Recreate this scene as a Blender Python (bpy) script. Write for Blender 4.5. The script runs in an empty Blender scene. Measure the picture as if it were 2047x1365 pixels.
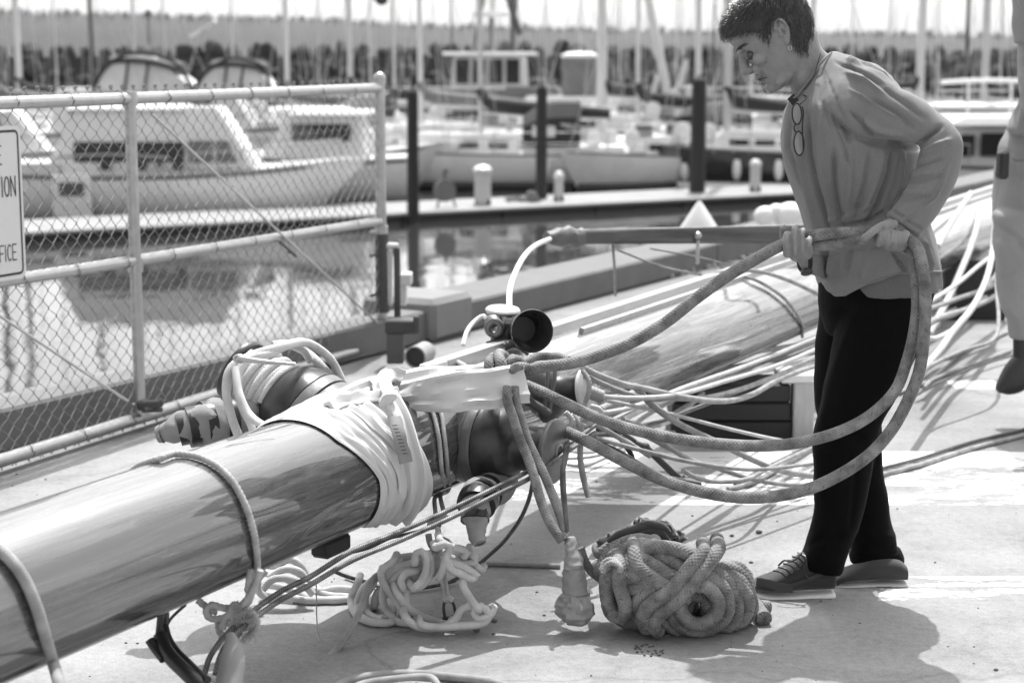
import bpy, math, random
import numpy as np
from mathutils import Vector, Matrix, noise
random.seed(7); RNG = np.random.default_rng(7)
R = math.radians
S = bpy.context.scene
COL = S.collection
# ---------------------------------------------------------------- camera
PITCH = math.atan((682.5-125)/3500.0); CAMZ = 1.45; FPX = 3500.0
cam = bpy.data.cameras.new('camera'); cob = bpy.data.objects.new('camera', cam); COL.objects.link(cob)
cob.location = (0, 0, CAMZ); cob.rotation_euler = (math.pi/2-PITCH, 0, 0)
cam.sensor_width = 36; cam.lens = 36*FPX/2047; cam.clip_start = 0.05; cam.clip_end = 12000
cam.dof.use_dof = True; cam.dof.focus_distance = 4.55; cam.dof.aperture_fstop = 3.7
S.camera = cob
# ---------------------------------------------------------------- light
SUN = Vector((0.10, 0.56, 1.23)).normalized()
w = bpy.data.worlds.new('World'); S.world = w; w.use_nodes = True
nt = w.node_tree; bg = nt.nodes['Background']; bg.inputs['Strength'].default_value = 0.15
sky = nt.nodes.new('ShaderNodeTexSky'); sky.sky_type = 'NISHITA'; sky.sun_disc = False
sky.sun_elevation = math.asin(SUN.z); sky.sun_rotation = math.atan2(SUN.x, SUN.y)
sky.air_density = 1.0; sky.dust_density = 3.0
bw = nt.nodes.new('ShaderNodeRGBToBW')
nt.links.new(sky.outputs[0], bw.inputs[0]); nt.links.new(bw.outputs[0], bg.inputs[0])
sl = bpy.data.lights.new('sun', 'SUN'); sl.energy = 2.0; sl.angle = R(0.53); sl.color = (1, 1, 1)
so = bpy.data.objects.new('sun', sl); COL.objects.link(so); so.location = (4, 10, 20)
so.rotation_euler = (-SUN).to_track_quat('-Z', 'Y').to_euler()
S.view_settings.view_transform = 'Standard'; S.view_settings.look = 'None'
S.view_settings.exposure = 1.42; S.view_settings.gamma = 1; S.view_settings.use_curve_mapping = False
S.render.engine = 'CYCLES'; S.cycles.max_bounces = 8; S.cycles.transparent_max_bounces = 16

# ---------------------------------------------------------------- placing helpers
CP, SP = math.cos(PITCH), math.sin(PITCH)
def ray(px, py):
    x = (px-1023.5)/FPX; v = -(py-682.5)/FPX
    return Vector((x, CP+v*SP, -SP+v*CP))
def P(px, py, y):
    """the point of the place seen at photo pixel px,py that lies y metres ahead"""
    d = ray(px, py); t = y/d.y
    return Vector((d.x*t, y, CAMZ+d.z*t))
def G(px, py, h=0.0):
    d = ray(px, py); t = (h-CAMZ)/d.z
    return Vector((d.x*t, d.y*t, h))
def PLN(px, py, p0, n):
    """on the plane through p0 with normal n"""
    d = ray(px, py); c = Vector((0, 0, CAMZ)); t = (p0-c).dot(n)/d.dot(n)
    return c+d*t
# ---------------------------------------------------------------- mesh building: every shape is (V, F[, A])
OFF = {}
def join(parts):
    V = []; F = []; A = []; n = 0; hasA = any(len(p) > 2 for p in parts)
    for p in parts:
        v = np.asarray([tuple(q) for q in p[0]], float).reshape(-1, 3); V.append(v)
        F.extend([tuple(i+n for i in f) for f in p[1]])
        if hasA: A.append(np.asarray(p[2], float) if len(p) > 2 else np.zeros((len(v), 3)))
        n += len(v)
    r = [np.concatenate(V), F]
    if hasA: r.append(np.concatenate(A))
    return tuple(r)
def xf(s, M):
    V = np.asarray([tuple(q) for q in s[0]], float); M = np.array(M)
    V = V@M[:3, :3].T+M[:3, 3]
    return (V,)+tuple(s[1:])
def box(c, size, rz=0.0, bev=0.0, M=None):
    x, y, z = [a/2 for a in size]
    b = min(bev, x*.9, y*.9, z*.9)
    if b <= 0:
        V = [(i*x, j*y, k*z) for i in (-1, 1) for j in (-1, 1) for k in (-1, 1)]
        F = [(0, 1, 3, 2), (4, 6, 7, 5), (0, 4, 5, 1), (2, 3, 7, 6), (0, 2, 6, 4), (1, 5, 7, 3)]
    else:
        V = []; idx = {}
        for i in (-1, 1):
            for j in (-1, 1):
                for k in (-1, 1):
                    for a in range(3):
                        p = [i*(x-b), j*(y-b), k*(z-b)]; p[a] = (i, j, k)[a]*(x, y, z)[a]
                        idx[(i, j, k, a)] = len(V); V.append(tuple(p))
        F = []
        for a in range(3):
            u, v = [q for q in range(3) if q != a]
            for s in (-1, 1):
                f = []
                for (su, sv) in ((-1, -1), (1, -1), (1, 1), (-1, 1)):
                    k = [0, 0, 0]; k[a] = s; k[u] = su; k[v] = sv; f.append(idx[(*k, a)])
                F.append(tuple(f if (s > 0) ^ (a == 1) else f[::-1]))
            for su in (-1, 1):
                for sv in (-1, 1):
                    k1 = [0, 0, 0]; k1[a] = -1; k1[u] = su; k1[v] = sv; k2 = list(k1); k2[a] = 1
                    F.append((idx[(*k1, u)], idx[(*k2, u)], idx[(*k2, v)], idx[(*k1, v)]))
        for i in (-1, 1):
            for j in (-1, 1):
                for k in (-1, 1):
                    F.append((idx[(i, j, k, 0)], idx[(i, j, k, 1)], idx[(i, j, k, 2)]))
    if M is None: M = Matrix.Translation(Vector(c))@Matrix.Rotation(rz, 4, 'Z')
    return xf((V, F), M)
def frame(ax):
    ax = Vector(ax).normalized(); u = ax.orthogonal().normalized() if abs(ax.z) > .95 else Vector((0, 0, 1)).cross(ax).normalized()
    return ax, u, ax.cross(u)
def lathe(p0, ax, prof, n=24, close=True):
    """prof: (distance along axis, radius)"""
    ax, u, v = frame(ax); p0 = Vector(p0); V = []; F = []; A = []
    for (t, r) in prof:
        for i in range(n):
            a = 2*math.pi*i/n; V.append(p0+ax*t+(u*math.cos(a)+v*math.sin(a))*r); A.append((t, math.cos(a), math.sin(a)))
    for k in range(len(prof)-1):
        for i in range(n):
            j = (i+1) % n; F.append((k*n+i, k*n+j, (k+1)*n+j, (k+1)*n+i))
    if close:
        F.append(tuple(range(n))[::-1]); F.append(tuple(range((len(prof)-1)*n, len(prof)*n)))
    return V, F, A
def cyl(p0, p1, r, n=12, r1=None):
    p0 = Vector(p0); p1 = Vector(p1); d = p1-p0
    return lathe(p0, d, [(0, r), (d.length, r if r1 is None else r1)], n)
def ball(c, r, n=12, m=8, sc=(1, 1, 1)):
    V = []; F = []
    for k in range(m+1):
        th = math.pi*k/m
        for i in range(n):
            a = 2*math.pi*i/n
            V.append((c[0]+r*sc[0]*math.sin(th)*math.cos(a), c[1]+r*sc[1]*math.sin(th)*math.sin(a), c[2]+r*sc[2]*math.cos(th)))
    for k in range(m):
        for i in range(n):
            j = (i+1) % n; F.append((k*n+i, (k+1)*n+i, (k+1)*n+j, k*n+j))
    return V, F
def spline(pts, step):
    """centripetal-ish Catmull-Rom resampled at an even step"""
    pts = [Vector(p) for p in pts]
    if len(pts) == 2: raw = [pts[0].lerp(pts[1], i/20) for i in range(21)]
    else:
        Q = [pts[0]*2-pts[1]]+pts+[pts[-1]*2-pts[-2]]; raw = []
        for i in range(1, len(Q)-2):
            p0, p1, p2, p3 = Q[i-1:i+3]
            t1 = max((p1-p0).length, 1e-5)**.5; t2 = t1+max((p2-p1).length, 1e-5)**.5; t3 = t2+max((p3-p2).length, 1e-5)**.5
            for k in range(16):
                t = t1+(t2-t1)*k/16
                a1 = p0*((t1-t)/t1)+p1*(t/t1); a2 = p1*((t2-t)/(t2-t1))+p2*((t-t1)/(t2-t1)); a3 = p2*((t3-t)/(t3-t2))+p3*((t-t2)/(t3-t2))
                b1 = a1*((t2-t)/t2)+a2*(t/t2); b2 = a2*((t3-t)/(t3-t1))+a3*((t-t1)/(t3-t1))
                raw.append(b1*((t2-t)/(t2-t1))+b2*((t-t1)/(t2-t1)))
        raw.append(pts[-1].copy())
    A = np.array([tuple(p) for p in raw]); L = np.concatenate([[0], np.cumsum(np.linalg.norm(np.diff(A, axis=0), axis=1))])
    n = max(2, int(L[-1]/step)+1); T = np.linspace(0, L[-1], n)
    return np.stack([np.interp(T, L, A[:, k]) for k in range(3)], 1), T
def tube(pts, r, n=12, step=None, lay=0, pitch=.1, depth=.16, rfun=None, s0=0.0, flat=None):
    """rope along a path; lay > 0 twists that many strands round it; the attribute keeps (length, cos, sin)"""
    if step is None: step = r*1.2 if not lay else pitch/lay/4
    C, T = spline(pts, step); m = len(C)
    Tn = np.gradient(C, axis=0); Tn /= np.linalg.norm(Tn, axis=1)[:, None]+1e-12
    U = np.zeros_like(C); u = np.cross(Tn[0], (0, 0, 1.)); 
    if np.linalg.norm(u) < .1: u = np.cross(Tn[0], (1., 0, 0))
    u /= np.linalg.norm(u)
    for i in range(m):
        u = u-Tn[i]*np.dot(u, Tn[i]); u /= np.linalg.norm(u)+1e-12; U[i] = u
    W = np.cross(Tn, U)
    th = 2*math.pi*np.arange(n)/n
    rad = np.full((m, n), r)
    if rfun is not None: rad = rad*np.array([rfun(t/T[-1]) for t in T])[:, None]
    if lay:
        ph = (th[None, :]-2*math.pi*(T[:, None]+s0)/pitch)*lay/2
        rad = rad*(1-depth+depth*np.abs(np.sin(ph)))
    V = C[:, None, :]+rad[:, :, None]*(U[:, None, :]*np.cos(th)[None, :, None]+W[:, None, :]*np.sin(th)[None, :, None])
    A = np.zeros((m, n, 3)); A[:, :, 0] = (T+s0)[:, None]; A[:, :, 1] = np.cos(th); A[:, :, 2] = np.sin(th)
    F = []
    for k in range(m-1):
        b = k*n
        F.extend([(b+i, b+(i+1) % n, b+n+(i+1) % n, b+n+i) for i in range(n)])
    F.append(tuple(range(n))[::-1]); F.append(tuple(range((m-1)*n, m*n)))
    return V.reshape(-1, 3), F, A.reshape(-1, 3)
def loft(rings, close=True, cap=True):
    """rings: equal-length lists of points"""
    n = len(rings[0]); V = [p for r in rings for p in r]; F = []
    for k in range(len(rings)-1):
        for i in range(n if close else n-1):
            j = (i+1) % n; F.append((k*n+i, k*n+j, (k+1)*n+j, (k+1)*n+i))
    if cap and close: F.append(tuple(range(n))[::-1]); F.append(tuple(range((len(rings)-1)*n, len(rings)*n)))
    return V, F
def prism(poly, a, b, axis='y'):
    """polygon (u,v) pushed from a to b along axis; u,v are the other two axes in order"""
    n = len(poly); V = []
    for d in (a, b):
        for (u, v) in poly:
            V.append({'x': (d, u, v), 'y': (u, d, v), 'z': (u, v, d)}[axis])
    F = [tuple(range(n)), tuple(range(2*n-1, n-1, -1))]+[(i, (i+1) % n, n+(i+1) % n, n+i)[::-1] for i in range(n)]
    return V, F
def sheet(fn, nu, nv):
    V = [fn(i/nu, j/nv) for i in range(nu+1) for j in range(nv+1)]
    F = [(i*(nv+1)+j, (i+1)*(nv+1)+j, (i+1)*(nv+1)+j+1, i*(nv+1)+j+1) for i in range(nu) for j in range(nv)]
    return V, F
def make_mesh(name, s, mat, smooth=True, off=(0, 0, 0)):
    me = bpy.data.meshes.new(name); V = np.asarray([tuple(q) for q in s[0]], float)-np.array(off)
    me.from_pydata(V.tolist(), [], [list(f) for f in s[1]])
    if len(s) > 2:
        a = me.attributes.new('ruv', 'FLOAT_VECTOR', 'POINT'); a.data.foreach_set('vector', np.asarray(s[2], np.float32).ravel())
    me.materials.append(mat); me.validate(); me.update()
    if smooth:
        me.polygons.foreach_set('use_smooth', [True]*len(me.polygons))
        try: me.set_sharp_from_angle(angle=R(38 if smooth is True else smooth))
        except Exception: pass
    return me
def obj(name, s, mat, parent=None, smooth=True, local=False, label=None, cat=None, group=None, kind=None):
    if parent is None and not local:
        V = np.asarray([tuple(q) for q in s[0]], float); lo = V.min(0); hi = V.max(0); off = ((lo[0]+hi[0])/2, (lo[1]+hi[1])/2, lo[2])
    elif local: off = (0, 0, 0)
    else: off = OFF.get(parent.name, (0, 0, 0))
    o = bpy.data.objects.new(name, make_mesh(name, s, mat, smooth, off)); COL.objects.link(o)
    if parent is None: o.location = off if not local else (0, 0, 0)
    o.parent = parent; OFF[o.name] = off
    return tag(o, label, cat, group, kind)
def tag(o, label=None, cat=None, group=None, kind=None):
    if label: o['label'] = label
    if cat: o['category'] = cat
    if group: o['group'] = group
    if kind: o['kind'] = kind
    return o
def thing(name, label, cat, loc=(0, 0, 0), group=None, rz=0.0, local=False):
    o = bpy.data.objects.new(name, None); COL.objects.link(o); o.location = loc; o.rotation_euler = (0, 0, rz); o.empty_display_size = .2
    OFF[o.name] = (0, 0, 0) if local else tuple(loc)
    return tag(o, label, cat, group)
def copy_tree(o, parent=None, **kw):
    c = o.copy(); COL.objects.link(c); c.parent = parent
    for ch in list(o.children): copy_tree(ch, c)
    for k, v in kw.items(): c[k] = v
    return c
# ---------------------------------------------------------------- materials
MATS = {}
class NT:
    def __init__(s, name):
        s.m = bpy.data.materials.new(name); s.m.use_nodes = True; s.t = s.m.node_tree; s.b = s.t.nodes['Principled BSDF']; s._obj = None
    def n(s, typ, **kw):
        nd = s.t.nodes.new(typ)
        for k, v in kw.items():
            if isinstance(k, str) and hasattr(nd, k): setattr(nd, k, v)
        return nd
    def l(s, a, b): s.t.links.new(a, b)
    def coord(s, scale=(1, 1, 1), kind='Object'):
        if kind == 'ruv': a = s.n('ShaderNodeAttribute'); a.attribute_name = 'ruv'; o = a.outputs['Vector']
        elif kind == 'world': o = s.n('ShaderNodeNewGeometry').outputs['Position']
        else: o = s.n('ShaderNodeTexCoord').outputs[kind]
        m = s.n('ShaderNodeMapping'); m.inputs['Scale'].default_value = scale; s.l(o, m.inputs[0]); return m.outputs[0]
    def noise(s, vec, scale, detail=4, rough=.55, dist=0):
        t = s.n('ShaderNodeTexNoise'); t.inputs['Scale'].default_value = scale; t.inputs['Detail'].default_value = detail
        t.inputs['Roughness'].default_value = rough; t.inputs['Distortion'].default_value = dist; s.l(vec, t.inputs[0]); return t.outputs[0]
    def ramp(s, x, stops):
        r = s.n('ShaderNodeValToRGB'); e = r.color_ramp.elements
        while len(e) < len(stops): e.new(.5)
        for k, (p, c) in enumerate(stops): e[k].position = p; e[k].color = (c, c, c, 1)
        s.l(x, r.inputs[0]); return r.outputs[0]
    def math(s, op, a, b=None, c=None, clamp=False):
        m = s.n('ShaderNodeMath'); m.operation = op; m.use_clamp = clamp
        for i, v in enumerate((a, b, c)):
            if v is None: continue
            if isinstance(v, (int, float)): m.inputs[i].default_value = v
            else: s.l(v, m.inputs[i])
        return m.outputs[0]
    def mix(s, f, a, b):
        m = s.n('ShaderNodeMix'); m.data_type = 'FLOAT'
        for i, v in ((0, f), (2, a), (3, b)):
            if isinstance(v, (int, float)): m.inputs[i].default_value = v
            else: s.l(v, m.inputs[i])
        return m.outputs[0]
    def color(s, x):
        s.l(x, s.b.inputs['Base Color'])
    def rough(s, x):
        if isinstance(x, (int, float)): s.b.inputs['Roughness'].default_value = x
        else: s.l(x, s.b.inputs['Roughness'])
    def bump(s, h, dist=.002, strength=1.0, prev=None):
        b = s.n('ShaderNodeBump'); b.inputs['Distance'].default_value = dist; b.inputs['Strength'].default_value = strength
        s.l(h, b.inputs['Height'])
        if prev is not None: s.l(prev, b.inputs['Normal'])
        s.l(b.outputs[0], s.b.inputs['Normal']); return b.outputs[0]
def mat(name, c, rough=.6, var=.15, scale=12, metal=0, bump=0, bscale=60, coat=0, coatr=.08, kind='Object', sheen=0, sss=0, stretch=(1, 1, 1), spec=None):
    if name in MATS: return MATS[name]
    m = NT(name); v = m.coord(stretch, kind)
    n = m.noise(v, scale, 5)
    m.color(m.math('MULTIPLY', m.math('MULTIPLY_ADD', m.math('SUBTRACT', n, .5), var*2, 1.0), c))
    m.rough(m.math('MULTIPLY_ADD', m.math('SUBTRACT', n, .5), .3*min(1, var*4), rough, clamp=True))
    b = m.b.inputs; b['Metallic'].default_value = metal; b['Coat Weight'].default_value = coat; b['Coat Roughness'].default_value = coatr
    if spec is not None: b['Specular IOR Level'].default_value = spec
    if sheen: b['Sheen Weight'].default_value = sheen; b['Sheen Roughness'].default_value = .4
    if sss: b['Subsurface Weight'].default_value = sss; b['Subsurface Radius'].default_value = (.008, .008, .008); b['Subsurface Scale'].default_value = 1.0
    if bump: m.bump(m.noise(v, bscale, 6, .6), bump)
    MATS[name] = m.m; return m.m
# ================================================================ materials of the setting
def m_concrete():
    m = NT('deck_concrete'); v = m.coord((1, 1, 1), 'world')
    big = m.noise(v, .9, 6, .6, .4); mid = m.noise(m.coord((1, 1.3, 1), 'world'), 4.2, 7, .7); fine = m.noise(v, 48, 5, .75); grit = m.noise(v, 190, 4, .8)
    c = m.math('MULTIPLY_ADD', m.math('SUBTRACT', big, .5), .26, .235)
    c = m.math('ADD', c, m.math('MULTIPLY', m.math('SUBTRACT', mid, .5), .16))
    c = m.math('ADD', c, m.math('MULTIPLY', m.math('SUBTRACT', fine, .5), .22))
    c = m.math('ADD', c, m.math('MULTIPLY', m.math('SUBTRACT', grit, .5), .34))
    sx0 = m.n('ShaderNodeSeparateXYZ'); m.l(v, sx0.inputs[0])
    dist = m.math('ADD', m.math('MULTIPLY', m.math('ADD', sx0.outputs[0], 1.886), -.8754), m.math('MULTIPLY', m.math('SUBTRACT', sx0.outputs[1], 6.45), .4834))
    dirt = m.ramp(m.math('ADD', dist, m.math('MULTIPLY', m.noise(v, 2.6, 7, .7), 1.1)), [(0, 0), (.25, 0), (.42, .8), (1, 1)]); c = m.mix(dirt, c, m.math('MULTIPLY_ADD', m.noise(v, 34, 5, .8), .34, .0))
    st_ = m.ramp(m.noise(v, 1.7, 8, .75, 1.2), [(.50, 0), (.60, 1)]); c = m.math('MULTIPLY', c, m.math('MULTIPLY_ADD', st_, -.16, 1.0))
    # dark pits
    vo = m.n('ShaderNodeTexVoronoi'); vo.inputs['Scale'].default_value = 14; m.l(v, vo.inputs[0])
    pit = m.ramp(vo.outputs['Distance'], [(0, 1), (.035, 1), (.06, 0)]); c = m.mix(m.math('MULTIPLY', pit, .6), c, .12)
    # fine cracks
    vc = m.n('ShaderNodeTexVoronoi'); vc.feature = 'DISTANCE_TO_EDGE'; vc.inputs['Scale'].default_value = .42
    wv = m.n('ShaderNodeVectorMath'); wv.operation = 'MULTIPLY_ADD'; nz = m.n('ShaderNodeTexNoise'); nz.inputs['Scale'].default_value = 2.2; nz.inputs['Detail'].default_value = 6; m.l(v, nz.inputs[0])
    m.l(nz.outputs['Color'], wv.inputs[0]); wv.inputs[1].default_value = (.5, .5, .5); m.l(v, wv.inputs[2]); m.l(wv.outputs[0], vc.inputs[0])
    crack = m.ramp(vc.outputs[0], [(0, 1), (.0022, .8), (.0045, 0)]); c = m.mix(m.math('MULTIPLY', crack, .55), c, .13)
    # worn white paint bands across the quay
    sx = m.n('ShaderNodeSeparateXYZ'); m.l(v, sx.inputs[0]); X, Y = sx.outputs[0], sx.outputs[1]
    wear = m.noise(m.coord((1, 2.6, 1), 'world'), 3.4, 8, .78, .3)
    def band(y0, y1, x0, x1, thr, soft=.012):
        a = m.math('MULTIPLY', m.math('GREATER_THAN', Y, y0), m.math('LESS_THAN', Y, y1))
        b = m.math('MULTIPLY', m.math('GREATER_THAN', X, x0), m.math('LESS_THAN', X, x1))
        return m.math('MULTIPLY', m.math('MULTIPLY', a, b), m.ramp(wear, [(thr-soft, 0), (thr+soft, 1)]))
    ps = [band(6.22, 6.46, .1, 5, .42), band(5.86, 6.22, .12, 5, .52), band(5.66, 5.86, .0, 5, .50, .02), band(4.74, 4.84, 1.12, 3, .50), band(4.6, 4.72, 1.0, 1.5, .56),
          band(7.75, 7.95, 2.0, 5, .40), band(2.9, 3.0, -2, -.1, .64)]
    p = ps[0]
    for q in ps[1:]: p = m.math('MAXIMUM', p, q)
    c = m.mix(m.math('MULTIPLY', p, .9), c, .74)
    m.color(m.math('MAXIMUM', c, .03)); m.rough(.82)
    h = m.math('ADD', m.math('MULTIPLY', grit, .5), m.math('ADD', fine, m.math('MULTIPLY', p, .15)))
    m.bump(h, .0016, .8); return m.m
def m_water():
    m = NT('harbour_water'); v = m.coord((1, 1, 1), 'world')
    m.b.inputs['Base Color'].default_value = (.03, .03, .03, 1); m.rough(.03); m.b.inputs['IOR'].default_value = 1.33
    m.b.inputs['Specular IOR Level'].default_value = .5
    a = m.noise(m.coord((.8, .35, 1), 'world'), 1.3, 3, .5); b = m.noise(m.coord((1, .5, 1), 'world'), 7, 3, .5)
    m.bump(m.math('ADD', a, m.math('MULTIPLY', b, .12)), .022, .5); return m.m
M_DECK = m_concrete(); M_WATER = m_water()
M_CURB = mat('weathered_timber_curb', .14, .85, .35, 6, bump=.003, bscale=40)
M_ROCK = mat('breakwater_rock', .030, .9, .5, 1.2)
M_HILL = mat('forest_hill', .04, .95, .4, .01)
M_TREE = mat('conifer_far', .04, .95, .3, .05)
M_GALV = mat('galvanised_steel', .44, .34, .25, 30, metal=.85, bump=.0004, bscale=200)
M_GALVD = mat('rusty_dark_steel', .08, .6, .4, 30, metal=.5)
M_WHITE = mat('white_gelcoat', .72, .28, .08, 2, coat=.3)
M_CREAM = mat('off_white_paint', .55, .4, .12, 3)
M_BLACK = mat('black_rubber', .012, .45, .3, 10)
# ================================================================ ground, curb, water
CUD = Vector((1.524, 2.76, 0)).normalized(); CUN = Vector((-CUD.y, CUD.x, 0))      # along the quay edge, and out over the water
C0 = Vector((-1.886, 6.45, 0))
def quay(a, b, z=0): p = C0+CUD*a+CUN*b; return Vector((p.x, p.y, z))
a0, a1 = -14, 60
obj('quay_deck', ([quay(a0, .9), quay(a1, .9), quay(a1, -34), quay(a0, -34)], [(3, 2, 1, 0)]), M_DECK, kind='structure', smooth=False)
obj('quay_wall', join([([quay(a0, .9, -.005), quay(a1, .9, -.005), quay(a1, .9, -4), quay(a0, .9, -4), quay(a0, .5, -.005), quay(a1, .5, -.005), quay(a1, .5, -4), quay(a0, .5, -4)],
     [(0, 1, 2, 3), (4, 0, 3, 7), (1, 5, 6, 2)])]), M_CURB, kind='structure', smooth=False)
def beam(name, a, b, n0, n1, z0, z1, m, parent=None, **k):
    V = [quay(s, n, z) for s in (a, b) for n in (n0, n1) for z in (z0, z1)]
    c = sum(V, Vector())/8
    M = Matrix.Translation(c)@Matrix.Rotation(math.atan2(CUD.y, CUD.x), 4, 'Z')
    return obj(name, box(None, (abs(b-a), abs(n1-n0), abs(z1-z0)), bev=.012, M=M), m, parent, **k)
cw = thing('quay_curb', 'weathered timber curb along the water edge of the quay', 'curb', tuple(quay(0, .1)))
sb = 3.02
L = -6.0
while L < sb-.2:
    e = min(L+2.9, sb-.02); beam('curb_beam', L, e-.012, 0, .18, .004, .17, M_CURB, cw); L = e
L = sb+.35
while L < 42:
    e = L+3.6; beam('curb_beam', L, e-.015, 0, .42, .004, .165+.01*random.random(), M_CURB, cw); L = e
ring = 7000
obj('water', ([(-ring, -200, -1.8), (ring, -200, -1.8), (ring, 4200, -1.8), (-ring, 4200, -1.8)], [(0, 1, 2, 3)]), M_WATER, kind='structure', smooth=False)
# loose grit on the concrete
def grit():
    parts = []
    for i in range(330):
        px = random.uniform(-50, 2100); py = random.uniform(720, 1400) if i > 60 else random.uniform(480, 720)
        p = G(px, py); r = random.choice([.0016]*9+[.003]*3+[.0045])*random.uniform(.7, 1.3)
        parts.append(ball((p.x, p.y, r*.5), r, 6, 4, (random.uniform(.8, 1.5), random.uniform(.8, 1.3), .7)))
    for i in range(30):                                                       # white flakes by the coil
        p = G(random.uniform(1265, 1330), random.uniform(1288, 1312)); parts.append(box((p.x, p.y, .002), (.006, .004, .002), random.random()*3))
    return join(parts)
obj('loose_grit', grit(), mat('grit', .10, .9, .4, 300), kind='stuff')
tag(bpy.data.objects['loose_grit'], 'small dark stones and flakes scattered on the concrete', 'grit')
for k, (px, py, r) in enumerate([(1434, 1080, .011), (1463, 1072, .006), (1517, 1066, .009), (988, 1243, .007), (953, 1262, .0075)]):
    p = G(px, py); s = ball((0, 0, 0), r, 9, 6, (1.2, .9, .75)); V = [Vector(v)*(1+.25*noise.noise(Vector(v)*300+Vector((k*9, 0, 0)))) for v in s[0]]
    obj('pebble', ([v+Vector((p.x, p.y, r*.6)) for v in V], s[1]), mat('pebble_stone', .12, .9, .3, 100), label=['flat brown pebble between the rope bundle and the shoe', 'tiny pebble just behind the flat one', 'round pebble nearest the trouser leg', 'small dark stone right of the white rope knot', 'small dark stone in front of the white rope loop'][k], cat='pebble', group='pebbles on the concrete', smooth=60)
# ================================================================ hills, breakwater
def hill():
    prof = [(-1700, 92), (-900, 96), (-600, 100), (-240, 104), (0, 106), (200, 101), (400, 95), (600, 91), (700, 86), (800, 79), (1000, 71), (1200, 67), (1400, 62), (1600, 62), (1800, 58), (2047, 53), (2600, 48), (3800, 42)]
    D = 2600.0; H = 1.45
    def zz(px):
        X = [p[0] for p in prof]; return float(np.interp(px, X, [p[1]*.93 for p in prof]))*D/3500+H
    V = []; F = []; N = 700
    for i in range(N+1):
        px = -1700+5500*i/N; x = (px-1023)/3500*D
        z = zz(px)+1.5*noise.noise(Vector((px*.02, 3, 0)))+2*noise.noise(Vector((px*.11, 9, 0)))
        V += [(x*.98, D-60, -2.5), (x, D, z*.55), (x*1.02, D+60, z), (x*1.1, D+300, z*.85), (x*1.2, D+700, -2.5)]
        if i: b = 5*i; F += [(b-5+k, b+k, b+k+1, b-4+k) for k in range(4)]
    return (V, F), zz, D
(hs, hz, HD) = hill()
obj('hills', hs, M_HILL, kind='structure')
tr = []
for i in range(1500):
    px = -300+2650*random.random(); x = (px-1023)/3500*HD*1.02; z = hz(px)-1; h = random.uniform(4, 11)*(.7+.6*noise.noise(Vector((px*.03, 0, 5)))+.3)
    y = HD+60+random.uniform(-15, 30); r = h*.22
    V = [(x+r*math.cos(a), y+r*math.sin(a), z-2) for a in [k*2*math.pi/5 for k in range(5)]]+[(x, y, z+h)]
    tr.append((V, [(k, (k+1) % 5, 5) for k in range(5)]))
obj('forest', join(tr), M_TREE, kind='stuff', smooth=False); tag(bpy.data.objects['forest'], 'uneven line of far trees along the hill crest', 'forest')
def rock_mesh(k):
    s = ball((0, 0, 0), 1, 10, 7); rr = random.Random(k); V = []
    pl = [Vector((rr.gauss(0, 1), rr.gauss(0, 1), rr.gauss(0, 1))).normalized() for _ in range(11)]; hh = [rr.uniform(.55, .8) for _ in pl]
    for v in s[0]:
        v = Vector(v)
        for n_, h_ in zip(pl, hh):
            d = v.dot(n_)
            if d > h_: v -= n_*(d-h_)
        V.append(v)
    return make_mesh('rock', (V, s[1]), M_ROCK, smooth=25)
RM = [rock_mesh(k) for k in range(7)]
bwk = thing('breakwater', 'long dark riprap breakwater of piled rocks behind the marina', 'breakwater', (0, 96, -1.8))
core = [(-60, 98.6, -3), (70, 98.6, -3), (70, 100.5, 1.75), (-60, 100.5, 1.75), (-60, 106, 1.75), (70, 106, 1.75), (70, 110, -3), (-60, 110, -3)]
obj('core', (core, [(0, 1, 2, 3), (3, 2, 5, 4), (4, 5, 6, 7)]), M_ROCK, bwk, smooth=False)
cnt = 0; rest = []
for row in range(7):
    for i in range(62):
        px = -60+2180*(i+.5*(row % 2)+random.uniform(-.25, .25))/61
        y = 96.6+row*.85+random.uniform(-.3, .3); z = -1.7+row*.60+random.uniform(-.15, .2); x = (px-1023)/3500*y
        r = random.uniform(.42, .75)
        if row == 0 and i % 2: continue
        if cnt < 300 and row > 1:
            o = bpy.data.objects.new('rock', RM[cnt % 7]); COL.objects.link(o); o.parent = bwk; o.location = (x, y-96, z+1.8)
            o.rotation_euler = (random.random()*6, random.random()*6, random.random()*6); o.scale = (r*random.uniform(.8, 1.3), r, r*random.uniform(.8, 1.2)); cnt += 1
        else:
            M = Matrix.Translation((x, y, z))@Matrix.Rotation(random.random()*6, 4, (1, .3, .2))@Matrix.Scale(r, 4)
            me = RM[i % 7]; rest.append(xf(([tuple(v.co) for v in me.vertices], [tuple(p.vertices) for p in me.polygons]), M))
obj('rock_rubble', join(rest), M_ROCK, bwk, smooth=25, kind='stuff')
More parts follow.
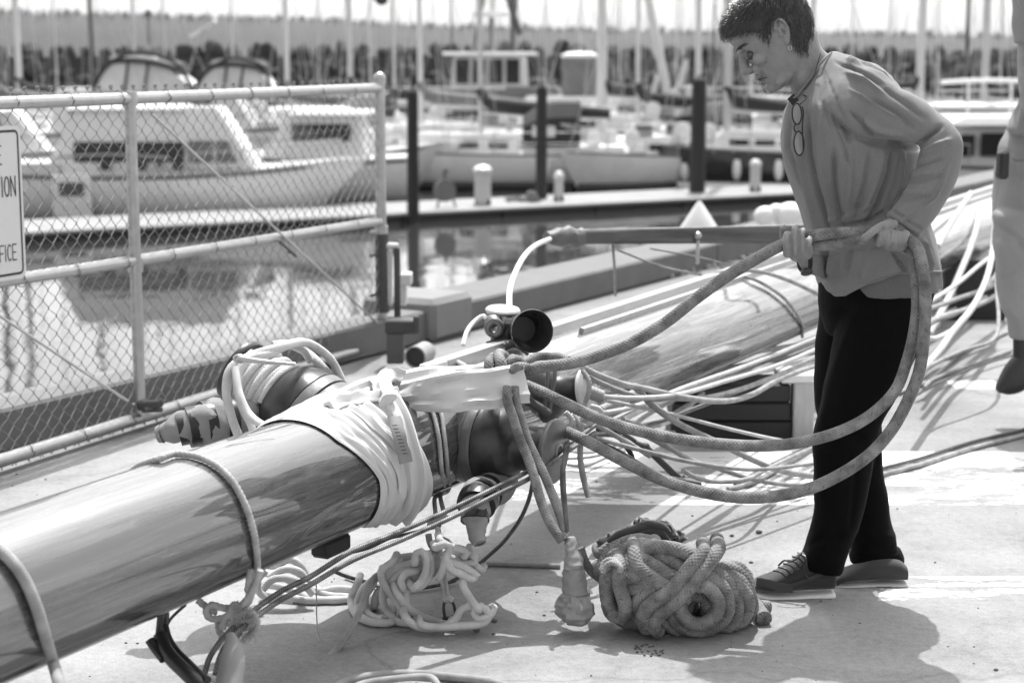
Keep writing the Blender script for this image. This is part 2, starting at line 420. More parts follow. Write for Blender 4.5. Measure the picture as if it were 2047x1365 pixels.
# ================================================================ chain-link gate panel
FA = G(0, 919, .05); FB = G(762, 684, .05); FD = (FB-FA); FL = FD.length; FD.normalize(); FN = Vector((FD.y, -FD.x, 0))
def FP(px, py): return PLN(px, py, FA, FN)
def fa(px): p = FP(px, 600); return (Vector((p.x, p.y, 0))-Vector((FA.x, FA.y, 0))).dot(FD)
def fpt(a, z, n=0): p = FA+FD*a+FN*n; return Vector((p.x, p.y, z))
fence = thing('chain_link_gate', 'galvanised chain-link gate panel leaning beside the mast with three pipe rails', 'gate', tuple(fpt(1, 0)))
A_L, A_R, A_M = -1.5, fa(764), fa(273)
zt, zm, zb = 1.315, .675, .055
def rail(z0, z1, r=.0235): return tube([fpt(A_L, z0), fpt((A_L+A_R)/2, (z0+z1)/2-.004), fpt(A_R-.02, z1)], r, 14, step=.1)
obj('rail', rail(1.305, 1.325), M_GALV, fence, label='top pipe rail'); obj('rail', rail(.70, .665, .022), M_GALV, fence, label='middle pipe rail'); obj('rail', rail(.05, .05, .025), M_GALV, fence, label='bottom pipe rail close to the ground')
obj('post', join([cyl(fpt(A_R, .0), fpt(A_R, 1.36), .026, 16)]), M_GALV, fence, label='end post with a round cap')
obj('post_cap', join([ball(tuple(fpt(A_R, 1.372)), .031, 14, 10), cyl(fpt(A_R, 1.34), fpt(A_R, 1.365), .031, 14)]), M_GALV, fence)
obj('post', cyl(fpt(A_M, .06), fpt(A_M, 1.30), .023, 14), M_GALV, fence, label='inner upright of the gate frame')
for (z) in (.075, .66, 1.31):
    obj('collar', cyl(fpt(A_M, z-.028), fpt(A_M, z+.028), .030, 14), M_GALV, fence)
def links():
    parts = []; Wd = .072; Hh = .066; r = .0019; k = 0
    a = A_L
    while a < A_R-.035:
        pts = []; nz = int((1.372-.03)/(Hh/2))
        for j in range(nz+1):
            z = .03+j*Hh/2; side = (j+k) % 2; fr = .0035
            pts.append(fpt(a+(Wd/2 if side else 0)+(.004 if side else -.004)+.004*noise.noise(Vector((a*2, z*2, 0))), z, .006*noise.noise(Vector((a*1.5, z*1.5, 4)))+(fr if (j % 2) else -fr)))
        V = []; F = []; n = 5
        for i, p in enumerate(pts):
            for q in range(n):
                t = 2*math.pi*q/n; V.append(p+FD*math.cos(t)*r+FN*math.sin(t)*r)
            if i: b = (i-1)*n; F += [(b+q, b+(q+1) % n, b+n+(q+1) % n, b+n+q) for q in range(n)]
        parts.append((V, F))
        # knuckle at the top and twisted barb at the bottom
        top = pts[-1]; c = top+Vector((0, 0, .007)); loop = [c+FD*.007*math.sin(t)+Vector((0, 0, -.007*math.cos(t))) for t in [i*1.9*math.pi/8 for i in range(9)]]
        parts.append(tube(loop, r, 5, step=.004)[:2])
        bt = pts[0]; parts.append(cyl(bt, bt+Vector((random.uniform(-.01, .01), 0, -.02)), r, 5)[:2])
        a += Wd/2; k += 1
    return join(parts)
obj('wire_mesh', links(), mat('mesh_wire', .24, .4, .3, 40, metal=.7), fence, kind='stuff', smooth=60)
tag(fence.children[-1], None, None)
for (p, q) in (((290, 228), (744, 645)), ((-120, 560), (242, 800))):
    A_, B_ = FP(*p)-FN*.03, FP(*q)-FN*.03
    obj('brace_cable', tube([A_+FN*.06, B_+FN*.06], .0055, 8, step=.05), M_GALV, fence)
m_ = FP(565, 500)-FN*.03
obj('turnbuckle', join([cyl(FP(548, 483)+FN*.03, FP(580, 512)+FN*.03, .006, 8), ball(tuple(FP(568, 503)+FN*.03), .009, 8, 6)]), M_GALVD, fence)
for a in np.arange(A_L+.1, A_R, .31):                                            # tie wires round the rails
    for z in (1.315, .68, .05):
        c = fpt(a, z); obj('wire_tie', tube([c+(FN*math.cos(t)+Vector((0, 0, math.sin(t))))*.0265+FD*.0015*t for t in [i*2*math.pi/9 for i in range(10)]], .0016, 5, step=.008), M_GALVD, fence, smooth=60)
# hinge straps at the end post
for z, m_h in ((.30, M_GALVD), (.50, M_GALVD), (.62, M_GALV)):
    obj('hinge', join([cyl(fpt(A_R-.12, z), fpt(A_R+.04, z), .007, 8), cyl(fpt(A_R, z-.02), fpt(A_R, z+.02), .034, 14)]), m_h, fence)
obj('latch_sleeve', cyl(fpt(A_R+.004, .20), fpt(A_R+.004, .60), .034, 14), M_GALVD, fence)
# cluster of clamp hardware at the foot of the inner upright
obj('clamp', join([box(tuple(fpt(A_M, .10)+FN*.04), (.09, .03, .035), .4, .005), cyl(fpt(A_M-.05, .09, .05), fpt(A_M+.07, .07, .05), .011, 8), ball(tuple(fpt(A_M+.06, .10, .05)), .02, 8, 6)]), M_GALVD, fence)
# sign on the gate
sgn = thing('notice_sign', 'white metal notice sign with rounded corners and black border hung on the gate', 'sign', tuple(fpt(-.4, .7)))
s_r = FP(46, 400); ar = (Vector((s_r.x, s_r.y, 0))-Vector((FA.x, FA.y, 0))).dot(FD)-.036
z1 = FP(40, 250).z; z0 = FP(40, 553).z
def rrect(a0, a1, z0, z1, r, n):
    P_ = []
    for (ca, cz, st) in ((a1-r, z1-r, 0), (a0+r, z1-r, 90), (a0+r, z0+r, 180), (a1-r, z0+r, 270)):
        for k in range(7): t = R(st+90*k/6); P_.append((ca+r*math.cos(t), cz+r*math.sin(t)))
    return P_
def plate(a0, a1, z0, z1, r, n0, n1):
    pl = rrect(a0, a1, z0, z1, r, 6); n = len(pl)
    V = [fpt(a, z, n0) for a, z in pl]+[fpt(a, z, n1) for a, z in pl]
    return V, [tuple(range(n))[::-1], tuple(range(n, 2*n))]+[(i, (i+1) % n, n+(i+1) % n, n+i) for i in range(n)]
sw = .52
M_SIGN = mat('sign_white', .62, .35, .05, 5); M_INK = mat('sign_black', .02, .5, .2, 5)
obj('sign_plate', plate(ar-sw, ar, z0, z1, .028, .028, .030), M_SIGN, sgn, smooth=False)
def ringplate(a0, a1, z0, z1, r, t, n0):
    A_ = rrect(a0, a1, z0, z1, r, 6); B_ = rrect(a0+t, a1-t, z0+t, z1-t, max(r-t, .003), 6); n = len(A_)
    V = [fpt(a, z, n0) for a, z in A_]+[fpt(a, z, n0) for a, z in B_]
    return V, [(i, (i+1) % n, n+(i+1) % n, n+i) for i in range(n)]
obj('border', ringplate(ar-sw+.012, ar-.012, z0+.014, z1-.014, .022, .009, .0305), M_INK, sgn, smooth=False)
def letters(txt, right, zbase, h, squeeze=.62):
    """condensed capitals drawn as strokes"""
    G_ = {'E': [[(1, 0), (0, 0), (0, 1), (1, 1)], [(0, .5), (.8, .5)]], 'F': [[(0, 0), (0, 1), (1, 1)], [(0, .5), (.8, .5)]], 'T': [[(.5, 0), (.5, 1)], [(0, 1), (1, 1)]],
          'I': [[(.5, 0), (.5, 1)]], 'N': [[(0, 0), (0, 1), (1, 0), (1, 1)]],
          'O': [[(.5+.5*math.cos(t), .5+.5*math.sin(t)) for t in [i*math.pi/7 for i in range(15)]]],
          'C': [[(.55+.5*math.cos(t), .5+.5*math.sin(t)) for t in [R(55)+i*R(250)/11 for i in range(12)]]]}
    a = right; parts = []; wd = h*.36
    for ch in reversed(txt):
        wc = wd if ch != 'I' else wd*.25; th = h*.085
        for st in G_[ch]:
            for (p, q) in zip(st, st[1:]):
                A_ = np.array([a-wc+p[0]*wc if ch != 'I' else a-wc/2, zbase+p[1]*h]); B_ = np.array([a-wc+q[0]*wc if ch != 'I' else a-wc/2, zbase+q[1]*h])
                d = B_-A_; L_ = np.linalg.norm(d); d /= L_+1e-9; nn = np.array([-d[1], d[0]])*th/2; A_ = A_-d*th/2; B_ = B_+d*th/2
                Q = [A_+nn, B_+nn, B_-nn, A_-nn]; parts.append(([fpt(q_[0], q_[1], .0308+.0002*len(parts) % .001) for q_ in Q], [(0, 1, 2, 3)]))
        a -= wc+h*.14
    return join(parts)
def zs(py): return FP(20, py).z
obj('lettering', letters('E', ar-.108, zs(326), zs(290)-zs(326)), M_INK, sgn, smooth=False)
obj('lettering', letters('TION', ar-.040, zs(390), zs(352)-zs(390)), M_INK, sgn, smooth=False)
obj('lettering', letters('FFICE', ar-.050, zs(518), zs(487)-zs(518)), M_INK, sgn, smooth=False)
# ================================================================ things by the gate's end
blk = G(880, 722); bl = thing('concrete_block', 'pale concrete block set in the curb just right of the gate post', 'block', (blk.x, blk.y, 0))
c_ = quay(sb+.16, .18); obj('block_body', box((c_.x, c_.y, .115), (.42, .46, .23), math.atan2(CUD.y, CUD.x), .03), mat('block_concrete', .20, .85, .2, 8, bump=.002), bl)
bp = P(783, 560, 8.55)
pt = thing('steel_bracket', 'dark steel upright bracket bolted beside the concrete block', 'bracket', (bp.x, bp.y, 0))
def PB(x0, x1, y0, y1, y, dep, m, nm, par, **k):
    p = P(x0, y1, y); q = P(x1, y0, y); return obj(nm, box(((p.x+q.x)/2, y+dep/2, (p.z+q.z)/2), (abs(q.x-p.x), dep, abs(q.z-p.z)), 0, .006), m, par, **k)
M_DARKST = mat('dark_painted_steel', .045, .5, .3, 10)
PB(788, 799, 495, 645, 8.4, .04, M_DARKST, 'flat_bar', pt); PB(775, 783, 500, 612, 8.45, .03, M_GALV, 'flat_bar', pt); PB(772, 795, 488, 498, 8.4, .08, M_GALV, 'cap_plate', pt)
PB(800, 822, 548, 572, 8.7, .12, M_CREAM, 'fairlead', pt); PB(797, 812, 570, 612, 8.75, .10, M_CREAM, 'fairlead_stem', pt)
PB(770, 834, 641, 668, 8.2, .12, M_DARKST, 'cross_member', pt); PB(773, 806, 668, 728, 8.2, .1, mat('old_wood_post', .10, .85, .3, 20, bump=.002), 'wood_foot', pt)
PB(826, 838, 632, 668, 8.1, .03, M_DARKST, 'pin', pt); 
pp = thing('pipe_stub', 'white open-ended pipe stub lying beside the block near the gate foot', 'pipe', tuple(G(848, 722)))
pc = P(846, 706, 8.1)
ax_ = Vector((.25, .9, 0)).normalized()
obj('pipe_wall', lathe(pc-ax_*.12, ax_, [(0, .046), (0, .052), (.15, .052), (.15, .046), (.02, .046), (.0, .046)], 24, close=False), mat('weathered_pipe', .26, .6, .3, 12), pp)
obj('pipe_bore', lathe(pc-ax_*.1, ax_, [(0, .0460), (.01, .0460)], 20), M_BLACK, pp)
# ================================================================ haze
hb = box((0, 3000, 60), (9000, 6600, 130)); 
hm = bpy.data.materials.new('haze_air'); hm.use_nodes = True; ht = hm.node_tree; ht.nodes.clear()
ho = ht.nodes.new('ShaderNodeOutputMaterial'); hv = ht.nodes.new('ShaderNodeVolumePrincipled'); hv.inputs['Color'].default_value = (.95, .95, .95, 1); hv.inputs['Density'].default_value = .00005; hv.inputs['Anisotropy'].default_value = .3
ht.links.new(hv.outputs[0], ho.inputs['Volume'])
hz_o = obj('haze', hb, hm, smooth=False, kind='stuff'); tag(hz_o, 'pale sea haze between the marina and the hills', 'haze')
# ================================================================ the mast
MA = P(0, 1191, 3.24)
MD = ray(2810, 125); MD.z = 0; MD.normalize(); MN = Vector((MD.y, -MD.x, 0)); UP = Vector((0, 0, 1))
def mr(s): return .1540+.0034*max(-1, s)
def mp(s, phi, e=0.0):
    """on the mast skin: s metres along, phi degrees up from the side that faces the camera, e off the skin"""
    t = R(phi); return MA+MD*s+(MN*math.cos(t)+UP*math.sin(t))*(mr(s)+e)
def MS(px):
    d = ray(px, 600); t = (MA.x*d.y-MA.y*d.x)/(MD.y*d.x-MD.x*d.y); return t
def MC(px, py, e=0.0):
    """where the view line meets the mast skin grown by e (nearest approach when it passes by)"""
    o = Vector((0, 0, CAMZ)); d = ray(px, py).normalized(); r = mr(max(0, MS(px)))+e
    dp = d-MD*d.dot(MD); w_ = (o-MA); wp = w_-MD*w_.dot(MD)
    a = dp.dot(dp); b = 2*dp.dot(wp); c = wp.dot(wp)-r*r; D = b*b-4*a*c
    t = (-b-math.sqrt(max(D, 0)))/(2*a); p = o+d*t
    if D < 0:
        s = (p-MA).dot(MD); q = MA+MD*s; return q+(p-q).normalized()*r
    return p
def m_wood(name, base=.13, coat=1.0, contrast=1.0):
    m = NT(name); a = m.n('ShaderNodeAttribute'); a.attribute_name = 'ruv'; sx = m.n('ShaderNodeSeparateXYZ'); m.l(a.outputs['Vector'], sx.inputs[0])
    cb = m.n('ShaderNodeCombineXYZ'); m.l(m.math('MULTIPLY', sx.outputs[0], .45), cb.inputs[0]); m.l(m.math('MULTIPLY', sx.outputs[1], 1.5), cb.inputs[1]); m.l(m.math('MULTIPLY', sx.outputs[2], 1.5), cb.inputs[2])
    v = cb.outputs[0]
    warp = m.noise(v, 1.6, 4, .5, .6); band = m.math('SINE', m.math('MULTIPLY', warp, 95)); band = m.math('MULTIPLY_ADD', band, .5, .5)
    streak = m.noise(v, 9, 6, .65, .3); c2 = m.n('ShaderNodeCombineXYZ'); m.l(m.math('MULTIPLY', sx.outputs[0], .25), c2.inputs[0]); m.l(m.math('MULTIPLY', sx.outputs[1], 9), c2.inputs[1]); m.l(m.math('MULTIPLY', sx.outputs[2], 9), c2.inputs[2])
    fine = m.noise(c2.outputs[0], 9, 5, .7)
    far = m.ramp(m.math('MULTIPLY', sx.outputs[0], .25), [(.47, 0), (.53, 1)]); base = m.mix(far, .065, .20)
    c = m.math('ADD', m.math('MULTIPLY', m.math('SUBTRACT', streak, .5), .14*contrast), base)
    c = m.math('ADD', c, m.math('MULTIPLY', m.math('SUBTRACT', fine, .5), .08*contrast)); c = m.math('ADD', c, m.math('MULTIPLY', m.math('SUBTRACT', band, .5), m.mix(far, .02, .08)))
    ang = m.math('ARCTAN2', sx.outputs[2], sx.outputs[1])
    wob = m.math('MULTIPLY', m.math('SUBTRACT', m.noise(v, 3, 4), .5), .02)
    for th in (.35, 1.02, 1.62, -.45, 2.3):
        dlt = m.math('ABSOLUTE', m.math('SUBTRACT', m.math('ADD', ang, wob), th))
        gap = m.math('MULTIPLY', m.math('LESS_THAN', dlt, .006), m.ramp(m.noise(v, 5, 3), [(.40, 0), (.5, 1)])); c = m.mix(m.math('MULTIPLY', gap, .75), c, .04)
    # scuffs and wood tone; the sharp-edged patches paint in reflections of the ground
    sc = m.ramp(m.noise(v, 2.3, 7, .75, .6), [(.50, 0), (.56, 1)]); c = m.math('MULTIPLY', c, m.math('MULTIPLY_ADD', sc, -.40, 1.12))
    s2 = m.ramp(m.noise(v, 2.6, 8, .7, 1.5), [(.50, 0), (.504, 1)]); c = m.math('MULTIPLY', c, m.math('MULTIPLY_ADD', s2, -.5, 1.0))
    s3 = m.ramp(m.noise(v, 4.1, 8, .8, .5), [(.60, 0), (.62, 1)]); c = m.math('MULTIPLY', c, m.math('MULTIPLY_ADD', s3, .5, 1.0))
    m.color(m.math('MAXIMUM', c, .03)); m.rough(m.math('MULTIPLY_ADD', sc, .2, .25)); b = m.b.inputs
    b['Coat Weight'].default_value = coat; b['Coat IOR'].default_value = 1.9; m.l(m.math('MULTIPLY_ADD', fine, .05, .0), b['Coat Roughness'])
    b['Specular IOR Level'].default_value = 1.0
    h = m.math('ADD', fine, m.math('MULTIPLY', m.noise(v, 3.5, 3), 2)); m.bump(h, .0005, .6)
    return m.m
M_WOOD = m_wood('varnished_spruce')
M_WOODD = mat('dark_varnished_wood', .05, .4, .4, 18, coat=.6, bump=.0006, stretch=(1, 1, 6))
s0, s1 = -1.4, 17.0
N_ = 90
prof = [(s0+(s1-s0)*k/N_, mr(s0+(s1-s0)*k/N_)) for k in range(N_+1)]
ax_, u_, v_ = MD, MN, UP
def mast_body():
    n = 96; V = []; A = []; F = []
    for (s, r) in prof:
        for i in range(n):
            t = 2*math.pi*i/n; V.append(MA+MD*s+(MN*math.cos(t)+UP*math.sin(t))*r); A.append((s, math.cos(t), math.sin(t)))
    for k in range(len(prof)-1):
        F += [(k*n+i, (k+1)*n+i, (k+1)*n+(i+1) % n, k*n+(i+1) % n) for i in range(n)]
    F.append(tuple(range(n))); F.append(tuple(range(N_*n, (N_+1)*n))[::-1])
    return V, F, A
mast = thing('mast', 'long varnished round wooden mast lying on supports across the quay', 'mast', (MA.x, MA.y, 0))
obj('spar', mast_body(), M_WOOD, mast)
def slab(sa, sb_, phi, w_, h_, e=0.0, steps=24, taper=0):
    """a batten laid along the mast skin"""
    t = R(phi); nrm = (MN*math.cos(t)+UP*math.sin(t)); tan = (-MN*math.sin(t)+UP*math.cos(t)); rings = []
    for k in range(steps+1):
        s = sa+(sb_-sa)*k/steps; c = MA+MD*s+nrm*(mr(s)+e); hw = w_/2; 
        if taper and k == 0: hw *= .45
        rings.append([c-tan*hw-nrm*.02, c-tan*hw+nrm*h_*.85, c-tan*hw*.85+nrm*h_, c+tan*hw*.85+nrm*h_, c+tan*hw+nrm*h_*.85, c+tan*hw-nrm*.02])
    return loft(rings)
sA = MS(858)
obj('batten', slab(sA+.10, 15, 97, .05, .030), mat('pale_batten', .46, .4, .25, 14, coat=.4, stretch=(1, 1, 5)), mast, label='long pale batten running along the top of the mast')
obj('batten_end', slab(sA, sA+.098, 97, .05, .029, steps=4, taper=1), M_WHITE, mast)
obj('track_plate', slab(sA+.10, sA+.62, 68, .055, .004, steps=6), mat('brushed_metal', .62, .35, .15, 60, metal=.7), mast, label='flat metal track strip with screw heads')
for k in range(6):
    c = mp(sA+.14+k*.085, 68, .006); obj('screw', ball(tuple(c), .005, 8, 5), M_GALVD, mast)
obj('track_rail', slab(sA+.9, 15, 74, .016, .018), M_GALV, mast, label='thin rail beside the batten')
obj('seam_strip', slab(-1.2, 15, -52, .03, .004), M_WOODD, mast, label='dark strip low on the side of the mast')
# ---------------------------------------------------------------- winches
M_BRONZE = mat('bronze_dark', .055, .34, .5, 26, metal=.6, bump=.0006, bscale=70)
M_BRZL = mat('bronze_worn', .15, .38, .4, 30, metal=.5, bump=.0004)
M_PAD = mat('oiled_winch_pad', .10, .45, .55, 30, coat=.3, bump=.0008, bscale=90)
def winch(root, base, ax, sc=1.0, face=M_BRONZE):
    ax = Vector(ax).normalized()
    def L(pr, n=40, ls=1.0): return lathe(base, ax, [(t*sc*AX, r*sc*(RB if r > .1 else 1)) for t, r in pr], n)
    obj('wood_pad', L([(-.10, .128), (.045, .128), (.050, .124)]), M_PAD, root)
    obj('base_ring', L([(.051, .120), (.052, .129), (.078, .130), (.083, .127)]), M_PAD, root)
    obj('drum', L([(.084, .122), (.086, .127), (.115, .124), (.150, .112), (.176, .088), (.190, .070), (.205, .063), (.26, .060), (.285, .064), (.296, .072)]), M_BRONZE, root)
    obj('flange', L([(.2965, .074), (.302, .085), (.309, .088), (.318, .087), (.324, .078), (.328, .03), (.328, .001)]), face, root)
    obj('socket_ring', L([(.3275, .022), (.333, .022), (.334, .018), (.330, .015), (.326, .014)], 24), M_GALV, root)
    obj('socket', L([(.3282, .0145), (.3312, .0145)], 8), M_BLACK, root)
AX = .86; RB = .90
wa = MS(852); wb = MA+MD*wa
t1 = thing('winch', 'big dark bronze winch on the near side of the mast below the white cloth', 'winch', tuple(mp(wa, 0)), 'winches on the mast')
winch(t1, wb+MN*.118+UP*(-.005), MN+UP*-.02, 1.0, M_BRZL)
wa2 = MS(1000); t2 = thing('winch', 'winch with a pale round face beyond the rope knot further along the mast', 'winch', tuple(mp(wa2, 0)), 'winches on the mast')
AX = .9; RB = .95
winch(t2, wb+MD*(wa2-wa)+MN*.075+UP*.04, MN+UP*.16, .74, mat('pale_disc', .60, .4, .1, 20))
wa3 = MS(727); t3 = thing('winch', 'winch wound with pale rope on the fence side of the mast', 'winch', tuple(mp(wa3, 160)), 'winches on the mast')
D3 = (-MN*math.cos(R(27))+UP*math.sin(R(27))); b3 = MA+MD*wa3+D3*.115
AX = RB = 1.0
winch(t3, b3, D3, 1.02, M_BRONZE)
# ---------------------------------------------------------------- rope material
def m_rope(name, base, braid=True, k=260, n=7, dark=.45, rough=.75, fleck=False, dist=.0016):
    m = NT(name); a = m.n('ShaderNodeAttribute'); a.attribute_name = 'ruv'; sx = m.n('ShaderNodeSeparateXYZ'); m.l(a.outputs['Vector'], sx.inputs[0])
    th = m.math('ARCTAN2', sx.outputs[2], sx.outputs[1]); s = m.math('MULTIPLY', sx.outputs[0], k); nt_ = m.math('MULTIPLY', th, n)
    if braid:
        p = m.math('MULTIPLY_ADD', m.math('SINE', m.math('ADD', s, nt_)), .5, .5); q = m.math('MULTIPLY_ADD', m.math('SINE', m.math('SUBTRACT', s, nt_)), .5, .5)
        h = m.math('MULTIPLY', m.math('ADD', p, q), .5)
    else:
        h = m.math('MULTIPLY_ADD', m.math('SINE', m.math('ADD', s, nt_)), .5, .5)
    nz = m.noise(m.coord((1, 1, 1), 'world'), 22, 4)
    c = m.math('MULTIPLY', m.math('MULTIPLY_ADD', h, dark, 1-dark*.75), m.math('MULTIPLY_ADD', m.math('SUBTRACT', nz, .5), .5, base))
    if fleck:
        f1 = m.math('GREATER_THAN', m.math('SINE', m.math('ADD', m.math('MULTIPLY', sx.outputs[0], 150), m.math('MULTIPLY', th, 2))), .955)
        f2 = m.math('GREATER_THAN', m.math('SINE', m.math('SUBTRACT', m.math('MULTIPLY', th, 3), m.math('MULTIPLY', sx.outputs[0], 47))), .72)
        c = m.mix(m.math('MULTIPLY', m.math('MULTIPLY', f1, f2), .65), c, .05)
    m.color(m.math('MAXIMUM', c, .01)); m.rough(rough)
    m.bump(h, dist, 1.0); return m.m
MR_GREY = m_rope('grey_braided_rope', .185, k=640, n=9, dark=.20, fleck=True, dist=.0016)
MR_WHITE = m_rope('white_braided_rope', .56, k=900, n=10, dark=.2)
MR_TAN = m_rope('tan_braided_rope', .34, k=900, n=9, dark=.35)
MR_LAID = m_rope('laid_rope_fibre', .40, False, 1500, 3, .3, dist=.0006)
MR_WIRE = m_rope('wire_rope', .17, False, 820, 6, .75, .45, dist=.0008); MR_WIRE.node_tree.nodes['Principled BSDF'].inputs['Metallic'].default_value = .6
MR_WIRED = NT('tarred_wire'); MR_WIRED.color(MR_WIRED.ramp(MR_WIRED.noise(MR_WIRED.coord((1, 1, 1), 'world'), 60, 4), [(.3, .05), (.7, .14)])); MR_WIRED.rough(.5); MR_WIRED.b.inputs['Metallic'].default_value = .4; MR_WIRED = MR_WIRED.m
M_CLOTH = mat('white_strap_cloth', .52, .8, .10, 9, bump=.0012, bscale=28, sheen=.2)
M_CANVAS = mat('tan_canvas', .23, .85, .18, 20, bump=.0009, bscale=260)
M_TAPE = mat('black_tape', .015, .35, .3, 30)
def pt3(q):
    if isinstance(q, Vector): return q
    if q[0] == 'g': return G(q[1], q[2], q[3] if len(q) > 3 else .012)
    if q[0] == 'm': return MC(q[1], q[2], q[3] if len(q) > 3 else .012)
    return P(*q)
def rope(label, pts, r, m, lay=0, cat='rope', group=None, n=12, name='rope', parent=None, **k):
    s = tube([pt3(q) for q in pts], r, n, lay=lay, **k)
    if parent is not None: return obj(name, s, m, parent, smooth=80, label=label)
    return obj(name, s, m, smooth=80, label=label, cat=cat, group=group)
def ribbon(pts, w_, t_, up=None, ws=None, wr=.004, seed=0, step=.012, nc=20):
    C, T = spline([pt3(q) for q in pts], step); m = len(C); Tn = np.gradient(C, axis=0); Tn /= np.linalg.norm(Tn, axis=1)[:, None]
    rings = []
    for i in range(m):
        c = Vector(C[i]); d = Vector(Tn[i]); f = T[i]/T[-1]
        u = Vector(up(f) if callable(up) else up); n_ = (u-d*u.dot(d)).normalized(); b = d.cross(n_); W = w_*(ws(f) if ws else 1)
        rg = []
        for k in range(nc):
            t = 2*math.pi*k/nc; x = math.cos(t)*W/2; y = math.sin(t)*t_/2
            y += wr*noise.noise(Vector((x*55, f*5, seed)))*2.2+wr*.8*math.sin(x*170+seed+2*noise.noise(Vector((f*3, seed, 0))))
            rg.append(c+b*(x+.15*W*noise.noise(Vector((f*4, seed, 7))))+n_*y)
        rings.append(rg)
    return loft(rings)
# ---------------------------------------------------------------- rope wound on the fence-side winch
pts = []; turns = 6.2
ax3, u3, v3 = frame(D3)
for i in range(int(turns*16)+1):
    t = 2*math.pi*i/16; r_ = .083+.006*math.sin(i*.21); pts.append(b3+D3*(.184+.105*i/(turns*16))+(u3*math.cos(t)+v3*math.sin(t))*r_)
rope(None, pts, .0105, MR_WHITE, name='wound_rope', parent=t3)
t3['label'] = 'winch wound with pale rope on the fence side of the mast'
fl = b3+D3*.30
rope('pale rope looped round the flange of the far-side winch hanging down behind the mast', [(690, 775, 4.62), (664, 722, 4.62), (632, 694, 4.58), (600, 684, 4.5), (560, 694, 4.44), (500, 712, 4.40), (462, 735, 4.38), (452, 775, 4.36), (462, 830, 4.34), (480, 880, 4.33)], .0115, MR_WHITE)
rope('second pale rope beside the first loop at the far-side winch', [(620, 720, 4.62), (604, 698, 4.58), (580, 690, 4.5), (540, 706, 4.42), (490, 722, 4.38), (474, 765, 4.35), (484, 812, 4.33), (505, 860, 4.32), (500, 900, 4.31)], .0105, MR_WHITE)
rope('pale rope crossing under the far-side winch towards the mast', [(470, 735, 4.36), (480, 790, 4.31), (500, 830, 4.28), (550, 858, 4.2), (580, 850, 4.17)], .010, MR_WHITE)
rope('pale rope rising behind the far-side winch flange', [(545, 690, 4.62), (575, 688, 4.64), (615, 706, 4.64), (650, 740, 4.62), (690, 790, 4.64)], .0115, MR_WHITE)
sh = thing('swaged_pin', 'small steel fork pin lying across the wound rope of the winch', 'pin', tuple(P(530, 722, 4.3)))
obj('pin_shaft', tube([P(476, 716, 4.22), P(520, 722, 4.20), P(590, 728, 4.2)], .006, 10, rfun=lambda f: 1.25-.5*f), M_GALV, sh)
obj('pin_eye', tube([P(478, 717, 4.22)+Vector((-.012*math.cos(t), .0, .012*math.sin(t)*.6)) for t in [i*2*math.pi/12 for i in range(13)]], .0045, 8, step=.004), M_GALV, sh)
# ---------------------------------------------------------------- leather-wrapped ends with black tape
def wrapped(label, path, r, tapes, seed):
    t = thing('wrapped_end', label, 'padding', tuple(pt3(path[0])))
    pts = [pt3(p) for p in path]
    s = tube(pts, r, 28, step=.008, rfun=lambda f: (.22+.78*min(1, f/.30)**.8)*(1+.05*math.sin(f*19+seed))*(1-.12*f))
    V = []
    for v in s[0]:
        v = Vector(v); k = noise.noise(v*16+Vector((seed, 0, 0)))*.016+noise.noise(v*44)*.007; c = min(pts, key=lambda q: (q-v).length); V.append(v+(v-c).normalized()*k)
    obj('canvas_wrap', (V, s[1], s[2]), M_CANVAS, t)
    C, T = spline(pts, .004)
    for f in tapes:
        i0 = int(f*(len(C)-8)); seg = [Vector(C[i0]), Vector(C[i0+3]), Vector(C[min(len(C)-1, i0+6)])]
        obj('tape_band', tube(seg, r*(1.06-.12*f)*(.22+.78*min(1, f/.30)**.8), 26, step=.004), M_TAPE, t)
    C0 = Vector(C[0]); d = (Vector(C[4])-C0).normalized()
    obj('end_fold', lathe(C0-d*.004, d, [(0, .012), (0, r*.36), (.012, r*.42)], 16, close=False), M_CANVAS, t)
    return t
wrapped('canvas-wrapped end with black tape bands behind the mast near the fence', [(318, 868, 4.42), (360, 858, 4.42), (420, 846, 4.45), (480, 836, 4.5), (560, 812, 4.6)], .060, [.16, .24, .36, .52], 1)
wrapped('canvas-wrapped end with black tape hanging below the near-side winch', [(958, 1083, 4.30), (950, 1050, 4.33), (953, 1005, 4.38), (975, 982, 4.52), (1008, 962, 4.64)], .050, [.17, .30, .40, .62], 5)
te = thing('taped_rope_end', 'bulbous taped rope termination hanging just above the ground', 'rope end', tuple(P(1150, 1245, 4.33)))
ps = [P(1150, 1246, 4.33), P(1150, 1225, 4.33), P(1150, 1190, 4.335), P(1148, 1150, 4.34), (P(1145, 1110, 4.35)), P(1140, 1072, 4.37)]
def knob(sc, a, b, m, nm, amp, sd):
    C, T = spline(ps, .004); pr = lambda f: float(np.interp(f, [0, .04, .10, .22, .34, .36, .60, .66, .80, 1], [.35, .75, 1.0, 1.03, .82, .74, .62, .50, .40, .24]))
    ii = range(int(a*(len(C)-1)), int(b*(len(C)-1))+1); rings = []
    for i in ii:
        f = i/(len(C)-1); rg = []
        for k in range(24):
            t = 2*math.pi*k/24; u = Vector((math.cos(t), math.sin(t), .02)); p = Vector(C[i])+u*.046*pr(f)*sc
            rg.append(p+u*(amp*noise.noise(p*30+Vector((sd, 0, 0)))+amp*.7*noise.noise(p*85)))
        rings.append(rg)
    return obj(nm, loft(rings), m, te, smooth=28)
M_TANT = mat('tan_tape', .25, .5, .18, 16, bump=.0018, bscale=45)
knob(1.0, 0, .36, M_TANT, 'taped_bulb', .012, 3); knob(.98, .36, .66, M_CANVAS, 'cloth_sleeve', .005, 9); knob(1.03, .66, 1, M_TANT, 'tape_neck', .007, 5)
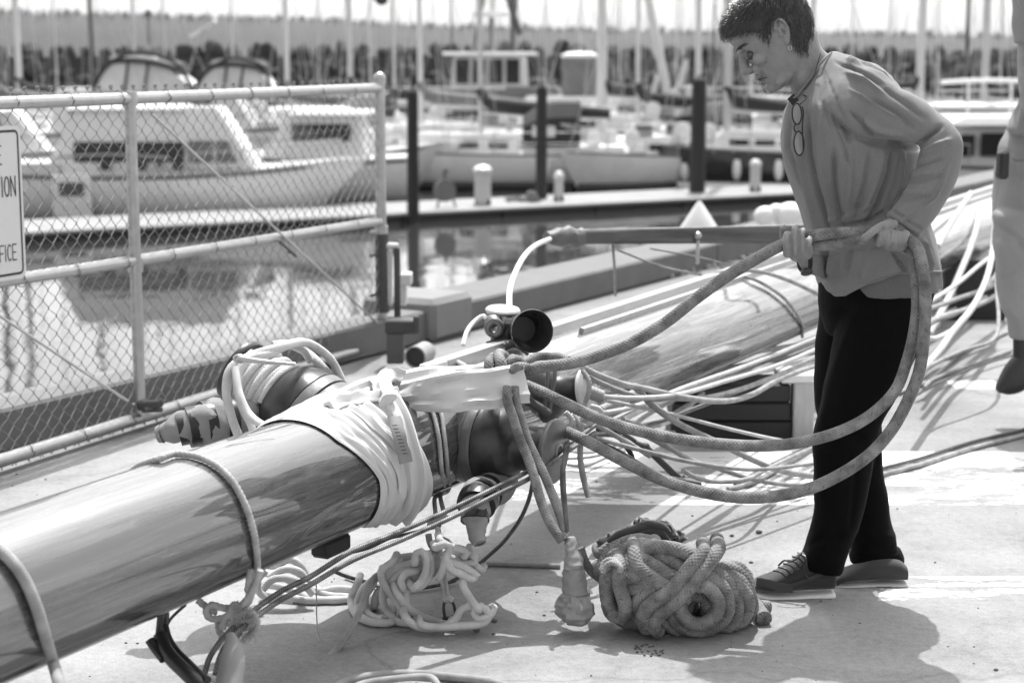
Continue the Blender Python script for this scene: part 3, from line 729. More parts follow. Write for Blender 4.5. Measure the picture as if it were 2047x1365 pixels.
# ---------------------------------------------------------------- white cloth strap round the mast
strap = thing('cloth_strap', 'wide white cloth strap wrapped round the mast and knotted beside the winch', 'strap', tuple(mp(MS(760), 0)))
def turn(sa, sb_, w_, e, seed, p0=-100, p1=215):
    nu, nv = 90, 22; rings = []
    def f(u, v):
        phi = p0+(p1-p0)*u; s = float(np.interp(phi, [-100, -55, 0, 45, 90, 215], [MS(706+19*seed), MS(655+20*seed), MS(640+15*seed), MS(592+18*seed), MS(575+22*seed), MS(560+24*seed)]))+(v-.5)*w_*(1+.25*noise.noise(Vector((u*4, seed, 0))))*(.55+.45*max(0, min(1, (phi+75)/100)))
        s += .012*noise.noise(Vector((u*3, seed*3, 1))); x = v*w_*46+2.6*noise.noise(Vector((u*3.2, seed, 5)))+1.2*noise.noise(Vector((u*7, v*2, seed+30)))
        fo = .0095*abs(math.sin(x*1.1+seed*2))**1.4+.005*noise.noise(Vector((u*9, v*5, seed)))+.003*noise.noise(Vector((u*22, v*12, seed)))
        edge = min(v, 1-v); return mp(s, phi, e+fo*min(1, edge*7)+.003)
    return sheet(f, nu, nv)
S0 = MS(770)
for k, (a, b, w_, e) in enumerate([(0, 0, .085, .002), (0, 0, .085, .007), (0, 0, .08, .012), (0, 0, .08, .017), (0, 0, .08, .022)]):
    # a: offset on the top of the mast, b: offset low on the near side
    obj('strap_turn', turn(S0+b, S0+a, w_, e, k+1), M_CLOTH, strap)
def ribs(nm, pts, w_, t_, up, seed, ws=None, wr=.005): return obj(nm, ribbon(pts, w_, t_, up, ws, wr, seed), M_CLOTH, strap)
ribs('strap_tail', [(795, 800, 4.50), (850, 790, 4.46), (920, 782, 4.46), (990, 776, 4.50), (1052, 766, 4.54)], .088, .012, (.1, -1, .35), 3, lambda f: .75+.45*min(1, f*2.2), .008)
ribs('strap_tail', [('m', 640, 800, .01), ('m', 720, 776, .02), ('m', 800, 756, .03), ('m', 880, 746, .05), (985, 742, 4.74)], .060, .02, (0, -.5, 1), 8, None, .006)
ribs('knot_band', [('m', 758, 760, .035), ('m', 778, 795, .04), ('m', 803, 845, .04), ('m', 822, 905, .04), ('m', 830, 960, .035), ('m', 822, 1010, .03), ('m', 800, 1050, .03)], .052, .016, (.3, -1, .1), 12, None, .006)
ribs('knot_wrap', [('m', 805, 758, .05), ('m', 785, 750, .055), ('m', 764, 766, .05), ('m', 775, 800, .05)], .05, .03, (-.3, -1, .4), 15)
ribs('knot_wrap', [('m', 660, 812, .022), ('m', 700, 798, .03), ('m', 745, 788, .04), ('m', 795, 782, .05)], .045, .014, (0, -.7, 1), 21)
obj('care_label', ribbon([('m', 787, 832, .052), ('m', 798, 870, .052), ('m', 812, 925, .052)], .035, .003, (.35, -1, .2), wr=.001), mat('grey_label', .20, .6, .2, 60), strap)
for k in range(9):
    a_ = MC(789+k*2.6, 850+k*7, .056); obj('label_print', box(tuple(a_), (.012, .0008, .002), .2), M_INK, strap, smooth=False)
# ---------------------------------------------------------------- horn and fittings on top of the mast
hn = thing('mast_horn', 'black cone horn with its dark mouth facing the camera on top of the mast', 'horn', tuple(P(1040, 690, 5.3)))
hc = P(1064, 662, 5.06); hax = Vector((.28, -1, .10)).normalized(); M_HORN = mat('black_horn_shell', .035, .3, .3, 20, coat=.3)
obj('bell', lathe(hc-hax*.16, hax, [(0, .03), (.02, .036), (.08, .046), (.13, .058), (.158, .0645), (.162, .0635), (.158, .060), (.12, .050), (.06, .04), (.0, .030)], 40, close=False), M_HORN, hn)
obj('throat', lathe(hc-hax*.10, hax, [(0, .0385), (.002, .0385)], 24), M_BLACK, hn)
obj('housing', box(tuple(P(1025, 655, 5.24)), (.09, .14, .07), .25, .012), M_HORN, hn)
obj('mount_plate', lathe(P(1005, 624, 5.27), (0.05, -.12, 1), [(0, .052), (.007, .054), (.012, .05)], 30), M_GALV, hn)
obj('mount_plate', lathe(P(1010, 636, 5.27), (0.05, -.12, 1), [(0, .03), (.012, .03)], 24), M_GALVD, hn)
obj('eye_ring', tube([P(988, 655, 5.16)+Vector((.020*math.cos(t), -.006*math.sin(t), .022*math.sin(t))) for t in [i*2*math.pi/14 for i in range(15)]], .0105, 10, step=.006), M_BRZL, hn)
obj('swivel', ball(tuple(P(986, 642, 5.22)), .026, 14, 10, (1, 1, .8)), M_BRZL, hn)
obj('bracket_arm', join([box(tuple(P(1000, 672, 5.20)), (.05, .05, .06), .3, .008), cyl(P(975, 690, 5.15), P(1040, 672, 5.2), .012, 10)]), M_GALVD, hn)
obj('foot_wrap', tube([P(1008, 692, 5.12), P(1030, 686, 5.12), P(1055, 700, 5.08)], .014, 12, lay=3, pitch=.03), M_GALVD, hn)
rope('white plastic cable arching from the horn up to the tip of the spreader', [(1019, 628, 5.27), (1018, 590, 5.4), (1026, 555, 5.7), (1046, 515, 6.1), (1072, 490, 6.6), (1104, 476, 7.0)], .0095, mat('white_cable', .75, .35, .05, 5), cat='cable', name='cable')
rope('thin white cable bending down behind the horn bracket', [(926, 690, 5.15), (934, 662, 5.2), (952, 640, 5.25), (966, 632, 5.26), (978, 640, 5.24)], .0075, mat('white_cable', .75, .35, .05, 5), cat='cable', name='cable')
# ---------------------------------------------------------------- spreader
sp = thing('spreader', 'long dark wooden spreader with a leather-wrapped tip pointing left above the mast', 'spreader', tuple(P(1640, 455, 7.9)))
E0, E1 = P(1118, 474, 7.0), P(1700, 466, 7.9)
def spar_box(p, q, h0, h1, d):
    dr = (q-p).normalized(); sd = Vector((-dr.y, dr.x, 0)).normalized(); rings = []
    for k in range(9):
        f = k/8; c = p.lerp(q, f); h = h0+(h1-h0)*f
        rings.append([c+sd*d*a+UP*h*b for a, b in ((-.5, -.35), (-.5, .35), (-.35, .5), (.35, .5), (.5, .35), (.5, -.35), (.35, -.5), (-.35, -.5))])
    return loft(rings)
obj('spreader_blade', spar_box(E0, E1, .055, .085, .05), M_WOODD, sp)
obj('tip_wrap', ribbon([P(1092, 474, 6.96), P(1110, 474, 6.98), P(1135, 474, 7.02), P(1162, 474, 7.06)], .078, .066, (0, -1, 0), lambda f: .55+.45*min(1, f*3), .003, 4), mat('brown_leather', .12, .55, .4, 25, bump=.002, bscale=80), sp)
ey = P(1395, 476, 7.36)
obj('eye_bolt', join([ball(tuple(ey+UP*.01), .017, 10, 8), cyl(ey-UP*.01, ey-UP*.11, .008, 8)]), M_GALV, sp)
rope('pale rope dropping from the spreader to the gravel', [(1225, 490, 7.15), (1228, 530, 7.2), (1230, 590, 7.5)], .006, MR_TAN)
rope('thin line slanting from the spreader down to the far deck on the right', [(1235, 500, 7.2), (1330, 535, 7.4), (1440, 556, 7.6)], .005, MR_TAN)
rope('thin line from the spreader tip running right behind the mast', [(1300, 497, 7.3), (1400, 515, 7.5), (1490, 540, 7.7)], .004, MR_TAN)
rope('pale cable arching over the top of the mast left of the woman', [('m', 1385, 552, .02), ('m', 1440, 545, .03), (1500, 541, 6.75), (1570, 558, 6.9), (1640, 590, 7.0)], .0085, MR_TAN)
rope('cable bending down over the bright side of the mast left of the woman', [('m', 1440, 548, .012), ('m', 1500, 556, .012), ('m', 1560, 590, .012), ('m', 1600, 640, .012), ('m', 1612, 690, .012)], .007, MR_TAN)
# ---------------------------------------------------------------- supports below the mast
bx = thing('support_block', 'black wooden cribbing box with a pale post under the mast left of the woman', 'support', tuple(G(1480, 880)))
def gbox(name, x0, x1, ytop, ybase, dep, m, par, bev=.006, **k):
    a = G(x0, ybase); b = G(x1, ybase); h = CAMZ-(ytop-ybase)/((ybase-125)/CAMZ) if 0 else P(x0, ytop, a.y).z
    return obj(name, box(((a.x+b.x)/2, a.y+dep/2, h/2), (b.x-a.x, dep, h), 0, bev), m, par, **k)
M_CRIB = mat('black_stained_timber', .018, .6, .5, 10, bump=.002, bscale=50, stretch=(1, 1, 8)); M_PINE = mat('pale_pine', .42, .7, .3, 8, stretch=(6, 6, 1), bump=.001)
for k in range(3):
    a = G(1340, 880); b = G(1583, 880); h = P(1400, 768, a.y).z/3
    obj('crib_timber', box(((a.x+b.x)/2, a.y+.12, h*(k+.5)), (b.x-a.x-.01*k, .24, h-.004), 0, .006), M_CRIB, bx)
gbox('post', 1585, 1626, 766, 882, .09, M_PINE, bx)
a = P(1560, 755, 6.68); b = P(1665, 755, 6.68); obj('cap_board', box(((a.x+b.x)/2, 6.75, a.z), (b.x-a.x, .2, .035), 0, .005), mat('white_board', .66, .5, .08, 8), bx)
bx2 = thing('support_block', 'dark timber block under the far end of the mast behind the right ropes', 'support', tuple(G(1935, 650)))
gbox('block_body', 1885, 2010, 520, 640, .5, M_CRIB, bx2)
gbox('white_board', 1845, 1880, 575, 655, .1, mat('white_board', .66, .5, .08, 8), bx2)
a = mp(MS(628), -78, .018); obj('chock', box(tuple(a), (.055, .11, .045), -math.atan2(MD.x, MD.y), .008), M_CRIB, label='black chock lashed under the mast just left of the white cloth', cat='chock')
# ================================================================ ropes handled by the woman
ZM = {'a': (750, 700, 3.4117), 'b': (550, 965, 3.4117), 'c': (1050, 965, 3.4117), 'd': (200, 1100, 4.874), 'e': (1600, 480, 4.5795), 'f': (1300, 700, 2.7403), 'z': (0, 832, 2.559)}
def Z(k, seq, y=None, dy=0.0):
    ox, oy, s = ZM[k]; out = []
    n = len(seq)
    for i, q in enumerate(seq):
        yy = q[2] if len(q) > 2 else (y if not isinstance(y, tuple) else y[0]+(y[1]-y[0])*i/(n-1))
        out.append((ox+q[0]/s, oy+q[1]/s, yy+dy))
    return out
HY = 4.49                                                                       # how far ahead her hands are
rope('thick grey braided rope rising from the cloth-wrapped knot to her front hand', Z('a', [(940, 190), (1010, 150), (1130, 115), (1300, 95), (1500, 45)], 4.58)+[(1262, 685, 4.56), (1330, 645, 4.54), (1400, 590, 4.52), (1465, 545, 4.50), (1530, 507, 4.49), (1565, 489, HY+.01), (1600, 478, HY+.01), (1640, 469, HY), (1700, 466, HY+.005), (1745, 466, HY+.015), (1800, 472, HY+.02), (1830, 490, HY-.0), (1845, 540, HY-.05), (1850, 600, HY-.05), (1847, 670, HY-.05), (1838, 740, HY-.06), (1815, 800, HY-.07), (1780, 862, HY-.08), (1730, 915, HY-.10), (1640, 968, HY-.12), (1560, 990, HY-.12), (1480, 994, HY-.1), (1400, 982, HY-.08), (1320, 957, HY-.05), (1240, 918, HY), (1180, 885, HY+.04), (1135, 864, 4.60)], .0158, MR_GREY, n=18, name='held_rope')
rope('second thick grey rope from her hands looping low in front of her knees', [(1625, 492, HY+.02), (1660, 490, HY), (1700, 483, HY), (1740, 474, HY+.01), (1795, 480, HY+.045), (1818, 500, HY+.02), (1830, 550, HY-.02), (1833, 610, HY-.02), (1826, 670, HY-.02), (1812, 725, HY-.03), (1790, 780, HY-.05), (1740, 830, HY-.08), (1680, 862, HY-.10), (1600, 884, HY-.12), (1520, 891, HY-.1), (1440, 887, HY-.08), (1360, 878, HY-.05), (1280, 862, HY), (1200, 838, HY+.05), (1130, 806, 4.56), (1085, 784, 4.60), (1052, 770, 4.63)], .0150, MR_GREY, n=18, name='held_rope')
# loops of the hitch on the cloth strap
hitch = thing('rope_hitch', 'turns of thick grey rope hitched round the cloth strap on the mast', 'knot', tuple(P(1010, 760, 4.6)))
for k, q in enumerate([Z('a', [(795, 240, 4.60), (790, 160, 4.57), (778, 105, 4.58), (790, 62, 4.62), (820, 55, 4.68), (845, 100, 4.72)]),
                       Z('a', [(850, 230, 4.59), (868, 160, 4.56), (862, 95, 4.56), (842, 45, 4.60), (848, 25, 4.66), (880, 40, 4.72)]),
                       Z('a', [(905, 160, 4.60), (905, 110, 4.58), (920, 75, 4.58), (960, 62, 4.60), (1000, 90, 4.60), (1010, 130, 4.59), (960, 175, 4.57), (930, 190, 4.58)]),
                       Z('a', [(1010, 95, 4.66), (1080, 50, 4.68), (1180, 40, 4.7), (1280, 50, 4.7), (1320, 70, 4.68)]),
                       Z('a', [(930, 150, 4.55), (945, 120, 4.53), (990, 110, 4.55), (1040, 118, 4.57)])]):
    rope(None, q, .0150 if k < 3 else .012, MR_GREY, n=16, name='rope_turn', parent=hitch)
rope('grey braided rope hanging from the hitch down to the taped end, left strand', Z('a', [(905, 250), (900, 330), (945, 470), (985, 600), (1040, 730), (1080, 850), (1110, 960), (1150, 1080), (1200, 1190), (1275, 1300)], (4.50, 4.36)), .0128, MR_GREY, group='hanging strands to the taped end', name='rope')
rope('grey braided rope hanging from the hitch down to the taped end, right strand', Z('a', [(950, 250), (960, 350), (1000, 480), (1035, 600), (1090, 720), (1150, 840), (1200, 960), (1250, 1090), (1290, 1210), (1300, 1290)], (4.52, 4.37)), .0125, MR_GREY, group='hanging strands to the taped end', name='rope')
rope('dark braided rope slanting from the hitch behind the near winch spool', Z('a', [(985, 300), (1050, 350), (1120, 390), (1190, 440)], 4.62), .012, mat('dark_rope', .09, .8, .3, 60))
for k, (q, l) in enumerate([([(1180, 110), (1175, 200), (1165, 300), (1160, 400)], 'left of the two steel wires passing behind the near winch spool'), ([(1228, 110), (1222, 200), (1205, 300), (1190, 410)], 'right of the two steel wires passing behind the near winch spool')]):
    rope(l, Z('a', q, 4.66), .0055, MR_WIRE, lay=7, pitch=.045, cat='wire', name='wire_rope', group='wires behind the near winch')
for k, (q, l) in enumerate([([(1302, 640), (1285, 800), (1290, 960), (1300, 1100), (1308, 1235)], 'steel wire dropping from the near winch flange to the taped end'), ([(1272, 780), (1268, 900), (1278, 1020), (1295, 1150), (1305, 1240)], 'thinner wire beside the one that drops to the taped end')]):
    rope(l, Z('a', q, (4.42, 4.36)), .0058-.002*k, MR_WIRE, lay=7, pitch=.045, cat='wire', name='wire_rope')
# ================================================================ rope lashings on the mast
e_ = .009
rope('laid fibre rope lashed round the varnished mast in the left foreground', [mp((MC(318, 916)-MA).dot(MD)-.03, 165, e_), mp((MC(318, 916)-MA).dot(MD)-.02, 135, e_), MC(318, 916, e_), MC(350, 907, e_), MC(395, 912, e_), MC(435, 932, e_), MC(465, 962, e_), MC(490, 1008, e_), MC(506, 1058, e_), MC(513, 1105, e_), MC(514, 1145, e_+.003), P(510, 1172, 3.78), P(500, 1190, 3.74)], .0082, MR_LAID, lay=3, pitch=.035, n=15, depth=.22, name='lashing_rope')
kt = thing('rope_knot', 'frayed knot of pale laid rope under the mast where the wires are tied', 'knot', tuple(P(470, 1260, 3.72)))
for k, q in enumerate([[(1560, 190), (1515, 330), (1450, 450), (1350, 560), (1260, 610), (1210, 690), (1190, 760)], [(1470, 190), (1450, 320), (1470, 430), (1420, 530), (1300, 560), (1180, 555), (1090, 530), (1035, 580), (1060, 650), (1150, 665), (1250, 640)],
                       [(950, 480), (1010, 530), (1080, 585), (1140, 590)], [(1240, 640), (1350, 630), (1440, 590), (1500, 640), (1470, 720), (1390, 750), (1320, 700), (1270, 700), (1310, 770), (1370, 830)],
                       [(1300, 540), (1400, 590), (1480, 610), (1530, 700), (1500, 780), (1440, 830), (1400, 890)], [(1150, 690), (1160, 770), (1190, 840)], [(1350, 520), (1290, 540), (1270, 620), (1330, 680), (1420, 690), (1480, 660)], [(1560, 180), (1500, 260), (1440, 370), (1470, 450)]]):
    rope(None, Z('d', q, 3.71+.012*(k % 3)), .0085, MR_LAID, lay=3, pitch=.035, n=15, depth=.22, name='strand', parent=kt)
fz = []
for k in range(150):
    b_ = P(200+random.choice([1300, 1480, 1400, 1350, 1500])/4.874+random.uniform(-8, 8), 1100+random.uniform(520, 850)/4.874, 3.70); dr = Vector((random.gauss(0, 1), random.gauss(0, .6), random.gauss(-.2, 1))).normalized()
    fz.append(tube([b_, b_+dr*.008, b_+dr*.016+Vector((0, 0, -.004))], .0006, 4, step=.006))
obj('frayed_fibres', join(fz), MR_LAID, kt, kind='stuff')
rope('grey braided rope draped over the mast at the left edge of the frame', [MC(-110, 1080, .012), MC(-60, 1078, .012), MC(-20, 1088, .012), MC(12, 1110, .012), MC(45, 1150, .012), MC(72, 1210, .012), MC(90, 1270, .012), MC(105, 1320, .014), P(118, 1365, 3.10), P(130, 1420, 3.06)], .0115, MR_TAN, n=16)
rope('dark braided rope arched over the top of the mast behind the cloth strap', [mp((MC(785, 745)-MA).dot(MD)-.04, 130, .01), MC(785, 738, .012), MC(820, 722, .012), MC(870, 718, .012), MC(905, 724, .012), MC(935, 738, .012), MC(960, 760, .012)], .0100, MR_TAN, n=14)
rope('left one of two thin lashings round the mast beside the near winch', [MC(842, 800, .006), MC(862, 820, .006), MC(876, 870, .006), MC(882, 930, .006), MC(886, 990, .006), MC(882, 1020, .008), P(868, 1040, 4.47), P(856, 1052, 4.47)], .0062, MR_LAID, lay=3, pitch=.022, group='thin lashings by the near winch', name='lashing_rope')
rope('right one of two thin lashings round the mast beside the near winch', [MC(852, 794, .006), MC(878, 818, .006), MC(888, 870, .006), MC(894, 930, .006), MC(899, 990, .006), MC(896, 1020, .008), P(885, 1036, 4.47), P(872, 1050, 4.47)], .0062, MR_LAID, lay=3, pitch=.022, group='thin lashings by the near winch', name='lashing_rope')
rope('small tie knot under the mast where the thin lashings meet', Z('b', [(1050, 300), (1060, 260), (1110, 230), (1160, 225), (1150, 250), (1080, 270), (1100, 240), (1170, 250), (1190, 230)], 4.46), .0070, MR_LAID, lay=3, pitch=.022, cat='knot', name='rope_knot')
# ================================================================ wires running under the mast
WA = Z('d', [(1015, 1215, 3.60), (1060, 1060, 3.62), (1160, 900, 3.66), (1290, 760, 3.70), (1480, 600, 3.76), (1760, 400, 3.86), (2047, 255, 3.95)])
rope('upper steel wire rope running from the knot up past the near winch', WA+[(700, 1103, 4.02), (800, 1062, 4.14), (900, 1018, 4.26), (1000, 970, 4.38), (1062, 938, 4.46), (1130, 892, 4.58), (1190, 850, 4.8)], .0066, MR_WIRE, lay=7, pitch=.055, n=21, cat='wire', name='wire_rope', group='steel wires along the mast')
WB = Z('d', [(1120, 1212, 3.58), (1160, 1060, 3.60), (1230, 920, 3.64), (1340, 790, 3.68), (1530, 640, 3.74), (1780, 470, 3.83), (2047, 335, 3.92)])
rope('lower steel wire rope running from the knot up past the near winch', WB+[(700, 1122, 4.00), (800, 1080, 4.12), (900, 1035, 4.24), (1000, 985, 4.36), (1062, 954, 4.44), (1130, 905, 4.56), (1190, 865, 4.8)], .0066, MR_WIRE, lay=7, pitch=.055, n=21, cat='wire', name='wire_rope', group='steel wires along the mast')
rope('dark wire curling from the winch down onto the concrete by the white coil', Z('a', [(1075, 900, 4.50), (1050, 1010, 4.52), (1000, 1130, 4.55), (920, 1250, 4.60), (840, 1340, 4.66)])+Z('b', [(1380, 560, 4.68), (1300, 620, 4.68), (1200, 670, 4.66)]), .0058, MR_WIRED, lay=7, pitch=.05, cat='wire', name='wire_rope')
rope('dark wire arc lying on the ground behind the white coil', [G(690, 1150, .01), G(735, 1165, .01), G(790, 1178, .01), G(860, 1172, .01), G(910, 1160, .01)], .0058, MR_WIRED, lay=7, pitch=.05, cat='wire', name='wire_rope')
rope('dark steel wire under the mast between the chock and the strap', Z('b', [(480, 480, 4.40), (640, 440, 4.45), (780, 375, 4.5), (900, 350, 4.55)])+[(880, 1050, 4.62)], .0055, MR_WIRED, lay=7, pitch=.05, cat='wire', name='wire_rope')
rope('thin dark wire from the chock down to the concrete', Z('b', [(400, 600, 4.5), (480, 635, 4.55), (600, 670, 4.6), (680, 690, 4.62)]), .0055, MR_WIRED, lay=7, pitch=.05, cat='wire', name='wire_rope')
rope('thin braided rope lying straight on the concrete towards the taped end', [G(955, 1126, .008), G(1010, 1127, .008), G(1060, 1129, .008), G(1120, 1131, .008)], .0075, MR_TAN)
rope('grey rope running from the taped end into the big rope bundle', Z('c', [(370, 430, 4.36), (400, 520, 4.38), (450, 600, 4.40), (530, 660, 4.42), (600, 690, 4.43)]), .0120, MR_GREY)
sl_ = thing('black_sleeve', 'black rubber-sleeved wires hanging below the mast at the bottom left', 'sleeve', tuple(P(400, 1400, 3.5)))
obj('sleeve', tube([pt3(q) for q in Z('d', [(590, 830, 3.62), (620, 930, 3.60), (690, 1040, 3.57), (800, 1150, 3.54), (920, 1260, 3.51), (1010, 1350, 3.5)])], .0165, 16), M_BLACK, sl_)
obj('sleeve', tube([pt3(q) for q in Z('d', [(630, 730, 3.64), (670, 860, 3.62), (740, 970, 3.6), (850, 1080, 3.57), (960, 1190, 3.54), (1050, 1260, 3.5)])], .0082, 12), M_BLACK, sl_)
obj('sleeve_mouth', tube([pt3(q) for q in Z('d', [(480, 870, 3.60), (540, 960, 3.59), (620, 1060, 3.57)])], .010, 12), M_BLACK, sl_)
for dx in (-38, 0, 36):
    rope(None, Z('d', [(620+dx, 600, 3.66), (610+dx, 700, 3.65), (590+dx*.9, 860, 3.62)]), .0052, MR_WIRED, lay=7, pitch=.05, name='wire', parent=sl_)
rope(None, Z('d', [(830, 530, 3.74), (740, 610, 3.70), (670, 690, 3.66), (640, 760, 3.64)]), .0035, MR_WIRED, name='wire', parent=sl_)
cs = tube([pt3(q) for q in Z('d', [(1270, 820, 3.64), (1290, 920, 3.62), (1290, 1050, 3.60), (1270, 1200, 3.58), (1250, 1340, 3.56)])], .026, 24, step=.008, rfun=lambda f: .35+.75*math.sin(min(1, f*1.5+.05)*math.pi/2)**1.2)
obj('canvas_sleeve', cs, M_CANVAS, label='tan canvas sleeve hanging behind the wires at the bottom of the photo', cat='sleeve')
rope('white braided rope arc cut off by the bottom edge near the wires', [G(355, 1385, .012), G(385, 1362, .03), G(420, 1354, .04), G(455, 1362, .03), G(480, 1390, .012)], .0085, MR_WHITE)
rope('coil of braided rope just entering the bottom edge of the photo', [G(640, 1400, .012), G(690, 1362, .012), G(760, 1348, .012), G(830, 1346, .012), G(900, 1352, .012), G(980, 1362, .012), G(1060, 1390, .012)], .0100, MR_TAN)
rope('second rope turn beside the coil at the bottom edge', [G(660, 1410, .03), G(720, 1368, .03), G(790, 1356, .03), G(850, 1352, .028), G(868, 1358, .03), G(880, 1380, .012)], .0085, MR_TAN)
rope('tan rope sagging from under the white coil towards the camera', Z('b', [(700, 630, 4.42), (650, 680, 4.40), (610, 780, 4.36), (570, 890, 4.30), (500, 1020, 4.25), (420, 1130, 4.2), (300, 1270, 4.13), (180, 1390, 4.05)]), .0095, MR_TAN)
rope('thin twine hanging under the mast and curling on the concrete', Z('b', [(280, 660, 4.30), (282, 800, 4.3), (285, 940, 4.28), (300, 1040, 4.26), (340, 1110, 4.25), (390, 1120, 4.24), (430, 1085, 4.22)]), .0018, MR_WHITE, n=6, name='twine', cat='twine')
rope('short frayed twine end on the concrete', Z('b', [(215, 1160, 4.22), (250, 1140, 4.22), (320, 1135, 4.23), (400, 1110, 4.24)]), .002, MR_WHITE, n=6, name='twine', cat='twine')
# ================================================================ white rope coil
wc = thing('white_rope_coil', 'white rope coil hanging in figure-of-eight turns beneath the mast', 'rope coil', tuple(G(850, 1250)))
def tuck(q, d=.05):
    """carry both ends of a turn on into the coil behind"""
    q = [Vector(v) for v in q]; a = q[0]+(q[0]-q[1]).normalized()*.010; b = q[-1]+(q[-1]-q[-2]).normalized()*.010
    a.y += d; b.y += d; a.z = max(a.z, .012); b.z = max(b.z, .012); return [a]+q+[b]
WC = [([(560, 690), (520, 780), (530, 860), (600, 930), (700, 955)], 4.62), ([(700, 640), (600, 720), (560, 820), (580, 900), (650, 945), (760, 955), (830, 930)], 4.59),
      ([(660, 700), (612, 780), (620, 860), (670, 915), (740, 925), (790, 890)], 4.57), ([(745, 700), (735, 800), (770, 880), (840, 945), (910, 955), (955, 935), (905, 912)], 4.53),
      ([(880, 690), (820, 720), (700, 800), (640, 860)], 4.60), ([(860, 660), (760, 700), (690, 760), (680, 840)], 4.58),
      ([(800, 540), (735, 590), (725, 650), (770, 730), (830, 800), (870, 870), (895, 925)], 4.50), ([(830, 560), (760, 620), (790, 700), (850, 790), (880, 840), (870, 900)], 4.52),
      ([(740, 600), (830, 520), (930, 500), (1040, 490), (1120, 440)], 4.55), ([(760, 640), (860, 565), (980, 555), (1060, 540), (1130, 470)], 4.52),
      ([(800, 665), (880, 600), (990, 590), (1080, 560), (1150, 480)], 4.51), ([(850, 690), (920, 640), (1010, 625), (1080, 590), (1160, 500)], 4.50),
      ([(880, 720), (860, 660), (900, 610), (960, 600)], 4.48), ([(895, 850), (890, 740), (930, 660), (1000, 650), (1080, 610)], 4.50),
      ([(955, 540), (965, 480), (1000, 468), (1030, 510), (1030, 600), (1000, 670), (950, 715)], 4.46), ([(990, 500), (1035, 475), (1062, 530), (1060, 620), (1010, 690), (960, 718), (930, 700)], 4.47),
      ([(1100, 440), (1150, 420), (1190, 430), (1170, 500), (1140, 600), (1120, 640)], 4.45), ([(1190, 460), (1250, 470), (1300, 510), (1350, 550), (1400, 590)], 4.50), ([(1180, 500), (1240, 530), (1310, 550), (1370, 520), (1340, 490)], 4.48),
      ([(1190, 540), (1260, 560), (1330, 600), (1380, 640), (1340, 640), (1260, 600)], 4.46), ([(1170, 520), (1200, 590), (1250, 610), (1300, 640), (1340, 655)], 4.45), ([(1130, 400), (1200, 440), (1270, 450), (1310, 480), (1290, 500)], 4.47),
      ([(820, 720), (900, 840), (980, 900), (1080, 940), (1180, 965)], 4.49), ([(890, 920), (960, 975), (1060, 990), (1160, 975), (1230, 930), (1270, 865), (1330, 840), (1390, 860), (1400, 910)], 4.44),
      ([(1000, 968), (1120, 985), (1260, 975), (1380, 965), (1440, 940), (1455, 890), (1420, 850), (1375, 855), (1360, 900), (1400, 925), (1465, 900)], 4.43), ([(1290, 722), (1320, 770), (1360, 830), (1385, 860)], 4.42)]
for q, y in WC:
    zq = [(a, b, y) for a, b in q]
    pts_ = []
    for a, b, y_ in zq:
        p = P(550+a/3.4117, 965+b/3.4117, 4.42+(y_-4.52)*1.25)
        if p.z < .012: p = G(550+a/3.4117, 965+b/3.4117, .012)
        pts_.append(p)
    rope(None, tuck(pts_), .0104, MR_WHITE, n=12, name='rope_turn', parent=wc)
rope('tan rope end tucked into the top of the white coil', Z('b', [(1045, 350), (1060, 420), (1090, 450), (1120, 400), (1160, 390), (1195, 420)], 4.44), .0085, MR_TAN)
rope('double white strand from the lashing down to the shackle', Z('b', [(1105, 300), (1108, 460), (1130, 620), (1150, 740), (1165, 800)], 4.41)+Z('b', [(1185, 800), (1175, 740), (1155, 620), (1125, 440), (1118, 310)], 4.41), .0052, MR_WHITE)
shk = thing('shackle', 'small steel bow shackle with a screw pin in front of the white coil', 'shackle', tuple(pt3(Z('b', [(1190, 930, 4.42)])[0])))
obj('bow', tube([pt3(q) for q in Z('b', [(1160, 925), (1150, 860), (1155, 815), (1180, 800), (1210, 815), (1225, 860), (1232, 915)], 4.41)], .0042, 10, step=.003), M_GALVD, shk)
obj('screw_pin', tube([pt3(q) for q in Z('b', [(1140, 925), (1190, 918), (1260, 890)], 4.41)], .0046, 10, step=.004), M_GALVD, shk)
obj('pin_head', ball(tuple(pt3(Z('b', [(1262, 890, 4.41)])[0])), .0075, 10, 8, (.5, 1, 1)), M_GALVD, shk)
obj('thimble', tube([pt3(q) for q in Z('b', [(1150, 800), (1180, 785), (1212, 800)], 4.41)], .008, 10, step=.003), MR_WHITE, shk)
# far-left pale coil on the ground under the mast
lc = thing('rope_coil', 'flattened pale rope coil on the concrete under the mast at the left', 'rope coil', tuple(G(600, 1200)))
for k, q in enumerate([[(-60, 560), (60, 575), (170, 620), (260, 700), (340, 760), (520, 780)], [(-80, 610), (40, 640), (180, 700), (300, 740), (420, 720), (540, 730)], [(-100, 690), (0, 700), (130, 740), (260, 790), (400, 800), (520, 790)],
                       [(-60, 760), (60, 770), (200, 800), (330, 800), (430, 790)], [(0, 570), (100, 520), (170, 560), (210, 640), (180, 700)], [(-40, 640), (60, 590), (160, 600), (230, 680)], [(-90, 730), (-20, 660), (80, 650), (190, 690), (260, 760)], [(-60, 590), (-120, 660), (-110, 740), (-30, 790), (120, 800)]]):
    pts_ = []
    for a, b in q:
        p = P(550+a/3.4117, 965+b/3.4117, 4.66-.02*k)
        pts_.append(p if p.z > .011 else G(550+a/3.4117, 965+b/3.4117, .011))
    rope(None, pts_, .0105, MR_WHITE, n=12, name='rope_turn', parent=lc)
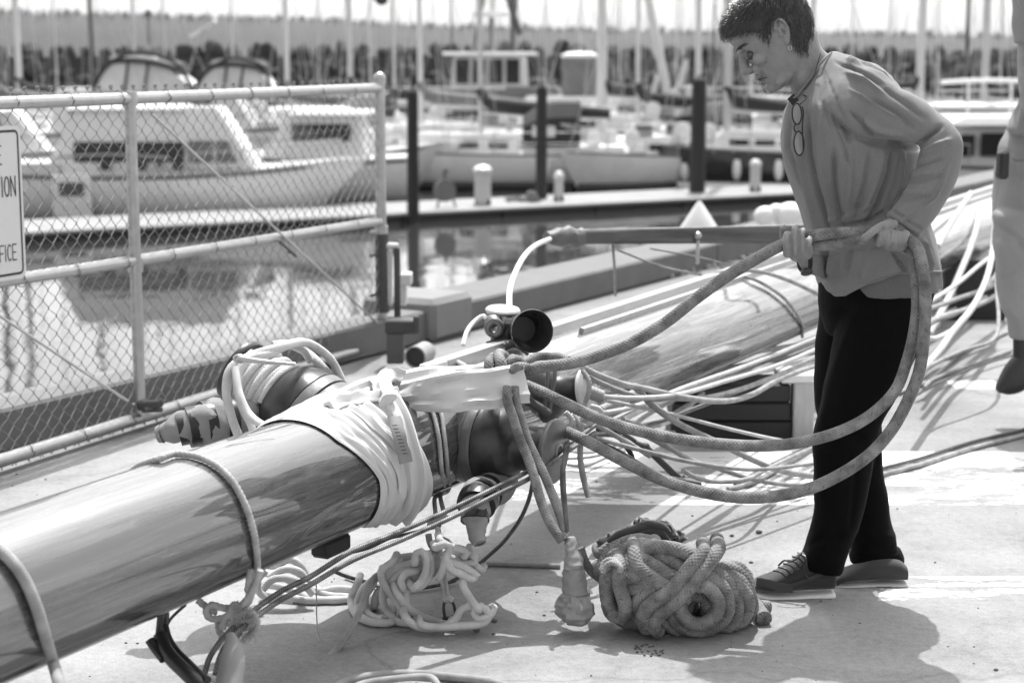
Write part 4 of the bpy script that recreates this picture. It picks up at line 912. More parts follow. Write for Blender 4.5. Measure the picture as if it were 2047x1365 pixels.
# ================================================================ big grey rope bundle
gb = thing('grey_rope_bundle', 'big tangled bundle of thick grey braided rope on the concrete by the shoe', 'rope coil', tuple(G(1370, 1275)))
def BZ(q, lay):
    out = []
    for a, b in q:
        px, py = 1050+a/3.4117, 965+b/3.4117; u = (a-1020)/560; v = (b-740)/370
        y = 4.375-.10*math.sqrt(max(0, 1-u*u*.9-v*v*.9))-.027*lay; p = P(px, py, y)
        if p.z < .02: p.z = .02
        out.append(p)
    return out
BN = [([(600, 880), (680, 950), (800, 990), (930, 1010)], -2.0), ([(600, 600), (700, 520), (850, 500), (1000, 520), (1150, 560), (1300, 620)], -2.5), ([(700, 820), (760, 900), (860, 960), (960, 980)], -2),
      ([(640, 640), (760, 600), (900, 600), (1040, 640), (1180, 720), (1250, 820)], -2), ([(720, 700), (800, 780), (900, 840), (1000, 870), (1100, 860)], -1.5), ([(1150, 820), (1200, 860), (1230, 920), (1160, 930), (1080, 890)], -3), ([(740, 560), (720, 640), (760, 720), (860, 760)], -2),
      ([(1180, 640), (1280, 600), (1400, 590), (1480, 640), (1520, 740), (1545, 850), (1500, 970), (1380, 1040), (1240, 1068), (1100, 1060), (980, 1020), (890, 950)], -1.6), ([(1300, 600), (1400, 570), (1480, 600), (1520, 680), (1500, 760)], -2.6),
      ([(1350, 640), (1440, 650), (1500, 730), (1530, 830), (1500, 940), (1420, 1000)], -1), ([(1440, 700), (1505, 760), (1520, 850), (1480, 930), (1430, 960)], -.2),
      ([(1250, 590), (1350, 650), (1420, 750), (1445, 860), (1400, 970), (1290, 1040), (1150, 1050), (1030, 1010), (950, 940), (930, 890)], -.3),
      ([(1190, 620), (1290, 660), (1360, 740), (1385, 850), (1350, 930), (1260, 990), (1150, 1005), (1060, 970), (1000, 900), (990, 860)], .3),
      ([(1120, 700), (1220, 700), (1300, 770), (1320, 860), (1270, 930), (1180, 965), (1110, 940), (1060, 880), (1050, 840)], .9), ([(1100, 760), (1170, 760), (1240, 800), (1240, 870)], -.8),
      ([(880, 960), (850, 900), (900, 830), (1000, 790), (1090, 790)], -.3),
      ([(520, 600), (560, 500), (660, 420), (780, 390), (880, 420), (960, 470), (1050, 500)], -1), ([(530, 480), (600, 430), (700, 400), (790, 420), (860, 460)], -2.2), ([(620, 520), (690, 450), (790, 420), (870, 440)], -.2),
      ([(1000, 640), (900, 580), (810, 520), (790, 480), (850, 445), (950, 440), (1060, 460), (1160, 510), (1220, 580)], .2), ([(880, 510), (960, 520), (1050, 570), (1120, 630), (1170, 690)], -.4), ([(840, 500), (930, 490), (1040, 520), (1140, 580)], -.9),
      ([(750, 480), (760, 560), (850, 630), (950, 700), (1040, 740)], .6), ([(720, 540), (740, 620), (830, 680), (930, 740), (1000, 780)], .0),
      ([(650, 660), (760, 640), (880, 660), (980, 710)], .2), ([(660, 720), (770, 710), (880, 700), (960, 740)], .0), ([(740, 870), (780, 780), (870, 730), (980, 720)], .1), ([(790, 920), (830, 840), (910, 790), (1000, 770)], .4), ([(740, 810), (800, 750), (880, 740)], -.5),
      ([(610, 560), (560, 650), (555, 760), (580, 850), (620, 890)], .2), ([(640, 570), (640, 680), (670, 790), (690, 870), (650, 920), (600, 900)], .9), ([(560, 600), (550, 700), (570, 800), (610, 870)], -.6),
      ([(1315, 455), (1270, 520), (1210, 600), (1130, 700), (1050, 790), (960, 860), (890, 930), (875, 990), (900, 1010)], 1.3), ([(1215, 480), (1150, 545), (1075, 640), (1000, 730), (910, 790), (835, 845), (800, 920), (825, 985)], 1.2)]
for q, ly in BN: rope(None, tuck(BZ(q, ly), .07), .0190, MR_GREY, n=18, name='rope_turn', parent=gb)
rope(None, [G(1500, 1200, .03), G(1515, 1218, .022), G(1528, 1236, .02)], .0205, MR_GREY, n=16, name='rope_end', parent=gb)
rope(None, [P(1498, 1200, 4.5), P(1516, 1212, 4.5), P(1536, 1214, 4.51)], .0190, MR_GREY, n=16, name='rope_end', parent=gb)
rope(None, BZ([(520, 600), (545, 540), (590, 525), (640, 560), (650, 590)], 1.7), .0085, MR_TAN, lay=3, pitch=.03, name='seizing', parent=gb)
rope(None, BZ([(530, 615), (560, 560), (600, 545), (650, 580), (640, 610)], 1.9), .0085, MR_TAN, lay=3, pitch=.03, name='seizing', parent=gb)
# dark cloth on top of the bundle
dc = thing('dark_cloth', 'crumpled dark cloth tied on top of the big rope bundle', 'cloth', tuple(P(1290, 1080, 4.50)))
M_DCL = mat('dark_knit_cloth', .045, .9, .3, 30, bump=.001, sheen=.6)
def lump(c, r, sc, seed, nm='cloth_fold'):
    s = ball((0, 0, 0), 1, 36, 20); V = []
    for v in s[0]:
        v = Vector(v); k = 1+.30*noise.noise(v*1.5+Vector((seed, 0, 0)))+.13*math.sin(7*v.x+4*v.z+3*noise.noise(v*2+Vector((seed, 0, 0))))
        V.append(Vector(c)+Vector((v.x*sc[0], v.y*sc[1], v.z*sc[2]))*r*k)
    return obj(nm, (V, s[1]), M_DCL, dc, smooth=80)
for k, (a, b, y, r, sc) in enumerate([(600, 420, 4.62, .034, (1.1, .8, .9)), (660, 400, 4.62, .030, (1.3, .8, .7)), (760, 350, 4.64, .036, (1.4, .9, .6)), (860, 330, 4.64, .040, (1.2, .8, .8)), (930, 345, 4.64, .034, (1.0, .8, 1.0)), (795, 275, 4.66, .016, (1.3, 1, 1)), (1020, 390, 4.66, .026, (1.1, .8, 1.0)), (900, 390, 4.66, .045, (1.4, .8, .6))]):
    p = P(1050+a/3.4117, 965+b/3.4117, y-.16); lump(tuple(p), r, sc, k*3.1)
for q in ([(560, 400), (640, 350), (740, 320), (850, 290), (960, 310)], [(620, 370), (720, 350), (840, 330), (930, 350), (980, 400)], [(700, 390), (800, 360), (900, 370), (960, 430)], [(760, 290), (850, 280), (940, 300), (985, 340)]):
    obj('cloth_fold', tube([P(1050+a/3.4117, 965+b/3.4117, 4.42) for a, b in q], .011, 12, rfun=lambda f: .5+.6*math.sin(f*math.pi)), M_DCL, dc)
# ================================================================ ropes and wires crossing behind the woman
B1 = lambda l, q, r=.009, m=None, **k: rope(l, q, r, m or MR_TAN, **k)
B1('tan rope leaving the far winch and crossing behind her knees, upper one', Z('a', [(1415, 120, 4.95), (1520, 170, 5.0), (1700, 235, 5.1), (1850, 265, 5.2), (2047, 310, 5.3)])+[(1440, 802, 5.6), (1500, 790, 5.9), (1560, 757, 6.2), (1640, 728, 6.6)], .0098)
B1('tan rope leaving the far winch and sagging to the right', Z('a', [(1420, 170, 4.97), (1560, 235, 5.05), (1700, 290, 5.15), (1850, 330, 5.2)])+[(1340, 796, 5.3), (1400, 796, 5.5), (1480, 778, 5.8), (1560, 748, 6.1), (1640, 710, 6.5)], .0085)
B1('pale rope from the taped sleeve beside the far winch to the right', Z('a', [(1480, 300, 4.95), (1600, 320, 5.0), (1800, 325, 5.1), (2047, 305, 5.3)])+[(1450, 762, 5.7), (1560, 728, 6.1), (1650, 690, 6.5)], .0075, MR_WHITE)
B1('tan rope hanging in a low curve behind her legs, upper one', Z('f', [(-90, 190, 5.2), (0, 290, 5.25), (120, 380, 5.3), (260, 455, 5.4), (400, 520, 5.5), (560, 600, 5.6), (740, 665, 5.8), (900, 690, 5.9)]), .0105)
B1('tan rope hanging in a low curve behind her legs, lower one', Z('f', [(-150, 380, 5.0), (-40, 420, 5.1), (60, 500, 5.2), (200, 590, 5.3), (380, 650, 5.4), (560, 705, 5.5), (740, 735, 5.6), (900, 735, 5.7)]), .0078)
B1('thin grey cable along the ground side of the curve behind her legs', Z('f', [(180, 660, 5.0), (260, 700, 5.1), (360, 720, 5.2), (500, 712, 5.3), (640, 650, 5.6), (760, 590, 5.9), (900, 530, 6.2)]), .0072)
B1('pair of cables on the concrete left of her trousers, front one', [G(1455, 978, .01), G(1500, 966, .01), G(1560, 935, .01), G(1630, 893, .01)], .0085)
B1('pair of cables on the concrete left of her trousers, rear one', [G(1470, 968, .01), G(1530, 935, .01), G(1580, 910, .01), G(1630, 884, .01)], .0075, MR_WIRED)
B1('dark cable lying on the concrete running to the right edge, front one', [G(1755, 950, .01), G(1830, 932, .01), G(1930, 900, .01), G(2060, 866, .01), G(2200, 828, .01)], .0085)
B1('dark cable lying on the concrete running to the right edge, rear one', [G(1755, 938, .01), G(1840, 916, .01), G(1940, 884, .01), G(2060, 855, .01), G(2200, 815, .01)], .0070, MR_WIRED)
for k, (q, r, m, l) in enumerate([
    ([(1130, 1350), (1300, 1180), (1500, 1010), (1700, 930), (1900, 840), (2100, 760)], .009, MR_TAN, 'lowest tan cable fanning out behind her towards the right'),
    ([(1000, 1365), (1200, 1150), (1400, 1060), (1650, 950), (1790, 900)], .008, MR_WIRED, 'dark cable beside the lowest tan one behind her'),
    ([(900, 1400), (1150, 1300), (1400, 1200), (1650, 1110), (1930, 1010)], .008, MR_TAN, 'tan cable crossing the sunlit concrete behind her, front one'),
    ([(1050, 1420), (1300, 1290), (1500, 1200), (1750, 1110), (1960, 1050)], .006, MR_WIRED, 'thin dark cable crossing the sunlit concrete behind her')]):
    pts_ = []
    for a, b in q:
        p = G(1600+a/4.5795, 480+b/4.5795, .012+.02*(k % 2)); pts_.append(p)
    B1(l, pts_, r*1.1, m, step=.02)
for k, (q, y, r, m, l) in enumerate([
    ([(1050, 1260), (1170, 1130), (1290, 990), (1400, 830), (1560, 640), (1650, 480), (1720, 300), (1760, 90), (1790, -200)], (6.6, 9.5), .0150, MR_WHITE, 'thick white rope rising steeply from behind her to the man'),
    ([(1120, 890), (1230, 900), (1330, 860), (1450, 780), (1560, 640), (1680, 440), (1795, 320)], (7.2, 9.0), .0115, MR_WHITE, 'white rope sagging in a loop between her and the man'),
    ([(1160, 580), (1350, 460), (1500, 350), (1640, 230), (1780, 130), (1900, 60)], (8.0, 10.0), .0110, MR_WHITE, 'pale rope climbing right across the far part of the mast'),
    ([(1180, 860), (1300, 640), (1380, 480), (1470, 280), (1560, 60), (1620, -150), (1640, -300)], (8.5, 10.5), .0180, MR_WHITE, 'thick pale rope rising to the far spar right of her hip'),
    ([(1260, 60), (1360, -130), (1450, -260), (1530, -380), (1560, -430)], (9, 10.5), .0150, MR_WHITE, 'pale rope beside her elbow rising to the far spar'),
    ([(1130, 650), (1300, 590), (1460, 530), (1640, 470), (1790, 400)], (8.0, 9.6), .012, MR_TAN, 'tan cable across the gap right of her hip, upper one'),
    ([(1130, 770), (1300, 700), (1500, 640), (1700, 560), (1800, 500)], (7.6, 9.3), .013, MR_TAN, 'tan cable across the gap right of her hip, middle one'),
    ([(1120, 830), (1240, 740), (1400, 690), (1560, 600), (1700, 520)], (7.4, 9.0), .009, MR_WIRED, 'dark wire across the gap right of her hip'),
    ([(1270, 110), (1400, 20), (1500, -20), (1620, -110)], (9.5, 10.5), .011, MR_WHITE, 'short pale rope just right of her shirt hem'),
    ([(1790, 300), (1800, 500), (1815, 700), (1800, 860), (1720, 940), (1500, 1010), (1250, 1120), (1100, 1200)], (8.2, 6.8), .0085, MR_TAN, 'tan cable dropping beside the man and turning along the ground')]):
    pts_ = []
    for (a, b, yy) in [(c[0], c[1], c[2]-0) for c in [(q[i][0], q[i][1], y[0]+(y[1]-y[0])*i/(len(q)-1)) for i in range(len(q))]]:
        p = P(1600+a/4.5795, 480+b/4.5795, yy)
        pts_.append(p if p.z > .015 else G(1600+a/4.5795, 480+b/4.5795, .015))
    rope(l, pts_, r, m, step=.02)
# fittings near the far winch
rope('thin tan rope looped over the face of the pale-faced winch', Z('a', [(1415, 140, 4.86), (1455, 200, 4.84), (1455, 280, 4.83), (1430, 370, 4.82), (1415, 440, 4.8)]), .0075, MR_TAN, lay=3, pitch=.03)
tw = thing('taped_sleeve', 'pale taped rope sleeve just right of the pale-faced winch', 'sleeve', tuple(P(1190, 790, 4.95)))
obj('tape_wrap', tube([pt3(q) for q in Z('a', [(1450, 280, 4.92), (1500, 300, 4.92), (1550, 320, 4.92)])], .020, 18, lay=2, pitch=.02, depth=.06), M_TANT, tw)
ck = thing('rope_knot', 'cluster of small pale knots under the pale-faced winch', 'knot', tuple(P(1160, 850, 4.8)))
for k, q in enumerate([[(1300, 420), (1340, 470), (1330, 530), (1350, 560)], [(1325, 440), (1350, 490), (1340, 560)], [(1345, 430), (1370, 470), (1390, 520), (1360, 560)], [(1420, 430), (1470, 470), (1440, 520), (1390, 490), (1420, 450), (1480, 440)], [(1470, 380), (1530, 400), (1550, 440), (1500, 430), (1450, 410)], [(1400, 470), (1440, 440), (1470, 500), (1410, 530)]]):
    rope(None, Z('a', q, 4.74+.01*k), .0075, MR_WHITE, lay=3, pitch=.03, name='strand', parent=ck)
rope('short tan rope end hanging down right of the near winch', Z('a', [(1405, 520), (1400, 620), (1398, 720), (1412, 830), (1435, 930), (1456, 1000)], (4.72, 4.66)), .0085, MR_TAN)
tb = thing('turnbuckle', 'steel rigging turnbuckle slanting down between the ropes left of the woman', 'turnbuckle', tuple(P(1340, 960, 5.0)))
TQ = [P(1290, 893, 4.98), P(1320, 925, 5.0), P(1355, 955, 5.03), P(1392, 975, 5.06)]
obj('body', tube([TQ[0]+(TQ[2]-TQ[0])*.05, TQ[0].lerp(TQ[2], .5), TQ[2]], .0105, 12), M_GALVD, tb)
obj('screw_end', tube([TQ[2], TQ[3]], .007, 10), MR_WIRE, tb); obj('jaw', join([ball(tuple(TQ[0]), .014, 10, 8), cyl(TQ[0]-Vector((.03, 0, -.012)), TQ[0], .009, 10)]), M_GALVD, tb)
rope('braided line from the near winch to the turnbuckle', Z('a', [(1480, 490, 4.8), (1600, 560, 4.85), (1740, 640, 4.9), (1870, 720, 4.97)]), .0075, MR_TAN)
rope('tan rope running along the turnbuckle to the right', Z('a', [(1640, 530, 4.95), (1800, 640, 5.0), (1960, 770, 5.05), (2100, 880, 5.1), (2250, 950, 5.2)]), .0065, MR_WIRED)
rope('stiff black hoop of cable behind the near winch', Z('a', [(1560, 500, 5.0), (1640, 560, 5.02), (1700, 640, 5.05), (1750, 720, 5.06), (1762, 800, 5.06)]), .0078, M_BLACK, cat='cable', name='cable')
rope('black cable lying behind the near winch above the concrete', Z('a', [(1430, 600, 5.0), (1520, 580, 5.1), (1620, 580, 5.2), (1700, 600, 5.3)]), .0065, M_BLACK, cat='cable', name='cable')
for k, q in enumerate([[(1310, 690), (1450, 700), (1600, 660), (1750, 590)], [(1310, 740), (1450, 730), (1580, 700), (1700, 650)], [(1310, 780), (1420, 790), (1560, 740), (1700, 690)]]):
    rope(['uppermost', 'middle', 'lowest'][k]+' of three thin cables on the ground right of the near winch', [G(750+a/3.4117, 700+b/3.4117, .02) for a, b in q], .006, MR_TAN, group='three thin cables by the near winch')
for k, (q, r) in enumerate([([(1540, 540), (1800, 560), (2047, 560)], .006), ([(1560, 470), (1750, 540), (1950, 640), (2100, 720)], .007)]):
    rope(['thin cable passing behind the curved ropes beside the black block', 'thin tan cable slanting in front of the black block'][k], Z('a', q, 5.3), r, MR_TAN)
for k, (x0, y0, x1, y1) in enumerate([(1850, 1290, 2160, 1080), (1900, 1270, 2160, 1120), (1700, 1330, 2160, 1020)]):
    rope(['pale cable crossing the black block, left one', 'pale cable crossing the black block, right one', 'long pale cable running below the mast to the right'][k], [P(1300+(x0-1850)/3, 856+(y0-1290)/3.4, 6.0), P(1340+(x0-1850)/3, 832, 6.3), P(1430, 780-k*12, 6.8), P(1640, 690-k*10, 7.6)], .009, MR_WHITE)
# cables lying along the near flank of the mast to the right
for k, (y0, y1, r, m) in enumerate([(800, 700, .012, MR_TAN), (822, 722, .010, MR_WIRED), (842, 736, .012, MR_WHITE)]):
    rope(['tan', 'dark', 'white'][k]+' cable running close beside the lower flank of the mast', [P(1200, y0+18, 5.2), P(1320, y0-40, 5.9), P(1450, y0-85, 6.6), P(1640, y1-20, 7.6), P(1850, 615+k*14, 9.3), P(2060, 520+k*12, 11.6)], r*.9, m)
# things beyond the mast
tc = thing('white_cone', 'white rounded triangular marker standing beyond the spreader', 'marker', tuple(P(1397, 448, 13.2)))
p = P(1397, 470, 13.2); tz = P(1397, 402, 13.2).z
obj('cone_body', lathe((p.x, p.y, p.z), UP, [(0, .16), (.04, .155), ((tz-p.z)*.9, .028), (tz-p.z, .01)], 20), M_WHITE, tc); obj('cone_foot', box((p.x, p.y, p.z-.01), (.36, .36, .03), .3, .01), M_WHITE, tc)
for k, (px, py, r, l) in enumerate([(1530, 432, .085, 'leftmost of the white fenders behind the woman'), (1552, 424, .07, 'small white fender between two others behind the woman'), (1580, 432, .12, 'largest white fender touching her shirt in the photo')]):
    f = thing('fender', l, 'fender', tuple(P(px, py, 12.6)), 'white fenders on the quay'); c = P(px, py, 12.6)
    obj('fender_body', ball(tuple(c), r, 18, 12, (1, .9, .85)), M_WHITE, f); obj('fender_eye', ball(tuple(c+Vector((r*.9, 0, r*.3))), r*.22, 8, 6), M_GALVD, f)
# heap of pale gravel by the curb
hp = []
for k in range(260):
    f = random.random(); px = 1100+420*f+random.uniform(-20, 20); py = 585-75*f+random.uniform(-14, 12); q = G(px, py); r = random.uniform(.008, .035); hp.append(xf(([tuple(v.co) for v in RM[k % 7].vertices], [tuple(pp.vertices) for pp in RM[k % 7].polygons]), Matrix.Translation((q.x, q.y, r*.4))@Matrix.Scale(r, 4)))
obj('gravel_heap', join(hp), mat('pale_gravel', .38, .9, .3, 30), kind='stuff', smooth=25); tag(bpy.data.objects['gravel_heap'], 'pale gravel strewn along the foot of the curb', 'gravel')

for k, (q, r, m, l) in enumerate([
    ([(1180, 830, 5.0), (1260, 815, 5.3), (1380, 770, 5.9), (1500, 728, 6.5), (1650, 668, 7.3)], .008, MR_WHITE, 'pale line hugging the lower edge of the mast right of the far winch'),
    ([(1195, 858, 4.9), (1290, 850, 5.2), (1400, 812, 5.6), (1520, 765, 6.1), (1640, 724, 6.6)], .007, MR_WIRED, 'dark line passing over the top of the black cribbing'),
    ([(1190, 875, 4.8), (1290, 902, 4.9), (1390, 925, 5.1), (1500, 938, 5.3), (1640, 925, 5.6)], .0065, MR_TAN, 'thin tan line sagging between the two grey loops left of her knees'),
    ([(1210, 800, 5.1), (1330, 825, 5.3), (1460, 858, 5.5), (1560, 880, 5.7), (1640, 892, 5.9)], .0060, MR_WHITE, 'thin pale line crossing the black cribbing downwards'),
    ([(1185, 880, 4.8), (1240, 905, 4.85), (1320, 950, 4.95), (1400, 968, 5.0)], .0080, MR_WIRED, 'dark line running just above the turnbuckle')]):
    rope(l, q, r, m)
# ================================================================ people
def sect(rings, n=26, e=2.3, sub=4, caps=(.5, .5)):
    """rings: (x1,y1, x2,y2, ahead, half depth): two edge points in the picture plane and the body's depth there"""
    A = []
    for (x1, y1, x2, y2, yc, b) in rings:
        p = P(x1, y1, yc); q = P(x2, y2, yc); A.append([*p, *q, b])
    A = np.array(A); m = len(A); out = []
    for i in range(m-1):
        p0 = A[max(0, i-1)]; p1 = A[i]; p2 = A[i+1]; p3 = A[min(m-1, i+2)]
        for k in range(sub):
            t = k/sub; out.append(.5*((2*p1)+(-p0+p2)*t+(2*p0-5*p1+4*p2-p3)*t*t+(-p0+3*p1-3*p2+p3)*t**3))
    out.append(A[-1]); out = np.array(out); rr = []
    def ring(c, sv, b, dv):
        rg = []
        for k in range(n):
            t = 2*math.pi*k/n; ct, st = math.cos(t), math.sin(t)
            rg.append(c+sv*math.copysign(abs(ct)**(2/e), ct)+dv*b*math.copysign(abs(st)**(2/e), st))
        return rg
    C = [(Vector(o[:3])+Vector(o[3:6]))/2 for o in out]; SV = [(Vector(o[3:6])-Vector(o[:3]))/2 for o in out]; Y = Vector((0, 1, 0))
    def dom(i, dr, cap):
        res = []
        L_ = SV[i].length*cap
        for f in (.35, .65, .87, .97): res.append(ring(C[i]+dr*L_*f, SV[i]*math.sqrt(1-f*f), out[i][6]*math.sqrt(1-f*f), Y))
        return res
    d0 = (C[0]-C[1]).normalized(); d1 = (C[-1]-C[-2]).normalized()
    if caps[0]: rr += dom(0, d0, caps[0])[::-1]
    for i, o in enumerate(out): rr.append(ring(C[i], SV[i], max(o[6], .002), Y))
    if caps[1]: rr += dom(len(out)-1, d1, caps[1])
    return loft(rr)
def remesh(s, vox, smooth=4, fac=.5):
    me = bpy.data.meshes.new('tmp'); me.from_pydata([tuple(v) for v in s[0]], [], [list(f) for f in s[1]]); me.update()
    o = bpy.data.objects.new('tmp', me); COL.objects.link(o)
    md = o.modifiers.new('r', 'REMESH'); md.mode = 'VOXEL'; md.voxel_size = vox; md.adaptivity = 0
    if smooth: ms = o.modifiers.new('s', 'SMOOTH'); ms.iterations = smooth; ms.factor = fac
    dg = bpy.context.evaluated_depsgraph_get(); dg.update(); ev = o.evaluated_get(dg); m2 = ev.to_mesh()
    n = len(m2.vertices); co = np.empty(n*3, np.float32); m2.vertices.foreach_get('co', co); no = np.empty(n*3, np.float32); m2.vertices.foreach_get('normal', no)
    F = [tuple(p.vertices) for p in m2.polygons]; ev.to_mesh_clear()
    bpy.data.objects.remove(o); bpy.data.meshes.remove(me)
    return co.reshape(-1, 3).astype(float), F, no.reshape(-1, 3).astype(float)
def PX(V):
    """photo pixel of world points, used to lay folds out on the cloth"""
    x = V[:, 0]; y = V[:, 1]; z = V[:, 2]-CAMZ; d = y*CP-z*SP; u = y*SP+z*CP
    return 1023.5+FPX*x/d, 682.5-FPX*u/d
def folds(V, Nn, lst, side=None):
    px, py = PX(V); D = np.zeros(len(V))
    for (pts, wd, amp) in lst:
        pts = np.array(pts, float); best = np.full(len(V), 1e9); tt = np.zeros(len(V)); n = len(pts)-1
        for i in range(n):
            a, b = pts[i], pts[i+1]; ab = b-a; t = np.clip(((px-a[0])*ab[0]+(py-a[1])*ab[1])/(ab@ab), 0, 1)
            d = np.hypot(px-a[0]-t*ab[0], py-a[1]-t*ab[1]); k = d < best; best[k] = d[k]; tt[k] = ((i+t)/n)[k]
        fade = np.clip(np.minimum(tt, 1-tt)*5+.25, 0, 1); D += amp*fade*np.exp(-(best/wd)**2)
    if side is not None: D *= side
    return V+Nn*D[:, None]
def wob(V, Nn, sc, amp, seed=0, axis=(1, 1, 1)):
    D = np.array([noise.noise(Vector((v[0]*sc*axis[0]+seed, v[1]*sc*axis[1], v[2]*sc*axis[2]))) for v in V]); return V+Nn*(amp*D)[:, None]
def m_skin():
    m = NT('skin'); v = m.coord((1, 1, 1), 'world'); a = m.noise(v, 30, 4); b = m.noise(v, 260, 3)
    c = m.math('ADD', m.math('MULTIPLY_ADD', m.math('SUBTRACT', a, .5), .16, .235), m.math('MULTIPLY', m.math('SUBTRACT', b, .5), .07))
    m.color(c); m.rough(.55); m.b.inputs['Subsurface Weight'].default_value = .15; m.b.inputs['Subsurface Radius'].default_value = (.01, .01, .01); m.b.inputs['Subsurface Scale'].default_value = .5
    m.bump(m.math('ADD', b, a), .0009, .7); return m.m
def m_knit(name, base):
    m = NT(name); v = m.coord((1, 1, 1), 'world'); a = m.noise(v, 7, 4); b = m.noise(m.coord((1, 1, 3), 'world'), 420, 3)
    c = m.math('ADD', m.math('MULTIPLY_ADD', m.math('SUBTRACT', a, .5), .05, base), m.math('MULTIPLY', m.math('SUBTRACT', b, .5), .22))
    m.color(c); m.rough(.9); m.b.inputs['Sheen Weight'].default_value = .1; m.bump(b, .0009, .8); return m.m
M_SKIN = m_skin(); M_SHIRT = m_knit('grey_cotton_knit', .19); M_UNDER = m_knit('undershirt_knit', .13); M_JEANS = mat('black_denim', .0028, .9, .3, 40, bump=.0006, bscale=300, sheen=.02, spec=.12)
HC = (1545, 75); HY0 = 4.76
def H(a, h, y=0.0):
    """head frame: a px towards the face, h px towards the crown, y metres across (minus is her left side)"""
    px = HC[0]-.825*a-.565*h; py = HC[1]+.565*a-.825*h
    return P(px, py, HY0)+Vector((0, y, 0))
def head_rings(o=0.0):
    T = [(-95, 46, 12, 16), (-89, 57, -4, 27), (-78, 62, -22, 36), (-62, 64, -42, 43), (-45, 65, -60, 48), (-28, 66, -72, 52), (-10, 66, -80, 55), (5, 68, -85, 57), (22, 74, -88, 59), (45, 79, -88, 59), (64, 74, -82, 55), (78, 60, -70, 46), (88, 38, -48, 31), (94, 12, -18, 12)]
    rings = []
    for (h, af, ab, w_) in T:
        k = 1+o/80; af_, ab_ = af+o, ab-o; wm = (w_+o)/741; hh = h+(o if h > 60 else (-o*.3 if h < -60 else 0)); rg = []
        c = (af_+ab_)/2*.55+ab_*.0+(-6)*.45; 
        for i in range(36):
            t = 2*math.pi*i/36; ct, st = math.cos(t), math.sin(t); rad = (af_-c) if ct > 0 else (c-ab_)
            e_ = 2.25 if ct > 0 else 2.1
            a = c+rad*math.copysign(abs(ct)**(2/e_), ct); y = wm*math.copysign(abs(st)**(2/e_), st)*(1-.10*max(0, ct))
            rg.append(H(a, hh, y))
        rings.append(rg)
    return loft(rings)
def eb(a, h, y, r, sc=(1, 1, 1)):
    """ellipsoid in the head frame; r in px"""
    c = H(a, h, y/741); s = ball((0, 0, 0), r/741, 14, 10); V = []
    fx = Vector((-.825, 0, -.565)); ux = Vector((-.565, 0, .825))
    for v in s[0]: V.append(c+fx*v[0]*sc[0]+Vector((0, 1, 0))*v[1]*sc[1]+ux*v[2]*sc[2])
    return V, s[1]
def finger(pts, r0, r1): return tube([pt3(p) for p in pts], r0, 12, step=.004, rfun=lambda f: (1+(r1/r0-1)*f)*(1 if f < .93 else math.sqrt(max(.05, 1-((f-.93)/.075)**2))))[:2]
woman = thing('person', 'short-haired woman in a grey sweatshirt and black trousers hauling thick rope with both hands', 'person', tuple(G(1660, 1200)))
ear = [tube([H(-3, 12, -.078), H(-4, 24, -.082), H(-12, 34, -.084), H(-24, 32, -.086), H(-30, 18, -.084), H(-29, 0, -.080), H(-22, -16, -.076), H(-12, -28, -.073)], .0056, 10, step=.003)[:2],
       eb(-16, 6, -56, 12, (1.0, .5, 2.0)), eb(-10, -22, -55, 8, (.9, .6, 1.3)), eb(-24, 10, -54, 9, (.9, .55, 1.8)),
       tube([H(-10, 6, -.076), H(-16, 14, -.079), H(-20, 24, -.080)], .0036, 8, step=.003)[:2], eb(-6, -2, -57, 4.5, (1, .8, 1.4))]
ec = H(-14, 4)
ear = [([Vector((ec.x+(q[0]-ec.x)*.8, q[1], ec.z+(q[2]-ec.z)*.8)) for q in e_[0]], e_[1]) for e_ in ear]
face = [head_rings(), eb(71, 2, 0, 8, (1, .9, 1.6)), eb(76, -8, 0, 8.5, (1, .9, 1.6)), eb(80, -18, 0, 9.5, (1, 1, 1.4)), eb(83, -25, 0, 10, (1, 1.05, .95)), eb(75, -28, -9, 7.5, (1.2, .8, .9)), eb(75, -28, 9, 7.5, (1.2, .8, .9)), eb(71, -33, 0, 8, (1, 1.1, .6)),
        eb(72, 16, -18, 8, (.9, 2.0, .8)), eb(72, 16, 18, 8, (.9, 2.0, .8)), eb(69, -48, 0, 7.5, (1, 2.2, .75)), eb(66.5, -59, 0, 7, (1, 2.1, .75)), eb(58, -80, 0, 15, (1, 1.3, .9)), eb(48, -16, -36, 15, (1.1, .8, 1.0)), eb(48, -16, 36, 15, (1.1, .8, 1.0)),
        eb(64, -34, -22, 9, (1, 1, 1.4)), eb(30, -76, -30, 12, (1.8, .7, 1)), eb(10, -84, 0, 20, (1.7, 1.5, .8))]
neck = sect([(1562, 150, 1632, 60, 4.76, .052), (1580, 178, 1640, 92, 4.765, .052), (1592, 196, 1660, 112, 4.77, .056), (1605, 225, 1700, 140, 4.775, .075)])
torso = sect([(1605, 220, 1715, 150, 4.79, .10), (1605, 270, 1750, 220, 4.80, .12), (1620, 350, 1780, 330, 4.80, .11), (1650, 470, 1800, 470, 4.80, .11), (1655, 590, 1845, 580, 4.78, .15)])
armL = sect([(1718, 170, 1705, 225, 4.69, .030), (1782, 203, 1758, 245, 4.63, .026), (1848, 240, 1828, 266, 4.585, .024), (1900, 290, 1868, 290, 4.56, .022), (1888, 340, 1858, 330, 4.56, .022), (1862, 400, 1832, 385, 4.55, .024), (1834, 452, 1790, 425, 4.54, .024), (1814, 478, 1768, 440, 4.53, .022)])
handL = [sect([(1822, 474, 1776, 440, 4.53, .020), (1822, 486, 1764, 452, 4.515, .021), (1818, 490, 1756, 468, 4.505, .022), (1812, 494, 1760, 484, 4.505, .020)], e=2.6),
         finger([(1790, 448, 4.50), (1768, 450, 4.478), (1748, 461, 4.468), (1733, 472, 4.466), (1722, 478, 4.468)], .0125, .0095)]
